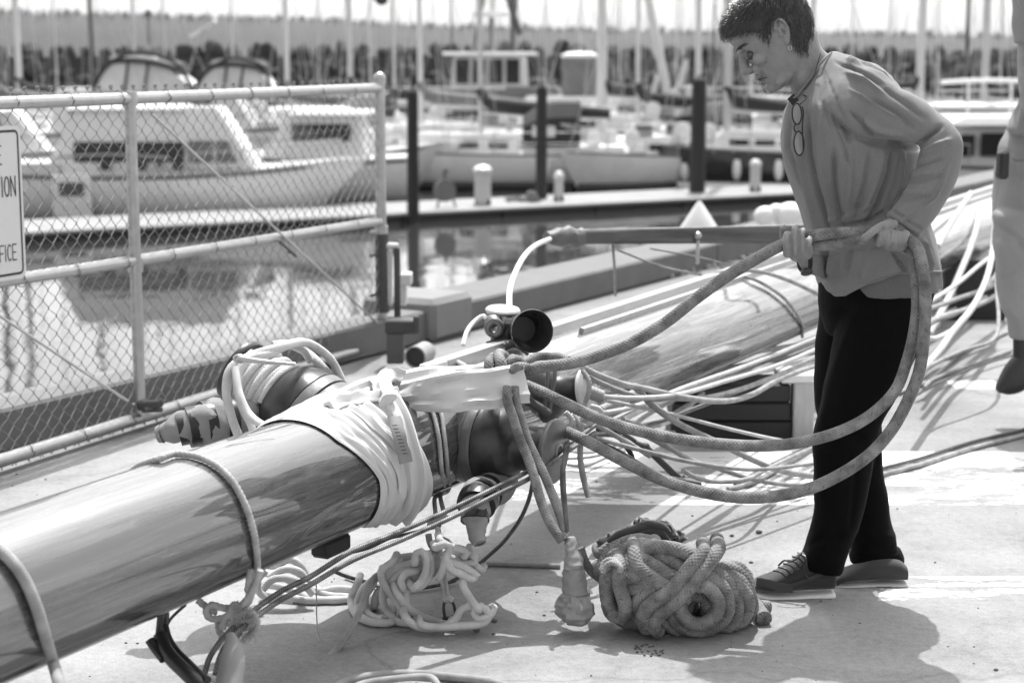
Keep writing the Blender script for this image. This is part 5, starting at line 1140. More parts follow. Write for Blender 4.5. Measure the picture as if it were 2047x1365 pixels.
for k, (x, y) in enumerate([(1759, 484), (1774, 489), (1789, 492), (1804, 491)]):
    handL.append(finger([(x+8, y-28, 4.49), (x+2, y-10, 4.477), (x, y, 4.492), (x-2, y+2, 4.515), (x-3, y-10, 4.535), (x-3, y-22, 4.53)], .0118-.0004*k, .0095))
armR = sect([(1700, 170, 1690, 260, 4.90, .045), (1690, 300, 1640, 310, 4.95, .04), (1700, 440, 1650, 400, 4.90, .035), (1660, 548, 1655, 500, 4.76, .028), (1625, 550, 1625, 506, 4.64, .024), (1604, 540, 1604, 506, 4.56, .022)])
handR = [sect([(1612, 542, 1612, 508, 4.58, .020), (1600, 533, 1602, 498, 4.54, .024), (1596, 522, 1596, 486, 4.53, .030), (1593, 514, 1593, 474, 4.535, .030)], e=2.6), eb(0, 0, 0, 1)]
handR = handR[:1]+[sect([(1568, 500, 1568, 474, 4.535, .018), (1582, 520, 1582, 474, 4.53, .024), (1600, 524, 1600, 478, 4.53, .024), (1617, 518, 1617, 486, 4.535, .018)], e=2.6)]
for k, (x, t_, b_, r) in enumerate([(1573, 463, 510, .0112), (1589, 452, 516, .0118), (1604, 456, 514, .0114), (1617, 472, 508, .0100)]):
    handR.append(finger([(x+1, b_-2, 4.515), (x, b_-14, 4.474), (x-1, (t_+b_)/2, 4.462), (x, t_+10, 4.466), (x+1, t_+3, 4.482)], r*1.06, r*.86))
handR.append(finger([(1575, 500, 4.56), (1568, 480, 4.552), (1566, 462, 4.54), (1568, 453, 4.525)], .012, .010))
legs = [sect([(1700, 600, 1860, 580, 4.70, .085), (1670, 760, 1790, 750, 4.67, .07), (1645, 870, 1745, 870, 4.65, .055), (1645, 1000, 1705, 1000, 4.67, .045), (1625, 1110, 1670, 1120, 4.68, .035), (1622, 1150, 1665, 1160, 4.68, .035)]),
        sect([(1660, 600, 1820, 590, 4.86, .085), (1650, 760, 1760, 750, 4.87, .07), (1665, 880, 1755, 870, 4.86, .055), (1700, 1000, 1762, 1000, 4.85, .045), (1740, 1100, 1785, 1110, 4.83, .035), (1745, 1150, 1790, 1150, 4.82, .035)])]
V, F, Nn = remesh(join([(s[0], s[1]) for s in face+ear+[neck, torso, armL, armR]+handL+handR+legs]), .0028, 2, .5)
# sockets, mouth line, neck creases
def dent(c, r, amp, sc=(1, 1, 1)):
    global V
    fx = np.array((-.825, 0, -.565)); ux = np.array((-.565, 0, .825)); d = V-np.array(tuple(c)); q = ((d@fx)/sc[0])**2+(d[:, 1]/sc[1])**2+((d@ux)/sc[2])**2
    V = V-Nn*(amp*np.exp(-q/(r*r)))[:, None]
for sd in (-1, 1):
    dent(H(68, -1, sd*24/741), .013, .0075, (1, 1.3, .9)); dent(H(60, 8, sd*44/741), .012, .002)
    dent(H(66, -41, sd*20/741), .010, .0015); dent(H(40, -50, sd*40/741), .02, .004, (1.4, 1, 1.2))
dent(H(70, -53.5, 0), .0048, .0045, (3, 5, .75)); dent(H(66, -67, 0), .008, .0035, (1, 2, .8)); dent(H(-17, 4, -.083), .0055, .006, (.8, 1, 1.6))
V = folds(V, Nn, [([(1588, 175), (1606, 130), (1612, 110)], 5, -.002), ([(1575, 182), (1592, 160)], 4, -.002), ([(1530, 182), (1545, 160), (1552, 150)], 4, -.0012), ([(1520, 140), (1530, 158), (1532, 170)], 3, -.0015), ([(1553, 183), (1558, 168)], 3, .0018), ([(1565, 180), (1572, 165)], 3, -.0018)])
for x0, y0, x1, y1 in ((1766, 452, 1764, 486), (1781, 458, 1779, 492), (1797, 464, 1795, 494), (1581, 458, 1582, 512), (1597, 456, 1597, 514), (1611, 462, 1610, 510)): V = folds(V, Nn, [([(x0, y0), (x1, y1)], 2.6, -.0045)])
body = obj('body', (V, F), M_SKIN, woman, smooth=180)
for sd in (-1, 1):
    obj('eye', eb(58, -3, sd*25, 10, (1, 1, 1)), mat('eyeball', .07, .15, .05, 30), woman)
    obj('eyelashes', tube([H(71.2, -6, (sd*20)/741), H(70.0, -7, (sd*26)/741), H(66.5, -7, (sd*32)/741), H(62.5, -5, (sd*36)/741)], .0014, 8, step=.003), mat('dark_lash', .02, .7, .2, 50), woman)
    bm_ = []
    for k in range(42):
        f = random.random(); y = (12+32*f)/741*sd; a = 80-17*f**1.7; h = 15+7*math.sin(f*2.4)+random.uniform(-2.2, 2.2); p = H(a, h, y)
        bm_.append(tube([p, p+(H(a-6, h+1.5, y+sd*8/741)-p)*.6, H(a-10, h+1, y+sd*10/741)], .0007, 4, step=.004))
    obj('eyebrow', join(bm_), mat('brow_hair', .03, .7, .2, 50), woman)
obj('ear_hollow_shade', eb(-15, 1, -60.5, 4.2, (.7, .25, 1.3)), mat('ear_shade_skin', .12, .7, .1, 30), woman)  # darker blob stands in for the shade inside the ear
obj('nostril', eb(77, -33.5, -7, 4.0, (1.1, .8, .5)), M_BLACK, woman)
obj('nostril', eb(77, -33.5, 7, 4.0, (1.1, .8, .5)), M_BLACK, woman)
M_LIP = mat('lip_skin', .17, .4, .15, 60)
obj('lips', join([eb(71.5, -49.5, 0, 6.4, (1, 2.3, .55)), eb(69.5, -58, 0, 6.0, (1, 2.1, .55))]), M_LIP, woman)
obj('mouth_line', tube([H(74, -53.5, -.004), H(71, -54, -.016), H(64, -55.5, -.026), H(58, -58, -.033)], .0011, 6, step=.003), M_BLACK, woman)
obj('earring', tube([H(-10, -30, -.078)+Vector((.004*math.sin(t), -.001, -.004+.0055*math.cos(t))) for t in [i*2*math.pi/12 for i in range(12)]], .0010, 8, step=.002), mat('silver', .5, .15, .05, 10, metal=1), woman)
# hair
HB = [(1430, 70), (1450, 76), (1476, 73), (1503, 64), (1522, 69), (1537, 86), (1541, 70), (1546, 44), (1560, 33), (1574, 40), (1579, 75), (1585, 92), (1600, 103), (1622, 104), (1640, 100)]
def hb(px): return np.interp(px, [p[0] for p in HB], [p[1] for p in HB])
hs_ = head_rings(5.5); HV, HF, HN = remesh(hs_, .006, 2)
px, py = PX(HV); keep = py < hb(px)+2; hc_ = Vector(H(-5, 15))
HV = HV+HN*(.003*np.array([noise.noise(Vector((v[0]*60, v[1]*60, v[2]*25))) for v in HV])*2)[:, None]
HF2 = [f for f in HF if all(keep[i] for i in f)]
hair_p = obj('hair', (HV, HF2), mat('hair_dark', .030, .5, .4, 90, bump=.002, bscale=200, stretch=(3, 3, 1)), woman, smooth=180)
st = []; rr = random.Random(4); cand = [i for i in range(len(HV)) if keep[i]]
crown = Vector(H(-45, 80))
for k in range(5200):
    i = rr.choice(cand); p = Vector(HV[i]); n_ = Vector(HN[i]); pxi = 1023.5+0; 
    fx = Vector((-.825, 0, -.565)); ux = Vector((-.565, 0, .825))
    d = (p-crown); d -= n_*d.dot(n_); 
    if d.length < 1e-4: continue
    d.normalize(); rel = p-hc_; front = rel.dot(fx); d = (d+Vector((0, 0, -.25))+fx*.45*(1 if front > .03 else 0)+Vector((rr.gauss(0, .13), rr.gauss(0, .13), rr.gauss(0, .13)))).normalized(); d = (d-n_*d.dot(n_)).normalized()
    L = rr.uniform(.012, .026)*(.8 if front > .04 else 1); lift = rr.uniform(.0, .007)*(1.6 if rel.dot(ux) > .05 else .7)
    q = [p-n_*.003, p+n_*(.002+lift*.5)+d*L*.4, p+n_*(.001+lift)+d*L*.75, p+n_*(lift*.6)+d*L]
    px1 = 1023.5+FPX*q[3].x/4.9; 
    s_v = d.cross(n_)*rr.uniform(.0005, .0011); Vt = []
    for j, c in enumerate(q):
        kk = 1-.8*j/3; Vt += [c+s_v*kk, c-s_v*kk, c+n_*.0006*kk]
    st.append((Vt, [(3*j+a, 3*j+(a+1) % 3, 3*j+3+(a+1) % 3, 3*j+3+a) for j in range(3) for a in range(3)]))
obj('hair_strands', join(st), mat('hair_strand', .045, .30, .5, 120), hair_p, kind='stuff')
# sweatshirt
shirt = [sect([(1588, 184, 1668, 106, 4.775, .068), (1578, 200, 1735, 122, 4.775, .135), (1564, 238, 1790, 172, 4.775, .185), (1562, 300, 1826, 262, 4.78, .19), (1578, 360, 1838, 335, 4.78, .18), (1600, 420, 1848, 400, 4.785, .175), (1616, 480, 1860, 462, 4.785, .175), (1626, 535, 1872, 515, 4.785, .18), (1642, 588, 1876, 545, 4.785, .185)], caps=(.15, 0), n=40),
         sect([(1700, 118, 1672, 262, 4.70, .075), (1760, 148, 1715, 278, 4.645, .072), (1812, 182, 1768, 290, 4.60, .066), (1868, 224, 1818, 296, 4.575, .060), (1918, 266, 1838, 298, 4.55, .055), (1925, 312, 1832, 318, 4.545, .052), (1908, 368, 1820, 362, 4.545, .049), (1880, 420, 1800, 396, 4.545, .044), (1846, 466, 1780, 424, 4.54, .036), (1836, 478, 1772, 432, 4.54, .031)], caps=(.3, 0), n=30),
         sect([(1700, 150, 1672, 270, 4.86, .075), (1712, 290, 1640, 300, 4.95, .066), (1724, 420, 1650, 390, 4.93, .055), (1690, 520, 1650, 470, 4.84, .045), (1662, 552, 1650, 505, 4.76, .036)], caps=(.3, 0))]
V, F, Nn = remesh(join(shirt), .0052, 5, .5)
near = np.clip((4.86-V[:, 1])/.08, 0, 1)
FL = [([(1652, 150), (1672, 200), (1700, 262)], 2.2, -.0035), ([(1655, 215), (1690, 300), (1700, 340)], 5, -.006), ([(1620, 190), (1612, 240)], 4, .005), ([(1730, 150), (1800, 200), (1850, 240)], 6, -.005), ([(1700, 180), (1760, 215), (1800, 240)], 5, .005), ([(1672, 250), (1700, 268), (1742, 286), (1800, 294), (1836, 296)], 9, -.022), ([(1660, 232), (1690, 262), (1700, 290)], 9, -.012), ([(1722, 240), (1760, 262), (1800, 270)], 10, .008), ([(1700, 225), (1730, 250), (1745, 275)], 7, -.008),
      ([(1598, 190), (1592, 240), (1602, 330), (1632, 450), (1646, 530)], 7, .010), ([(1612, 230), (1618, 320), (1645, 430), (1662, 500)], 8, -.010), ([(1640, 210), (1634, 300), (1655, 400), (1668, 470)], 8, .008), ([(1580, 230), (1578, 300), (1600, 370)], 6, -.006),
      ([(1665, 300), (1668, 380), (1680, 450)], 8, -.009), ([(1700, 300), (1698, 380), (1692, 455)], 9, .009), ([(1786, 300), (1778, 350), (1758, 400), (1730, 450)], 8, -.017), ([(1768, 300), (1752, 360), (1722, 430)], 8, .009), ([(1740, 305), (1728, 370), (1705, 440)], 7, -.008),
      ([(1806, 305), (1800, 360), (1780, 410)], 7, .010), ([(1672, 452), (1700, 448), (1740, 440), (1770, 420)], 6, -.010), ([(1655, 440), (1700, 430), (1755, 400)], 6, .006),
      ([(1640, 460), (1650, 510), (1645, 560)], 7, -.009), ([(1662, 500), (1658, 550)], 8, .008), ([(1700, 500), (1688, 545)], 9, -.006), ([(1740, 500), (1720, 560)], 10, .007), ([(1800, 505), (1826, 540), (1846, 552)], 6, .009), ([(1780, 500), (1812, 545)], 7, -.008), ([(1848, 480), (1860, 540)], 5, .008), ([(1838, 480), (1845, 545)], 5, -.007),
      ([(1620, 525), (1660, 512), (1720, 500), (1790, 492)], 3, -.003), ([(1836, 292), (1856, 272), (1880, 254)], 7, -.014), ([(1842, 306), (1870, 290), (1900, 280)], 7, .008), ([(1826, 336), (1886, 318)], 7, -.005), ([(1822, 352), (1870, 344)], 6, .004), ([(1816, 368), (1884, 352)], 7, -.004), ([(1806, 388), (1850, 384)], 6, .004), ([(1798, 404), (1862, 392)], 7, -.004),
      ([(1790, 448), (1830, 425), (1870, 392), (1898, 330)], 5, .006), ([(1690, 118), (1730, 128), (1780, 158)], 5, .006), ([(1672, 128), (1722, 142), (1770, 170)], 5, -.006), ([(1690, 145), (1730, 158), (1764, 186)], 5, .005), ([(1650, 150), (1640, 200), (1660, 260)], 7, -.005), ([(1740, 200), (1790, 225), (1830, 260)], 10, -.006), ([(1676, 438), (1690, 425)], 5, -.006),
      ([(1778, 428), (1842, 472)], 3.5, .004), ([(1782, 419), (1850, 464)], 2.5, -.004)]
V = folds(V, Nn, [(a, b*.62, max(-.019, min(.016, c*1.9))) for a, b, c in FL], near)
V = wob(V, Nn, 9, .010, 3, (1.5, 1, .7)); V = wob(V, Nn, 24, .0035, 8, (1.4, 1, .7))
# trim the hem along its slanting line and the neck opening
px, py = PX(V); hem = np.interp(px, [1630, 1642, 1660, 1690, 1700, 1740, 1790, 1830, 1880], [575, 588, 594, 592, 586, 566, 548, 544, 543])
bad = py > hem; bd = py > hem+24; V[bad, 2] += ((py-hem)[bad])/FPX*4.75; V[bad, 1] += 0
F = [f for f in F if not all(bd[i] for i in f)]
sh_o = obj('sweatshirt', (V, F), M_SHIRT, woman, smooth=180)
sm = sh_o.modifiers.new('thickness', 'SOLIDIFY'); sm.thickness = .003; sm.offset = -1
un = sect([(1640, 520, 1868, 500, 4.785, .172), (1648, 560, 1874, 540, 4.785, .178), (1660, 598, 1874, 568, 4.785, .18)], caps=(0, 0), n=60, sub=8)
V, F, Nn = (np.array([tuple(v) for v in un[0]]), un[1], None); px, py = PX(V)
V[:, 0] += .004*np.sin(V[:, 1]*90+V[:, 2]*20)
un_o = obj('undershirt', (V, [f for f in F if len(f) == 4]), M_UNDER, woman, smooth=180); un_o.modifiers.new('thickness', 'SOLIDIFY').thickness = .002
obj('collar', tube([P(1590, 186, 4.70), P(1584, 192, 4.735), P(1588, 196, 4.69), P(1606, 176, 4.705), P(1626, 150, 4.70), P(1644, 122, 4.705), P(1662, 106, 4.74)], .0032, 8, step=.006), M_SHIRT, woman)
obj('necklace', tube([P(1640, 108, 4.695), P(1634, 130, 4.69), P(1624, 158, 4.69), P(1608, 180, 4.695)], .0011, 6), M_BLACK, woman)
obj('neckline_shade', ribbon([P(1580, 194, 4.70), P(1586, 200, 4.69), P(1592, 208, 4.685)], .022, .004, (0, -1, 0), wr=0), mat('dark_neck_shade', .02, .9, .2, 30), woman)  # dark strip painted in as the shade inside the neck opening
# trousers
pants = [sect([(1636, 560, 1872, 520, 4.785, .165), (1638, 590, 1866, 560, 4.785, .17), (1640, 620, 1862, 590, 4.78, .165), (1650, 660, 1850, 650, 4.78, .15)], caps=(.1, .2), n=36),
         sect([(1682, 600, 1862, 585, 4.70, .105), (1668, 680, 1836, 690, 4.675, .10), (1652, 760, 1800, 765, 4.66, .09), (1636, 830, 1768, 830, 4.65, .08), (1624, 890, 1752, 890, 4.645, .072), (1627, 960, 1736, 970, 4.655, .067), (1628, 1030, 1720, 1040, 4.665, .065), (1612, 1080, 1700, 1090, 4.675, .064), (1602, 1112, 1688, 1118, 4.675, .062), (1600, 1130, 1682, 1142, 4.675, .058)], caps=(.2, 0), n=30),
         sect([(1638, 610, 1820, 600, 4.86, .10), (1631, 720, 1780, 720, 4.87, .09), (1628, 800, 1762, 800, 4.87, .08), (1650, 880, 1762, 870, 4.87, .07), (1680, 960, 1768, 950, 4.86, .065), (1698, 1040, 1780, 1040, 4.84, .062), (1700, 1100, 1795, 1098, 4.83, .062), (1702, 1118, 1803, 1120, 4.83, .062)], caps=(.2, 0), n=30)]
V, F, Nn = remesh(join(pants), .006, 4, .5)
V = folds(V, Nn, [([(1700, 640), (1660, 760), (1640, 850)], 8, .004), ([(1640, 870), (1680, 860), (1730, 880)], 7, -.006), ([(1645, 900), (1690, 890), (1725, 905)], 7, .005), ([(1630, 1000), (1660, 960), (1665, 920)], 6, .004), ([(1700, 900), (1712, 960), (1700, 1060)], 6, -.006), ([(1615, 1090), (1650, 1070), (1690, 1075)], 7, -.006), ([(1640, 1110), (1660, 1060), (1662, 1030)], 6, .005), ([(1720, 1060), (1750, 1075), (1790, 1070)], 7, .005), ([(1725, 1090), (1760, 1098), (1790, 1092)], 6, -.005), ([(1690, 620), (1720, 640), (1760, 640)], 8, -.005), ([(1745, 880), (1760, 900), (1750, 930)], 5, -.006)])
V = wob(V, Nn, 12, .006, 5)
obj('trousers', (V, F), M_JEANS, woman, smooth=180)
obj('trouser_cuff', sect([(1700, 1104, 1800, 1096, 4.83, .066), (1698, 1112, 1806, 1110, 4.83, .068), (1700, 1122, 1806, 1122, 4.83, .067)], caps=(0, 0)), M_JEANS, woman, smooth=180)
M_SUEDE = mat('grey_suede', .035, .85, .3, 40, bump=.001, bscale=200, sheen=.3); M_SOLE = mat('white_foam_sole', .72, .7, .2, 30); M_SOLEG = mat('grey_sole_block', .10, .6, .2, 30)
def shoe(parent, tops, base, yc, sole, wmax=.046, laces=None, block=None, tilt=0.0):
    """upper, sole and laces; tops: (px, top py, half width factor), base: (px -> ground py)"""
    up = []; so_ = []
    for (x, t, wf) in tops:
        b = base(x); up.append((x, t, x, b-sole*1.2, yc+tilt*(x-tops[0][0]), wmax*wf)); so_.append((x, b-sole, x, b, yc+tilt*(x-tops[0][0]), (wmax+.003)*wf))
    sh_ = obj('shoe', sect(up, n=28, e=2.6, caps=(.25, .25)), M_SUEDE, parent, smooth=180)
    obj('sole', sect(so_, n=24, e=6, caps=(.4, .4)), M_SOLE, sh_, smooth=50); OFF[sh_.name] = OFF[parent.name]
    return sh_
def on(sh_, nm, s, m, **k):
    OFF[sh_.name] = OFF[woman.name]; return obj(nm, s, m, sh_, **k)
bN = lambda x: np.interp(x, [1500, 1530, 1600, 1668], [1200, 1205, 1205, 1202])
s1_ = shoe(woman, [(1504, 1168, .55), (1515, 1157, .8), (1535, 1150, 1), (1560, 1138, 1), (1585, 1120, .95), (1605, 1104, .85), (1630, 1108, .78), (1650, 1118, .78), (1664, 1124, .72)], bN, 4.67, 23, .048)
bF = lambda x: np.interp(x, [1640, 1700, 1750, 1818], [1187, 1186, 1186, 1185])
s2_ = shoe(woman, [(1650, 1166, .6), (1665, 1150, .9), (1690, 1138, 1), (1715, 1128, .9), (1740, 1118, .82), (1770, 1114, .78), (1795, 1118, .78), (1810, 1128, .72)], bF, 4.775, 24, .046)
for s_o, yy, pts_ in ((s1_, 4.61, [(1548, 1140, 1572, 1152), (1558, 1133, 1582, 1147), (1568, 1126, 1592, 1140), (1577, 1119, 1600, 1133), (1586, 1112, 1606, 1124)]),):
    for (xa, ya, xb, yb) in pts_:
        on(s_o, 'lace', tube([P(xa-2, ya, 4.64), P((xa+xb)/2, (ya+yb)/2-3, 4.625), P(xb, yb, 4.615), P(xb+6, yb-4, 4.612)], .0026, 7), M_BLACK if xa != 1568 else M_SUEDE)
    on(s_o, 'lace', tube([P(1602, 1106, 4.61), P(1590, 1118, 4.60), P(1580, 1122, 4.60), P(1568, 1120, 4.605), P(1556, 1130, 4.61)], .0026, 7), M_BLACK)
    on(s_o, 'lace', tube([P(1602, 1108, 4.61), P(1612, 1122, 4.602), P(1606, 1140, 4.602), P(1616, 1158, 4.61)], .0026, 7), M_BLACK)
    on(s_o, 'heel_tab', tube([P(1594, 1103, 4.63), P(1602, 1108, 4.625), P(1610, 1112, 4.62)], .003, 8), M_GALV)
    on(s_o, 'overlay', ribbon([P(1512, 1163, 4.632), P(1535, 1166, 4.62), P(1560, 1173, 4.617), P(1585, 1176, 4.616)], .024, .003, (0, -1, .3), wr=0), mat('dark_suede', .045, .85, .3, 40))
    on(s_o, 'overlay', ribbon([P(1570, 1174, 4.618), P(1600, 1164, 4.62), P(1630, 1152, 4.624), P(1655, 1140, 4.63)], .012, .003, (0, -1, 0), wr=0), mat('dark_suede', .045, .85, .3, 40))
    for k in range(5): on(s_o, 'sole_slit', box(tuple(P(1636+k*6, 1203-k*.8, 4.622)), (.002, .004, .011)), M_BLACK, smooth=False)
on(s2_, 'sole_block', box(tuple(P(1767, 1182, 4.735)), (.047, .012, .028), 0, .002), M_SOLEG)
for k in range(6): on(s2_, 'sole_slit', box(tuple(P(1755+k*5, 1182, 4.728)), (.002, .004, .016)), M_BLACK, smooth=False)
on(s2_, 'overlay', ribbon([P(1672, 1165, 4.735), P(1700, 1155, 4.734), P(1735, 1150, 4.738), P(1760, 1140, 4.742)], .014, .003, (0, -1, 0), wr=0), mat('dark_suede', .045, .85, .3, 40))
# watch and glasses: worn or hung things
wt = thing('wristwatch', 'black wristwatch on her front wrist below the curled fingers', 'watch', tuple(P(1610, 535, 4.55)))
wc_ = P(1610, 524, 4.575)
obj('band', lathe(wc_-Vector((.010, -.006, 0)), (1, -.7, .15), [(0, .0275), (.002, .029), (.018, .029), (.020, .0275)], 30), M_BLACK, wt)
obj('case', lathe(P(1612, 541, 4.548), (.1, -.6, -.8), [(0, .015), (.007, .016), (.009, .013)], 20), M_DARKST, wt)
gl = thing('eyeglasses', 'dark-rimmed eyeglasses hanging from the neckline of her sweatshirt', 'glasses', tuple(P(1596, 310, 4.63)))
def oval(cx, cy, rx, ry, y, tl=0.0):
    out = []
    for i in range(25):
        t = 2*math.pi*i/24; dx = rx*math.cos(t); dy = ry*math.sin(t); out.append(P(cx+dx+tl*dy, cy+dy, y+dx*.0006))
    return out
def skin_y(px, py, lo=4.4):
    return lo
for cx, cy, rx, ry in ((1593, 228, 9.5, 21), (1597, 287, 10, 24)):
    o_ = oval(cx, cy, rx, ry, 4.605, .03); obj('rim', tube(o_, .0021, 8, step=.004), M_BLACK, gl)
    obj('lens', ([Vector(v) for v in o_[:-1]], [tuple(range(24))]), mat('lens_tint', .26, .12, .05, 10), gl, smooth=False)
obj('bridge', tube([P(1590, 249, 4.605), P(1587, 256, 4.598), P(1590, 264, 4.605)], .002, 8, step=.003), M_BLACK, gl)
obj('temple_arm', tube([P(1604, 214, 4.607), P(1606, 225, 4.60), P(1604, 250, 4.60), P(1606, 300, 4.603)], .002, 8), M_BLACK, gl)
obj('temple_arm', tube([P(1600, 208, 4.61), P(1612, 196, 4.64), P(1606, 190, 4.68)], .002, 8), M_BLACK, gl)
# ---------------------------------------------------------------- the man at the right edge
man = thing('person', 'man in light trousers and grey shirt stepping past at the right edge', 'person', tuple(G(2110, 830)))
M_CHINO = m_knit('light_chino', .24); M_TSH = m_knit('grey_tee', .22)
mb = [sect([(2060, -60, 2110, -60, 7.05, .05), (2040, -20, 2150, -20, 7.05, .14), (2045, 40, 2170, 40, 7.05, .19), (2055, 180, 2165, 180, 7.05, .16), (2050, 300, 2170, 300, 7.05, .15)]),
      sect([(2033, -10, 2080, -10, 6.86, .05), (2036, 80, 2075, 80, 6.85, .045), (2034, 130, 2066, 130, 6.82, .038), (2040, 200, 2072, 190, 6.75, .032), (2060, 260, 2085, 250, 6.7, .028), (2070, 290, 2095, 280, 6.68, .03)]),
      sect([(2065, -180, 2135, -190, 7.05, .06), (2060, -140, 2140, -140, 7.05, .075), (2062, -100, 2135, -105, 7.05, .07), (2075, -60, 2120, -70, 7.05, .05)]),
      sect([(2030, 640, 2062, 630, 6.92, .035), (2026, 700, 2058, 690, 6.92, .033), (2030, 730, 2062, 720, 6.92, .035)]), sect([(2100, 640, 2140, 640, 7.15, .05), (2110, 830, 2145, 830, 7.15, .035)])]
V, F, Nn = remesh(join(mb), .009, 3); obj('body', (V, F), M_SKIN, man, smooth=180)
ms_ = [sect([(2060, -50, 2130, -60, 7.05, .07), (2034, -15, 2160, -20, 7.05, .19), (2040, 60, 2180, 60, 7.05, .21), (2046, 200, 2180, 180, 7.05, .20), (2008, 280, 2180, 270, 7.03, .21), (2002, 318, 2180, 318, 7.02, .21)], caps=(.2, .05)), sect([(2026, -10, 2090, -20, 6.90, .075), (2026, 40, 2088, 40, 6.86, .07), (2028, 90, 2084, 92, 6.84, .065)], caps=(.3, 0)), sect([(2036, 90, 2090, 90, 6.92, .1), (2040, 190, 2100, 190, 6.92, .12), (2015, 260, 2100, 260, 6.94, .12)], caps=(.3, .3))]
V, F, Nn = remesh(join(ms_), .009, 4); V = wob(V, Nn, 11, .010, 2); V = folds(V, Nn, [([(2040, 90), (2036, 160), (2030, 240)], 6, -.012), ([(2060, 110), (2050, 200), (2036, 270)], 6, .01), ([(2005, 300), (2040, 312), (2060, 306)], 5, -.006)])
obj('shirt', (V, F), M_TSH, man, smooth=180)
mp_ = [sect([(1998, 318, 2180, 318, 7.02, .19), (1990, 380, 2185, 380, 7.02, .19), (1985, 440, 2180, 450, 7.02, .17)], caps=(.1, .3)), sect([(1986, 430, 2110, 440, 6.93, .11), (1990, 520, 2095, 530, 6.91, .10), (1998, 600, 2082, 600, 6.90, .085), (2012, 640, 2074, 640, 6.90, .075), (2022, 678, 2070, 668, 6.92, .070)], caps=(.3, 0)),
       sect([(2070, 440, 2185, 440, 7.13, .11), (2085, 600, 2175, 600, 7.15, .09), (2095, 790, 2165, 790, 7.15, .075)], caps=(.3, 0))]
V, F, Nn = remesh(join(mp_), .009, 4); V = folds(V, Nn, [([(1990, 450), (2030, 470), (2050, 500)], 6, -.014), ([(1992, 485), (2030, 500)], 6, .01), ([(2000, 560), (2030, 540)], 6, -.008), ([(2030, 320), (2036, 420)], 4, -.006), ([(2014, 610), (2040, 640)], 6, .008)]); V = wob(V, Nn, 13, .008, 9)
obj('trousers', (V, F), M_CHINO, man, smooth=180)
obj('phone_pouch', box(tuple(P(2004, 330, 6.84)), (.04, .05, .11), .2, .01), M_BLACK, man)
obj('sock', sect([(2026, 672, 2066, 664, 6.92, .042), (2026, 700, 2062, 690, 6.92, .040), (2026, 722, 2066, 712, 6.92, .042)]), M_BLACK, man)
sx_ = [(2060, 690, 2075, 745, 6.93, .045), (2035, 705, 2062, 765, 6.92, .048), (2012, 730, 2040, 782, 6.92, .05), (1997, 760, 2016, 788, 6.92, .042), (1992, 774, 2000, 785, 6.92, .03)]
obj('shoe', sect(sx_, e=2.6), mat('black_shoe', .022, .5, .3, 30), man); obj('shoe', sect([(2070, 815, 2070, 850, 7.12, .03), (2095, 800, 2095, 850, 7.12, .048), (2160, 800, 2160, 848, 7.15, .045)]), mat('black_shoe', .022, .5, .3, 30), man)
obj('hair', sect([(2058, -185, 2140, -205, 7.05, .08), (2066, -150, 2150, -160, 7.05, .084), (2100, -120, 2145, -125, 7.05, .078)]), mat('hair_dark', .030, .5, .4, 90), man)
# ================================================================ the marina
WL = -1.8
M_CHROME = mat('polished_steel', .85, .16, .05, 5, metal=1)
M_HULLD = mat('navy_hull', .025, .25, .2, 3, coat=.4); M_GLASS = mat('dark_window_glass', .02, .08, .3, 2); M_TEAK = mat('weathered_teak', .16, .8, .3, 6)
M_COVER = mat('dark_canvas', .030, .85, .3, 4, bump=.004, bscale=8); M_COVERG = mat('grey_canvas', .16, .85, .3, 4, bump=.004, bscale=8); M_ALU = mat('mast_aluminium', .50, .35, .15, 3, metal=.5)
M_SPARD = mat('dark_spar', .06, .5, .2, 3); M_SPARW = mat('white_spar', .62, .4, .1, 3); M_PLASTW = mat('clear_vinyl', .62, .3, .3, 2); M_STRIPE = mat('hull_stripe', .08, .4, .2, 3); M_BOOT = mat('antifouling', .03, .6, .3, 4)
def hull_shape(L, B, fb, rake=.5, transom=.75, sheer=.25, n=22):
    rings = []; side = []
    for i in range(n+1):
        t = i/n; w_ = B/2*(transom+(1-transom)*math.sin(min(1, t/.45)*math.pi/2)) if t < .45 else B/2*max(.015, (1-((t-.45)/.55)**2.3))
        x = -L/2+L*t; z = fb*(1+sheer*(t-.35)**2*2.2*(1 if t > .35 else .6)); r = []
        for (f, zz) in ((1, z), (1.0, z*.78), (.96, z*.45), (.86, .12), (.7, -.02), (.35, -.3), (0, -.42)):
            r.append((x-(rake*(1-zz/fb))*(t**6), -w_*f, zz))
        r2 = [(a, -b, c) for a, b, c in r[:-1]][::-1]; rings.append(r+r2); side.append((x, w_, z))
    return rings, side
def bpart(name, s, m, par, **k): return obj(name, s, m, par, local=True, **k)
def lbox(x0, x1, y0, y1, z0, z1, bev=.02): return box(((x0+x1)/2, (y0+y1)/2, (z0+z1)/2), (abs(x1-x0), abs(y1-y0), abs(z1-z0)), 0, bev)
def trap(x0, x1, w0, w1, z0, z1, rk0=.3, rk1=.5, tb=.9, n=8):
    """cabin: from x0 (aft) to x1 (fore), half widths, raked ends, crowned roof"""
    bot = [(x0, -w0, z0), (x1, -w1, z0), (x1+.0, w1, z0), (x0, w0, z0)]; rings = []
    for f in (0, .7, .92, 1):
        g = 1-(1-tb)*f-(.06 if f == 1 else 0); zz = z0+(z1-z0)*(f if f < 1 else 1.06)
        xa = x0+rk0*f+(.06 if f == 1 else 0); xb = x1-rk1*f-(.08 if f == 1 else 0); r = []
        for (xx, ww, sg) in ((xa, w0*g, -1), (xb, w1*g, -1), (xb, w1*g, 1), (xa, w0*g, 1)): r.append((xx, ww*sg, zz))
        rings.append(r)
    return loft(rings)
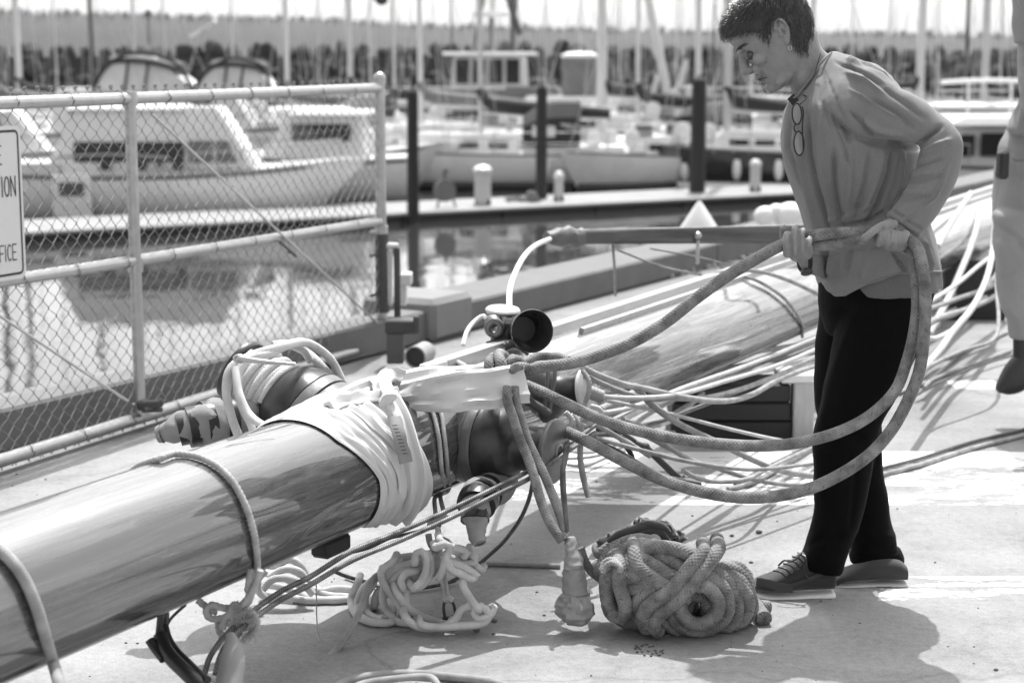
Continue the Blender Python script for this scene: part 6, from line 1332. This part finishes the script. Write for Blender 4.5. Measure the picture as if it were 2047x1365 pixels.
def rigging(root, mx, mz, mh, L, col, r=.07, boomL=3.2, cover=None, fb=1.0, jib=True, spr=True):
    bpart('mast', lathe((mx, 0, mz), (0.01, 0, 1), [(0, r), (mh*.6, r*.95), (mh, r*.7)], 12), col, root)
    if boomL:
        bpart('boom', cyl((mx, 0, mz+.62), (mx-boomL, 0, mz+.5), .05, 8), col, root)
        if cover is not None:
            C = [(mx+.05, 0, mz+1.25), (mx-.15, 0, mz+.92), (mx-.7, 0, mz+.8), (mx-boomL*.6, 0, mz+.70), (mx-boomL, 0, mz+.60)]
            bpart('sail_cover', tube(C, .19, 12, step=.15, rfun=lambda f: (.55+.6*math.sin(min(1, f*3)*math.pi/2)-.45*f)), cover, root)
    st = [(mx, 0, mz+mh*.97, L/2-.1, 0, fb+.1), (mx, 0, mz+mh*.98, -L/2+.1, 0, fb)]
    for s_ in (-1, 1): st += [(mx, 0, mz+mh*.95, mx-.1, s_*1.25, fb), (mx, 0, mz+mh*.5, mx-.5, s_*1.2, fb), (mx, 0, mz+mh*.5, mx+.4, s_*1.2, fb)]
    for q in st: bpart('stay', cyl(q[:3], q[3:], .011, 4), M_ALU, root)
    if spr:
        for hh in (.42, .7): bpart('crosstree', cyl((mx, -.7, mz+mh*hh), (mx, .7, mz+mh*hh), .025, 6), col, root)
    if jib: bpart('furled_jib', cyl((mx+(L/2-.2-mx)*.06, 0, mz+mh*.92), (L/2-.2, 0, fb+.5), .035, 8, .055), M_CREAM, root)
def sailboat(label, px, y, L=9, B=2.9, fb=1.0, head=180, hull=None, col=None, cover=None, mh=11, dodger=None, r=.07, clutter=1, seed=0, mastx=None, boomL=3.2, cabin=True, jib=False, group='boats moored in the marina'):
    rr = random.Random(seed+1); x = (px-1023.5)/3500*(y*CP+(3.2*SP)); mx = L*.06 if mastx is None else mastx; hd = R(head)
    cx = x-mx*math.cos(hd); cy = y-mx*math.sin(hd)
    root = thing('sailboat', label, 'sailboat', (cx, cy, WL), group, hd, local=True)
    rings, side = hull_shape(L, B, fb); bpart('hull', loft(rings), hull or M_WHITE, root)
    V = []; n = len(side)
    for (a, w_, z) in side: V += [(a-.01, -w_*.985, z+.012), (a-.01, w_*.985, z+.012)]
    bpart('deck', (V, [(2*i, 2*i+2, 2*i+3, 2*i+1) for i in range(n-1)]), M_CREAM, root, smooth=False)
    for s_ in (-1, 1):
        bpart('toe_rail', tube([(a, s_*w_*.99, z+.03) for a, w_, z in side[::3]], .03, 6, step=.5), M_TEAK, root)
        bpart('boot_stripe', tube([(a*.995, s_*w_*.89, .09) for a, w_, z in side[:-1:3]], .13, 6, step=.5), M_BOOT if hull is None else M_WHITE, root)  # boot stripe thickened so its black also stands for shadow under pale hulls
    if cabin:
        bpart('cabin', trap(-L*.12, L*.26, B*.34, B*.22, fb*.98, fb+.52, .1, .5), M_WHITE, root)
        for s_ in (-1, 1):
            for k in range(3):
                a = -L*.08+k*L*.09; wq = B*.34-(B*.12)*((a+L*.12)/(L*.38)); M = Matrix.Translation((a+.2, s_*(wq*.965+.02), fb+.28))@Matrix.Rotation(-s_*math.atan2(B*.12, L*.38), 4, 'Z')
                bpart('window', box(None, (.5, .03, .17), bev=.01, M=M), M_GLASS, root)
    bpart('coaming', trap(-L*.44, -L*.13, B*.34, B*.34, fb*.99, fb+.26, .05, .02), M_CREAM, root)
    if dodger is not None:
        D = []
        for i in range(7):
            f = i/6; xx = -L*.13-f*1.5; hh = 1.05*math.sin(min(1, .45+f*.9)*math.pi/2); ww = B*.33
            D.append([(xx, -ww, fb+.25), (xx, -ww*.97, fb+.25+hh*.7), (xx, -ww*.6, fb+.3+hh), (xx, 0, fb+.36+hh), (xx, ww*.6, fb+.3+hh), (xx, ww*.97, fb+.25+hh*.7), (xx, ww, fb+.25)])
        bpart('dodger', loft(D, close=False, cap=False), dodger, root)
        bpart('dodger_window', box((-L*.13-.55, -B*.33-.01, fb+.62), (.6, .03, .3), 0, .02), M_PLASTW, root)
        bpart('dodger_window', box((-L*.13-.55, B*.33+.01, fb+.62), (.6, .03, .3), 0, .02), M_PLASTW, root)
    rigging(root, mx, fb+.45, mh, L, col or M_ALU, r, boomL, cover, fb, jib)
    sd = side[1:-1:3]
    for s_ in (-1, 1):
        for (a, w_, z) in sd: bpart('stanchion', cyl((a, s_*w_*.96, z), (a, s_*w_*.96, z+.62), .018, 5), M_GALV, root)
        bpart('lifeline', tube([(a, s_*w_*.96, z+.61) for a, w_, z in sd], .010, 4, step=.6), M_GALV, root); bpart('lifeline', tube([(a, s_*w_*.96, z+.33) for a, w_, z in sd], .009, 4, step=.6), M_GALV, root)
    bpart('pulpit', tube([(L*.36, -B*.2, fb+.7), (L*.5, -.12, fb+.9), (L*.5, .12, fb+.9), (L*.36, B*.2, fb+.7)], .022, 6, step=.2), M_GALV, root)
    bpart('pushpit', tube([(-L*.36, -B*.38, fb+.7), (-L*.49, -B*.33, fb+.8), (-L*.49, B*.33, fb+.8), (-L*.36, B*.38, fb+.7)], .022, 6, step=.2), M_GALV, root)
    for k in range(clutter*4):
        a = rr.uniform(-L*.42, L*.4); s_ = rr.uniform(-.7, .7)*B*.3; t_ = rr.random(); zz = fb+(.5 if -L*.1 < a < L*.2 and cabin else .05)
        m_ = rr.choice([M_WHITE, M_WHITE, M_CREAM, M_COVERG, M_STRIPE, M_GALV])
        if t_ < .35: bpart('deck_locker', lbox(a-.25, a+.25, s_-.2, s_+.2, zz, zz+rr.uniform(.15, .35)), m_, root)
        elif t_ < .6: bpart('vent_cowl', join([cyl((a, s_, zz), (a, s_, zz+.25), .06, 8), ball((a+.06, s_, zz+.28), .1, 8, 6)]), m_, root)
        elif t_ < .8: bpart('hatch', lbox(a-.28, a+.28, s_-.25, s_+.25, zz, zz+.08), M_PLASTW, root)
        else: bpart('life_ring', lathe((a, s_, zz+.45), (0, 1, 0), [(0, .18), (.04, .26), (.08, .26), (.12, .18)], 14), M_WHITE, root)
    for k in range(5 if clutter else 0):
        a = rr.uniform(-L*.45, L*.45); bpart('glint_ball', ball((a, rr.uniform(-.9, .9)*B*.35, fb+rr.uniform(.3, .9)), rr.uniform(.03, .06), 10, 8), M_CHROME, root)  # small chrome balls added just to throw sun glints
    for k in range(2 if clutter else 0):
        a = rr.uniform(-L*.3, L*.3); bpart('fender', tube([(a, -B*.5-.06, fb*.85), (a, -B*.5-.08, fb*.3)], .11, 10, step=.1, rfun=lambda f: .4+.6*math.sin(max(.02, f)*math.pi)**.4), M_WHITE, root)
        bpart('fender', tube([(a+.5, B*.5+.06, fb*.85), (a+.5, B*.5+.08, fb*.3)], .11, 10, step=.1, rfun=lambda f: .4+.6*math.sin(max(.02, f)*math.pi)**.4), M_WHITE, root)
    return root
S_ = sailboat
S_('white sloop with dark dodger and dark boom cover, moored between the two black piles', 962, 46.5, 8.6, 2.7, .86, 178, None, M_ALU, M_COVER, 12, M_COVER, .075, 2, 3, mastx=0.0, boomL=3.4)
S_('dark-hulled sailboat with pale deck moored behind the woman\'s chest', 1452, 46, 7.2, 2.5, .95, 176, M_HULLD, M_ALU, M_COVER, 11, None, .11, 3, 5, mastx=1.2, boomL=2.6)
S_('cluttered white sloop with its bow towards the dock, left of the third pile', 1393, 47.5, 7.0, 2.6, .8, 218, None, M_SPARW, None, 11, M_COVER, .085, 5, 8, mastx=-1.2, boomL=2.2)
S_('white sloop whose rounded bow shows just right of the gate post', 843, 50, 8.2, 2.9, 1.0, 205, None, M_SPARW, M_COVERG, 11, None, .075, 2, 11, mastx=.6)
S_('white yacht with the thickest pale mast in the middle of the marina', 1203, 54, 9.5, 3.0, 1.15, 190, None, M_SPARW, M_COVER, 13, M_COVERG, .15, 3, 13, mastx=0.5, boomL=3.8)
S_('low white sailboat with a slender pale mast left of the tall A-frame', 1275, 53, 7.8, 2.6, .9, 165, None, M_SPARW, M_COVER, 10, M_COVER, .065, 3, 17)
S_('white sloop behind the gate with two close pale masts beside it', 578, 52, 8.5, 2.8, 1.0, 170, None, M_SPARW, M_COVERG, 11, M_COVERG, .075, 2, 19)
S_('white sloop behind the right part of the gate, mast just left of the end post', 703, 55, 8.8, 2.8, 1.1, 185, None, M_ALU, M_COVER, 12, None, .085, 3, 23)
S_('dark-masted boat at the far left edge of the marina', 2, 52, 8.5, 2.7, 1.0, 190, None, M_SPARD, M_COVERG, 11, None, .09, 1, 29)
S_('white sloop with a stout pale mast at the far left of the gate', 46, 57, 9, 2.8, 1.1, 172, None, M_SPARW, M_COVER, 12, None, .11, 1, 31)
S_('boat with a slim dark mast behind the canvas-topped motor yacht', 192, 66, 9, 2.8, .85, 185, M_HULLD, M_SPARD, None, 12, None, .085, 1, 37)
S_('far sloop with a tapering dark mast behind the trawler', 1027, 68, 9.5, 3, .85, 178, None, M_SPARD, None, 13, None, .10, 1, 41)
S_('white sloop with a dark sail cover right of the woman\'s back', 1832, 58, 9.5, 3.0, 1.2, 12, None, M_SPARW, M_COVER, 13, None, .14, 2, 43, boomL=4.4)
S_('sloop with a thin dark mast near the man\'s elbow', 1927, 66, 9, 2.8, .85, 172, None, M_SPARD, None, 12, None, .08, 1, 47)
S_('sloop with a broad grey mast nearest the man', 1962, 52, 9, 2.9, 1.15, 185, M_HULLD, M_ALU, M_COVER, 12, None, .12, 1, 53)
S_('pale sailboat partly behind the woman\'s neck', 1620, 57, 8.5, 2.8, 1.0, 170, None, M_ALU, M_COVER, 11, M_COVERG, .07, 2, 59)
S_('far white sloop between the trawler and the grey tank', 988, 72, 9, 2.8, .85, 188, None, M_ALU, None, 13, None, .08, 1, 61)
S_('far sloop with a pale mast above the first black pile', 790, 72, 8.8, 2.8, .85, 180, None, M_SPARW, None, 12, None, .07, 1, 67)
S_('far sloop behind the dark-hulled sailboat', 1500, 70, 9, 2.8, .85, 182, None, M_ALU, None, 12, None, .09, 1, 71)
S_('far sloop showing a faint mast above the motor yacht\'s canvas top', 276, 74, 9, 2.8, .85, 180, None, M_ALU, None, 12, None, .06, 1, 73)
def motorboat(label, px, y, L, B, fb, head, parts, hull=None, name='motor_cruiser'):
    x = (px-1023.5)/3500*(y*CP+3.2*SP); root = thing(name, label, 'motor boat', (x, y, WL), 'boats moored in the marina', R(head), local=True)
    rings, side = hull_shape(L, B, fb, .9, .92, .35); bpart('hull', loft(rings), hull or M_WHITE, root); V = []; n = len(side)
    for (a, w_, z) in side: V += [(a-.01, -w_*.985, z+.012), (a-.01, w_*.985, z+.012)]
    bpart('deck', (V, [(2*i, 2*i+2, 2*i+3, 2*i+1) for i in range(n-1)]), M_CREAM, root, smooth=False)
    for s_ in (-1, 1):
        bpart('rub_rail', tube([(a, s_*w_*1.0, z-.06) for a, w_, z in side[::3]], .045, 6, step=.5), M_STRIPE, root)
        bpart('bow_rail', tube([(a, s_*w_*.93, z+.42) for a, w_, z in side[12:-1:3]], .02, 6, step=.4), M_GALV, root)
        for (a, w_, z) in side[12:-1:3]: bpart('stanchion', cyl((a, s_*w_*.93, z), (a, s_*w_*.93, z+.42), .017, 5), M_GALV, root)
    parts(root, L, B, fb); return root
def win(root, x0, x1, yy, z0, z1, m=None, rk=0.0):
    for s_ in (-1, 1):
        V = [(x0, s_*yy, z0), (x1, s_*yy, z0), (x1-rk, s_*yy, z1), (x0, s_*yy, z1)]; V += [(a, b+s_*.02, c) for a, b, c in V]
        bpart('window', (V, [(0, 1, 2, 3), (7, 6, 5, 4), (0, 4, 5, 1), (1, 5, 6, 2), (2, 6, 7, 3), (3, 7, 4, 0)]), m or M_GLASS, root, smooth=False)
def p_cruiser(root, L, B, fb):
    bpart('cabin', trap(-L*.33, L*.26, B*.40, B*.30, fb*.99, fb+.16, .05, .35), M_WHITE, root)
    bpart('pilothouse', trap(-L*.37, L*.22, B*.38, B*.33, fb+.12, fb+1.32, .55, .75, .86), M_WHITE, root)
    bpart('roof', trap(-L*.31, L*.02, B*.36, B*.33, fb+1.35, fb+1.43, .05, .1), M_CREAM, root)
    win(root, -L*.29, L*.02, B*.376, fb+.26, fb+.68); win(root, L*.032, L*.10, B*.362, fb+.24, fb+.70, M_COVERG); win(root, L*.11, L*.17, B*.352, fb+.24, fb+.70, M_COVERG, .2)
    bpart('grab_rail', tube([(-L*.42, -B*.42, fb+.34), (-L*.2, -B*.425, fb+.42), (-L*.02, -B*.42, fb+.36)], .03, 8, step=.2), M_GALV, root)
    bpart('cockpit_side', lbox(-L*.49, -L*.33, -B*.45, B*.45, fb, fb+.25), M_CREAM, root)
    for k in range(3): bpart('porthole', lathe((-L*.2+k*.75, -B*.405, fb+.2), (0, -1, 0), [(0, .11), (.03, .12), (.04, .08)], 14), M_GLASS, root)
    bpart('stern_panel', lbox(-L*.345, -L*.235, -B*.52, -B*.49, .05, fb+.02), M_WHITE, root); bpart('stern_window', lbox(-L*.325, -L*.255, -B*.535, -B*.52, fb*.55, fb*.85), M_STRIPE, root)
    bpart('bow_hatch', lbox(L*.28, L*.36, -.3, .3, fb+.08, fb+.2), M_PLASTW, root)
    bpart('windscreen_post', cyl((-L*.05, -B*.40, fb+.42), (-L*.05, -B*.38, fb+.15), .05, 6), M_STRIPE, root)
motorboat('white cabin cruiser with a band of dark windows seen through the chain-link gate', 372, 38.0, 7.4, 2.7, .92, 2, p_cruiser)
def p_canvas(root, L, B, fb):
    bpart('cabin', trap(-L*.42, L*.25, B*.42, B*.34, fb*.99, fb+1.2, .1, .8), M_WHITE, root); win(root, -L*.36, L*.1, B*.40, fb+.45, fb+.9)
    for (x0, x1, h, rk) in ((-L*.29, L*.05, 1.0, 1.1), (L*.04, L*.30, .86, .5)):
        zb_ = fb+1.2; bpart('side_curtain', trap(x0, x1, B*.40, B*.36, zb_, zb_+h-.1, .62, rk, .90), M_PLASTW, root)
        Rg = []
        for i in range(9):
            f = i/8; xx = x0+.5+(x1-x0-.5-rk*.45)*f; hh = h-.12+.13*math.sin(f*math.pi)**.8-(.22*f if rk > .8 else .1*f)
            Rg.append([(xx, -B*.375, zb_+hh-.14), (xx, -B*.37, zb_+hh), (xx, -B*.2, zb_+hh+.10), (xx, B*.2, zb_+hh+.10), (xx, B*.37, zb_+hh), (xx, B*.375, zb_+hh-.14)])
        bpart('canvas_top', loft(Rg), mat('charcoal_canvas', .07, .85, .3, 4), root); 
        for f in (.30, .66):
            xx = x0+.6+(x1-x0-rk*.7-.6)*f; bpart('canvas_seam', tube([(xx-.12, -B*.405, zb_), (xx, -B*.385, zb_+h*.8)], .035, 6, step=.3), M_COVER, root)
        bpart('canvas_edge', tube([(x0+.05, -B*.40, zb_+.02), (x0+.40, -B*.385, zb_+h*.62), (x0+.9, -B*.38, zb_+h*.98), ((x0+x1)/2, -B*.38, zb_+h*1.06), (x1-rk*.5, -B*.375, zb_+h*.78), (x1-.05, -B*.37, zb_+.02)], .055, 6, step=.15), M_COVER, root)
    bpart('dish_panel', box((L*.09, 0, fb+2.85), (.85, .6, .06), M=Matrix.Translation((L*.06, 0, fb+2.95))@Matrix.Rotation(-.55, 4, 'Y')), M_WHITE, root); bpart('antenna_post', cyl((L*.06, 0, fb+2.3), (L*.06, 0, fb+2.9), .03, 6), M_GALV, root)
    bpart('antenna_post', join([cyl((-L*.12, 0, fb+2.5), (-L*.12, 0, fb+3.35), .025, 6), ball((-L*.12, 0, fb+3.4), .09, 8, 6)]), M_SPARD, root)
motorboat('large white motor yacht with dark canvas flybridge enclosure above the gate', 378, 51, 8.6, 3.2, 1.25, 2, p_canvas, name='motor_yacht')
def p_trawler(root, L, B, fb):
    bpart('deckhouse', trap(-L*.3, L*.2, B*.36, B*.32, fb*.99, fb+1.5, .05, .1, .97), M_COVERG, root); bpart('wheelhouse', trap(-L*.15, L*.16, B*.30, B*.27, fb+1.5, fb+2.6, .05, .1, .95), M_CREAM, root)
    for k in range(4): win(root, -L*.13+k*L*.07, -L*.13+k*L*.07+.44, B*.302, fb+1.7, fb+2.5)
    bpart('roof', lbox(-L*.19, L*.19, -B*.36, B*.36, fb+2.62, fb+2.74), M_WHITE, root); bpart('radar', lbox(-.6, .6, -.12, .12, fb+3.9, fb+4.08), M_WHITE, root); bpart('radar_post', cyl((0, 0, fb+2.8), (0, 0, fb+3.9), .06, 8), M_SPARD, root)
    bpart('signal_mast', cyl((-.7, 0, fb+2.8), (-1.1, 0, fb+7), .06, 8), M_SPARD, root); bpart('derrick', cyl((.9, 0, fb+1.5), (-.2, 0, fb+6.5), .05, 8), M_SPARD, root)
motorboat('white trawler with a tall wheelhouse and radar bar against the breakwater', 982, 60, 8.0, 3.2, .85, 175, p_trawler, name='trawler')
def p_tank(root, L, B, fb):
    bpart('deckhouse', trap(-L*.2, L*.25, B*.34, B*.3, fb*.99, fb+1.0, .1, .4), M_WHITE, root)
    bpart('tank', lathe((-.3, 0, fb+1.0), (0, 0, 1), [(0, .56), (.9, .60), (.92, .64), (1.0, .64), (1.02, .60), (1.12, .62), (1.3, .60)], 24), M_COVERG, root)
    bpart('tank_lid', lathe((-.3, 0, fb+2.3), (0, 0, 1), [(0, .63), (.1, .62), (.18, .4), (.2, .02)], 24), M_WHITE, root)
motorboat('workboat carrying a big grey cylindrical tank with a white lid', 1140, 58, 7.5, 2.8, 1.1, 185, p_tank, name='workboat')
def p_right(root, L, B, fb):
    bpart('cabin', trap(-L*.35, L*.18, B*.40, B*.34, fb*.99, fb+.85, .1, 1.0, .9), M_CREAM, root); win(root, -L*.30, -L*.16, B*.39, fb+.2, fb+.7); win(root, -L*.14, -L*.0, B*.385, fb+.2, fb+.7); win(root, L*.02, L*.1, B*.375, fb+.2, fb+.66, None, .25)
    bpart('roof', trap(-L*.40, L*.12, B*.44, B*.40, fb+.86, fb+1.04, .1, .5), M_WHITE, root); bpart('lamp', ball((L*.14, -B*.3, fb+.75), .13, 12, 8), M_WHITE, root)
    bpart('upper_rail', tube([(-L*.36, -B*.36, fb+1.75), (-L*.1, -B*.36, fb+1.8), (L*.05, -B*.34, fb+1.75)], .05, 8, step=.3), M_WHITE, root)
    for a in (-L*.36, -L*.2, -L*.05): bpart('rail_post', cyl((a, -B*.36, fb+1.0), (a, -B*.36, fb+1.75), .03, 6), M_WHITE, root)
motorboat('motor cruiser with a white roof and large windows behind the woman\'s elbow', 1925, 39, 6.6, 2.6, 1.05, 184, p_right)
def p_small(root, L, B, fb):
    bpart('cabin', trap(-L*.3, L*.2, B*.38, B*.3, fb*.99, fb+1.05, .1, .8, .9), M_WHITE, root); win(root, -L*.24, L*.03, B*.375, fb+.45, fb+.85)
    bpart('roof', trap(-L*.33, L*.05, B*.40, B*.36, fb+1.06, fb+1.16, .05, .2), M_WHITE, root); bpart('rail', tube([(-L*.3, -B*.3, fb+1.5), (L*.0, -B*.3, fb+1.5)], .03, 6, step=.4), M_GALV, root)
for (l, px, y, L, hd) in (('small white motorboat with dark windows behind the gate\'s end post', 690, 45.5, 5.6, 3), ('small white motorboat tucked in between hulls behind the first pile', 800, 57, 6.2, 176), ('small white motorboat left of the cabin cruiser behind the sign', 5, 45, 6.5, 5),
                          ('white motorboat with a domed top behind the woman\'s collar', 1545, 53, 5.8, 178), ('white motorboat behind the first and second piles', 900, 55, 6, 185), ('low white motorboat right of the grey tank', 1290, 60, 6.5, 4), ('white motorboat seen above the first cruiser\'s bow', 610, 43, 5.2, 178),
                          ('white cabin boat moored right of the woman\'s shoulder', 1880, 50, 6.4, 176), ('small white boat behind the third black pile', 1420, 56, 6, 184)):
    motorboat(l, px, y, L, 2.4, .95, hd, p_small, name='motorboat')
for k, (px, y, l, c_) in enumerate([(118, 84, 'most distant sloop left of the canvas-topped yacht', 0), (335, 80, 'distant sloop whose mast rises from the yacht canopy', 1), (470, 86, 'distant sloop right of the canvas-topped yacht', 0), (640, 82, 'distant sloop behind the right third of the gate', 1), (742, 88, 'distant sloop above the gate end post', 0), (905, 84, 'distant sloop just left of the trawler', 2),
                             (1090, 86, 'distant sloop between trawler and grey tank', 1), (1160, 88, 'distant sloop directly behind the grey tank', 0), (1238, 83, 'distant sloop between the stout mast and the slender one', 1), (1352, 87, 'distant sloop inside the leaning A-frame', 0), (1425, 82, 'distant sloop right behind the third black pile', 2), (1700, 86, 'distant sloop hidden by the woman except for its mast', 0), (1775, 84, 'distant sloop above the woman\'s back', 1), (1870, 88, 'distant sloop left of the thin dark mast', 0), (1995, 85, 'distant sloop nearest the man', 1)]):
    S_(l, px, y, 8.5, 2.7, .8, 180+(k % 5)*3-6, None, [M_SPARW, M_ALU, M_SPARD][c_], None, 12+k % 3, None, .032+.008*(k % 3), 0, 90+k, boomL=0)
# leaning spars that stand as an A-frame
for k, (a, b, l) in enumerate([((1291, -30), (1343, 235), 'long pale spar leaning right between the pale masts'), ((1372, 120), (1345, 232), 'short pale spar leaning left beside the A-frame'), ((1316, 150), (1293, 232), 'short pale spar forming the left leg of the A-frame'), ((1003, -40), (1040, 70), 'dark gaff leaning over the trawler')]):
    obj('leaning_spar', cyl(P(b[0], b[1], 54), P(a[0], a[1], 54), .13 if k == 0 else .09, 8), M_SPARW if k < 3 else M_SPARD, label=l, cat='spar', group='leaning spars among the boats')
fl_ = obj('flag', ribbon([P(752, -6, 50), P(762, 4, 50), P(772, -4, 50)], .22, .02, (0, -1, 0), wr=.01, step=.05), M_COVER, label='small dark flag flying at the top of the photo near the gate post', cat='flag')
# ---------------------------------------------------------------- floating dock, piles and pedestals
DA = P(50, 462, 31.7); DB = P(1590, 383, 41.4); dd = Vector((DB.x-DA.x, DB.y-DA.y, 0)).normalized(); dn = Vector((-dd.y, dd.x, 0))
dk = thing('floating_dock', 'long low floating dock with a dark side running across the marina', 'dock', (DA.x, DA.y, WL))
Ld = (Vector((DB.x-DA.x, DB.y-DA.y, 0))).length
a = -9.0
while a < Ld+14:
    e = a+2.4; c = Vector((DA.x, DA.y, 0))+dd*(a+1.2)+dn*1.3; rz = math.atan2(dd.y, dd.x)
    obj('deck_panel', box((c.x, c.y, -1.63), (2.38, 2.6, .07), rz, .015), mat('dock_deck', .25, .85, .25, 2), dk); obj('float_side', box((c.x, c.y, -1.76), (2.36, 2.5, .18), rz, .02), mat('dock_side', .035, .8, .4, 3), dk)
    if int(a*5) % 2 == 0: q = c-dn*1.1; obj('cleat', join([box((q.x, q.y, -1.54), (.26, .05, .04), rz, .01), box((q.x, q.y, -1.57), (.08, .05, .05), rz, .01)]), M_GALVD, dk)
    a = e
M_PILE = mat('creosoted_pile', .035, .9, .5, 3, bump=.01, bscale=6)
for (px, yb, top, r, y, l) in ((823, 410, 172, .12, 36.0, 'black pile just right of the gate at the dock edge'), (1082, 392, 164, .125, 39.6, 'black pile in the middle, standing at the far dock edge'), (1397, 385, 150, .18, 41.6, 'thickest black pile standing left of the woman'),
                       (430, 400, 118, .15, 62, 'dark pile behind the canvas-topped yacht'), (1414, 300, 180, .16, 60, 'dark pile beside the stout right mast'), (1253, 300, 150, .13, 66, 'faint dark pile among the far boats'), (1510, 380, 200, .12, 58, 'dark pile seen just left of her face'), (660, 380, 190, .10, 58, 'dark pile behind the right part of the gate')):
    p = P(px, top, y); s = lathe((p.x, y, -3), (0.004, 0, 1), [(0, r*1.08), (1.4, r*1.06), (p.z+3-.12, r*.95), (p.z+3-.1, r*.7), (p.z+3, .02)], 16)
    obj('pile', s, M_PILE, label=l, cat='pile', group='dark mooring piles')
def at_dock(px, off): 
    d = ray(px, 400); o2 = Vector((DA.x, DA.y, 0))+dn*off; t = (o2.x*dd.y-o2.y*dd.x)/(d.x*dd.y-d.y*dd.x); return Vector((d.x*t, d.y*t, -1.595))
for (px, w_, h_, m_, l) in ((965, .34, .72, M_CREAM, 'white-capped dock box post nearest the middle of the dock'), (1117, .18, .52, M_CREAM, 'small pale pedestal left of the second pile'), (1509, .22, .62, M_CREAM, 'pale power pedestal on the dock just left of the woman')):
    c = at_dock(px, .9); t = thing('power_pedestal', l, 'pedestal', tuple(c), 'pedestals on the dock')
    obj('pedestal_body', box((c.x, c.y, c.z+h_/2), (w_, .2, h_), .1, .02), m_, t); obj('pedestal_cap', lathe((c.x, c.y, c.z+h_), UP, [(0, w_*.62), (.06, w_*.6), (.13, w_*.35), (.15, .01)], 14), M_WHITE, t)
    for s_ in (-1, 1): obj('foot', box((c.x+s_*w_*.4, c.y, c.z+.06), (.07, .22, .12), 0, .01), M_COVER, t)
c = at_dock(888, .8); t = thing('hose_reel', 'hose reel cart with a coiled grey hose on the dock', 'hose reel', tuple(c))
obj('hose', lathe((c.x-.0, c.y-.06, c.z+.36), (.3, -1, 0), [(0, .12), (.02, .24), (.09, .24), (.11, .12)], 20), M_COVERG, t)
obj('cart_frame', join([cyl((c.x-.15, c.y, c.z), (c.x+.02, c.y, c.z+.72), .025, 6), cyl((c.x+.25, c.y, c.z), (c.x+.05, c.y, c.z+.5), .025, 6), cyl((c.x, c.y, c.z+.7), (c.x+.06, c.y, c.z+.8), .04, 6)]), M_SPARD, t)
c = at_dock(1045, 1.2); obj('rope_heap', join([tube([(c.x+.35*math.cos(k*.6)*(1+.1*math.sin(k)), c.y+.2*math.sin(k*.6), c.z+.04+.02*(k % 3)) for k in range(30)], .03, 6, step=.05), ball((c.x+.2, c.y, c.z+.12), .14, 10, 6)]), M_COVERG, label='dark heap of mooring line on the dock left of the second pile', cat='rope heap')
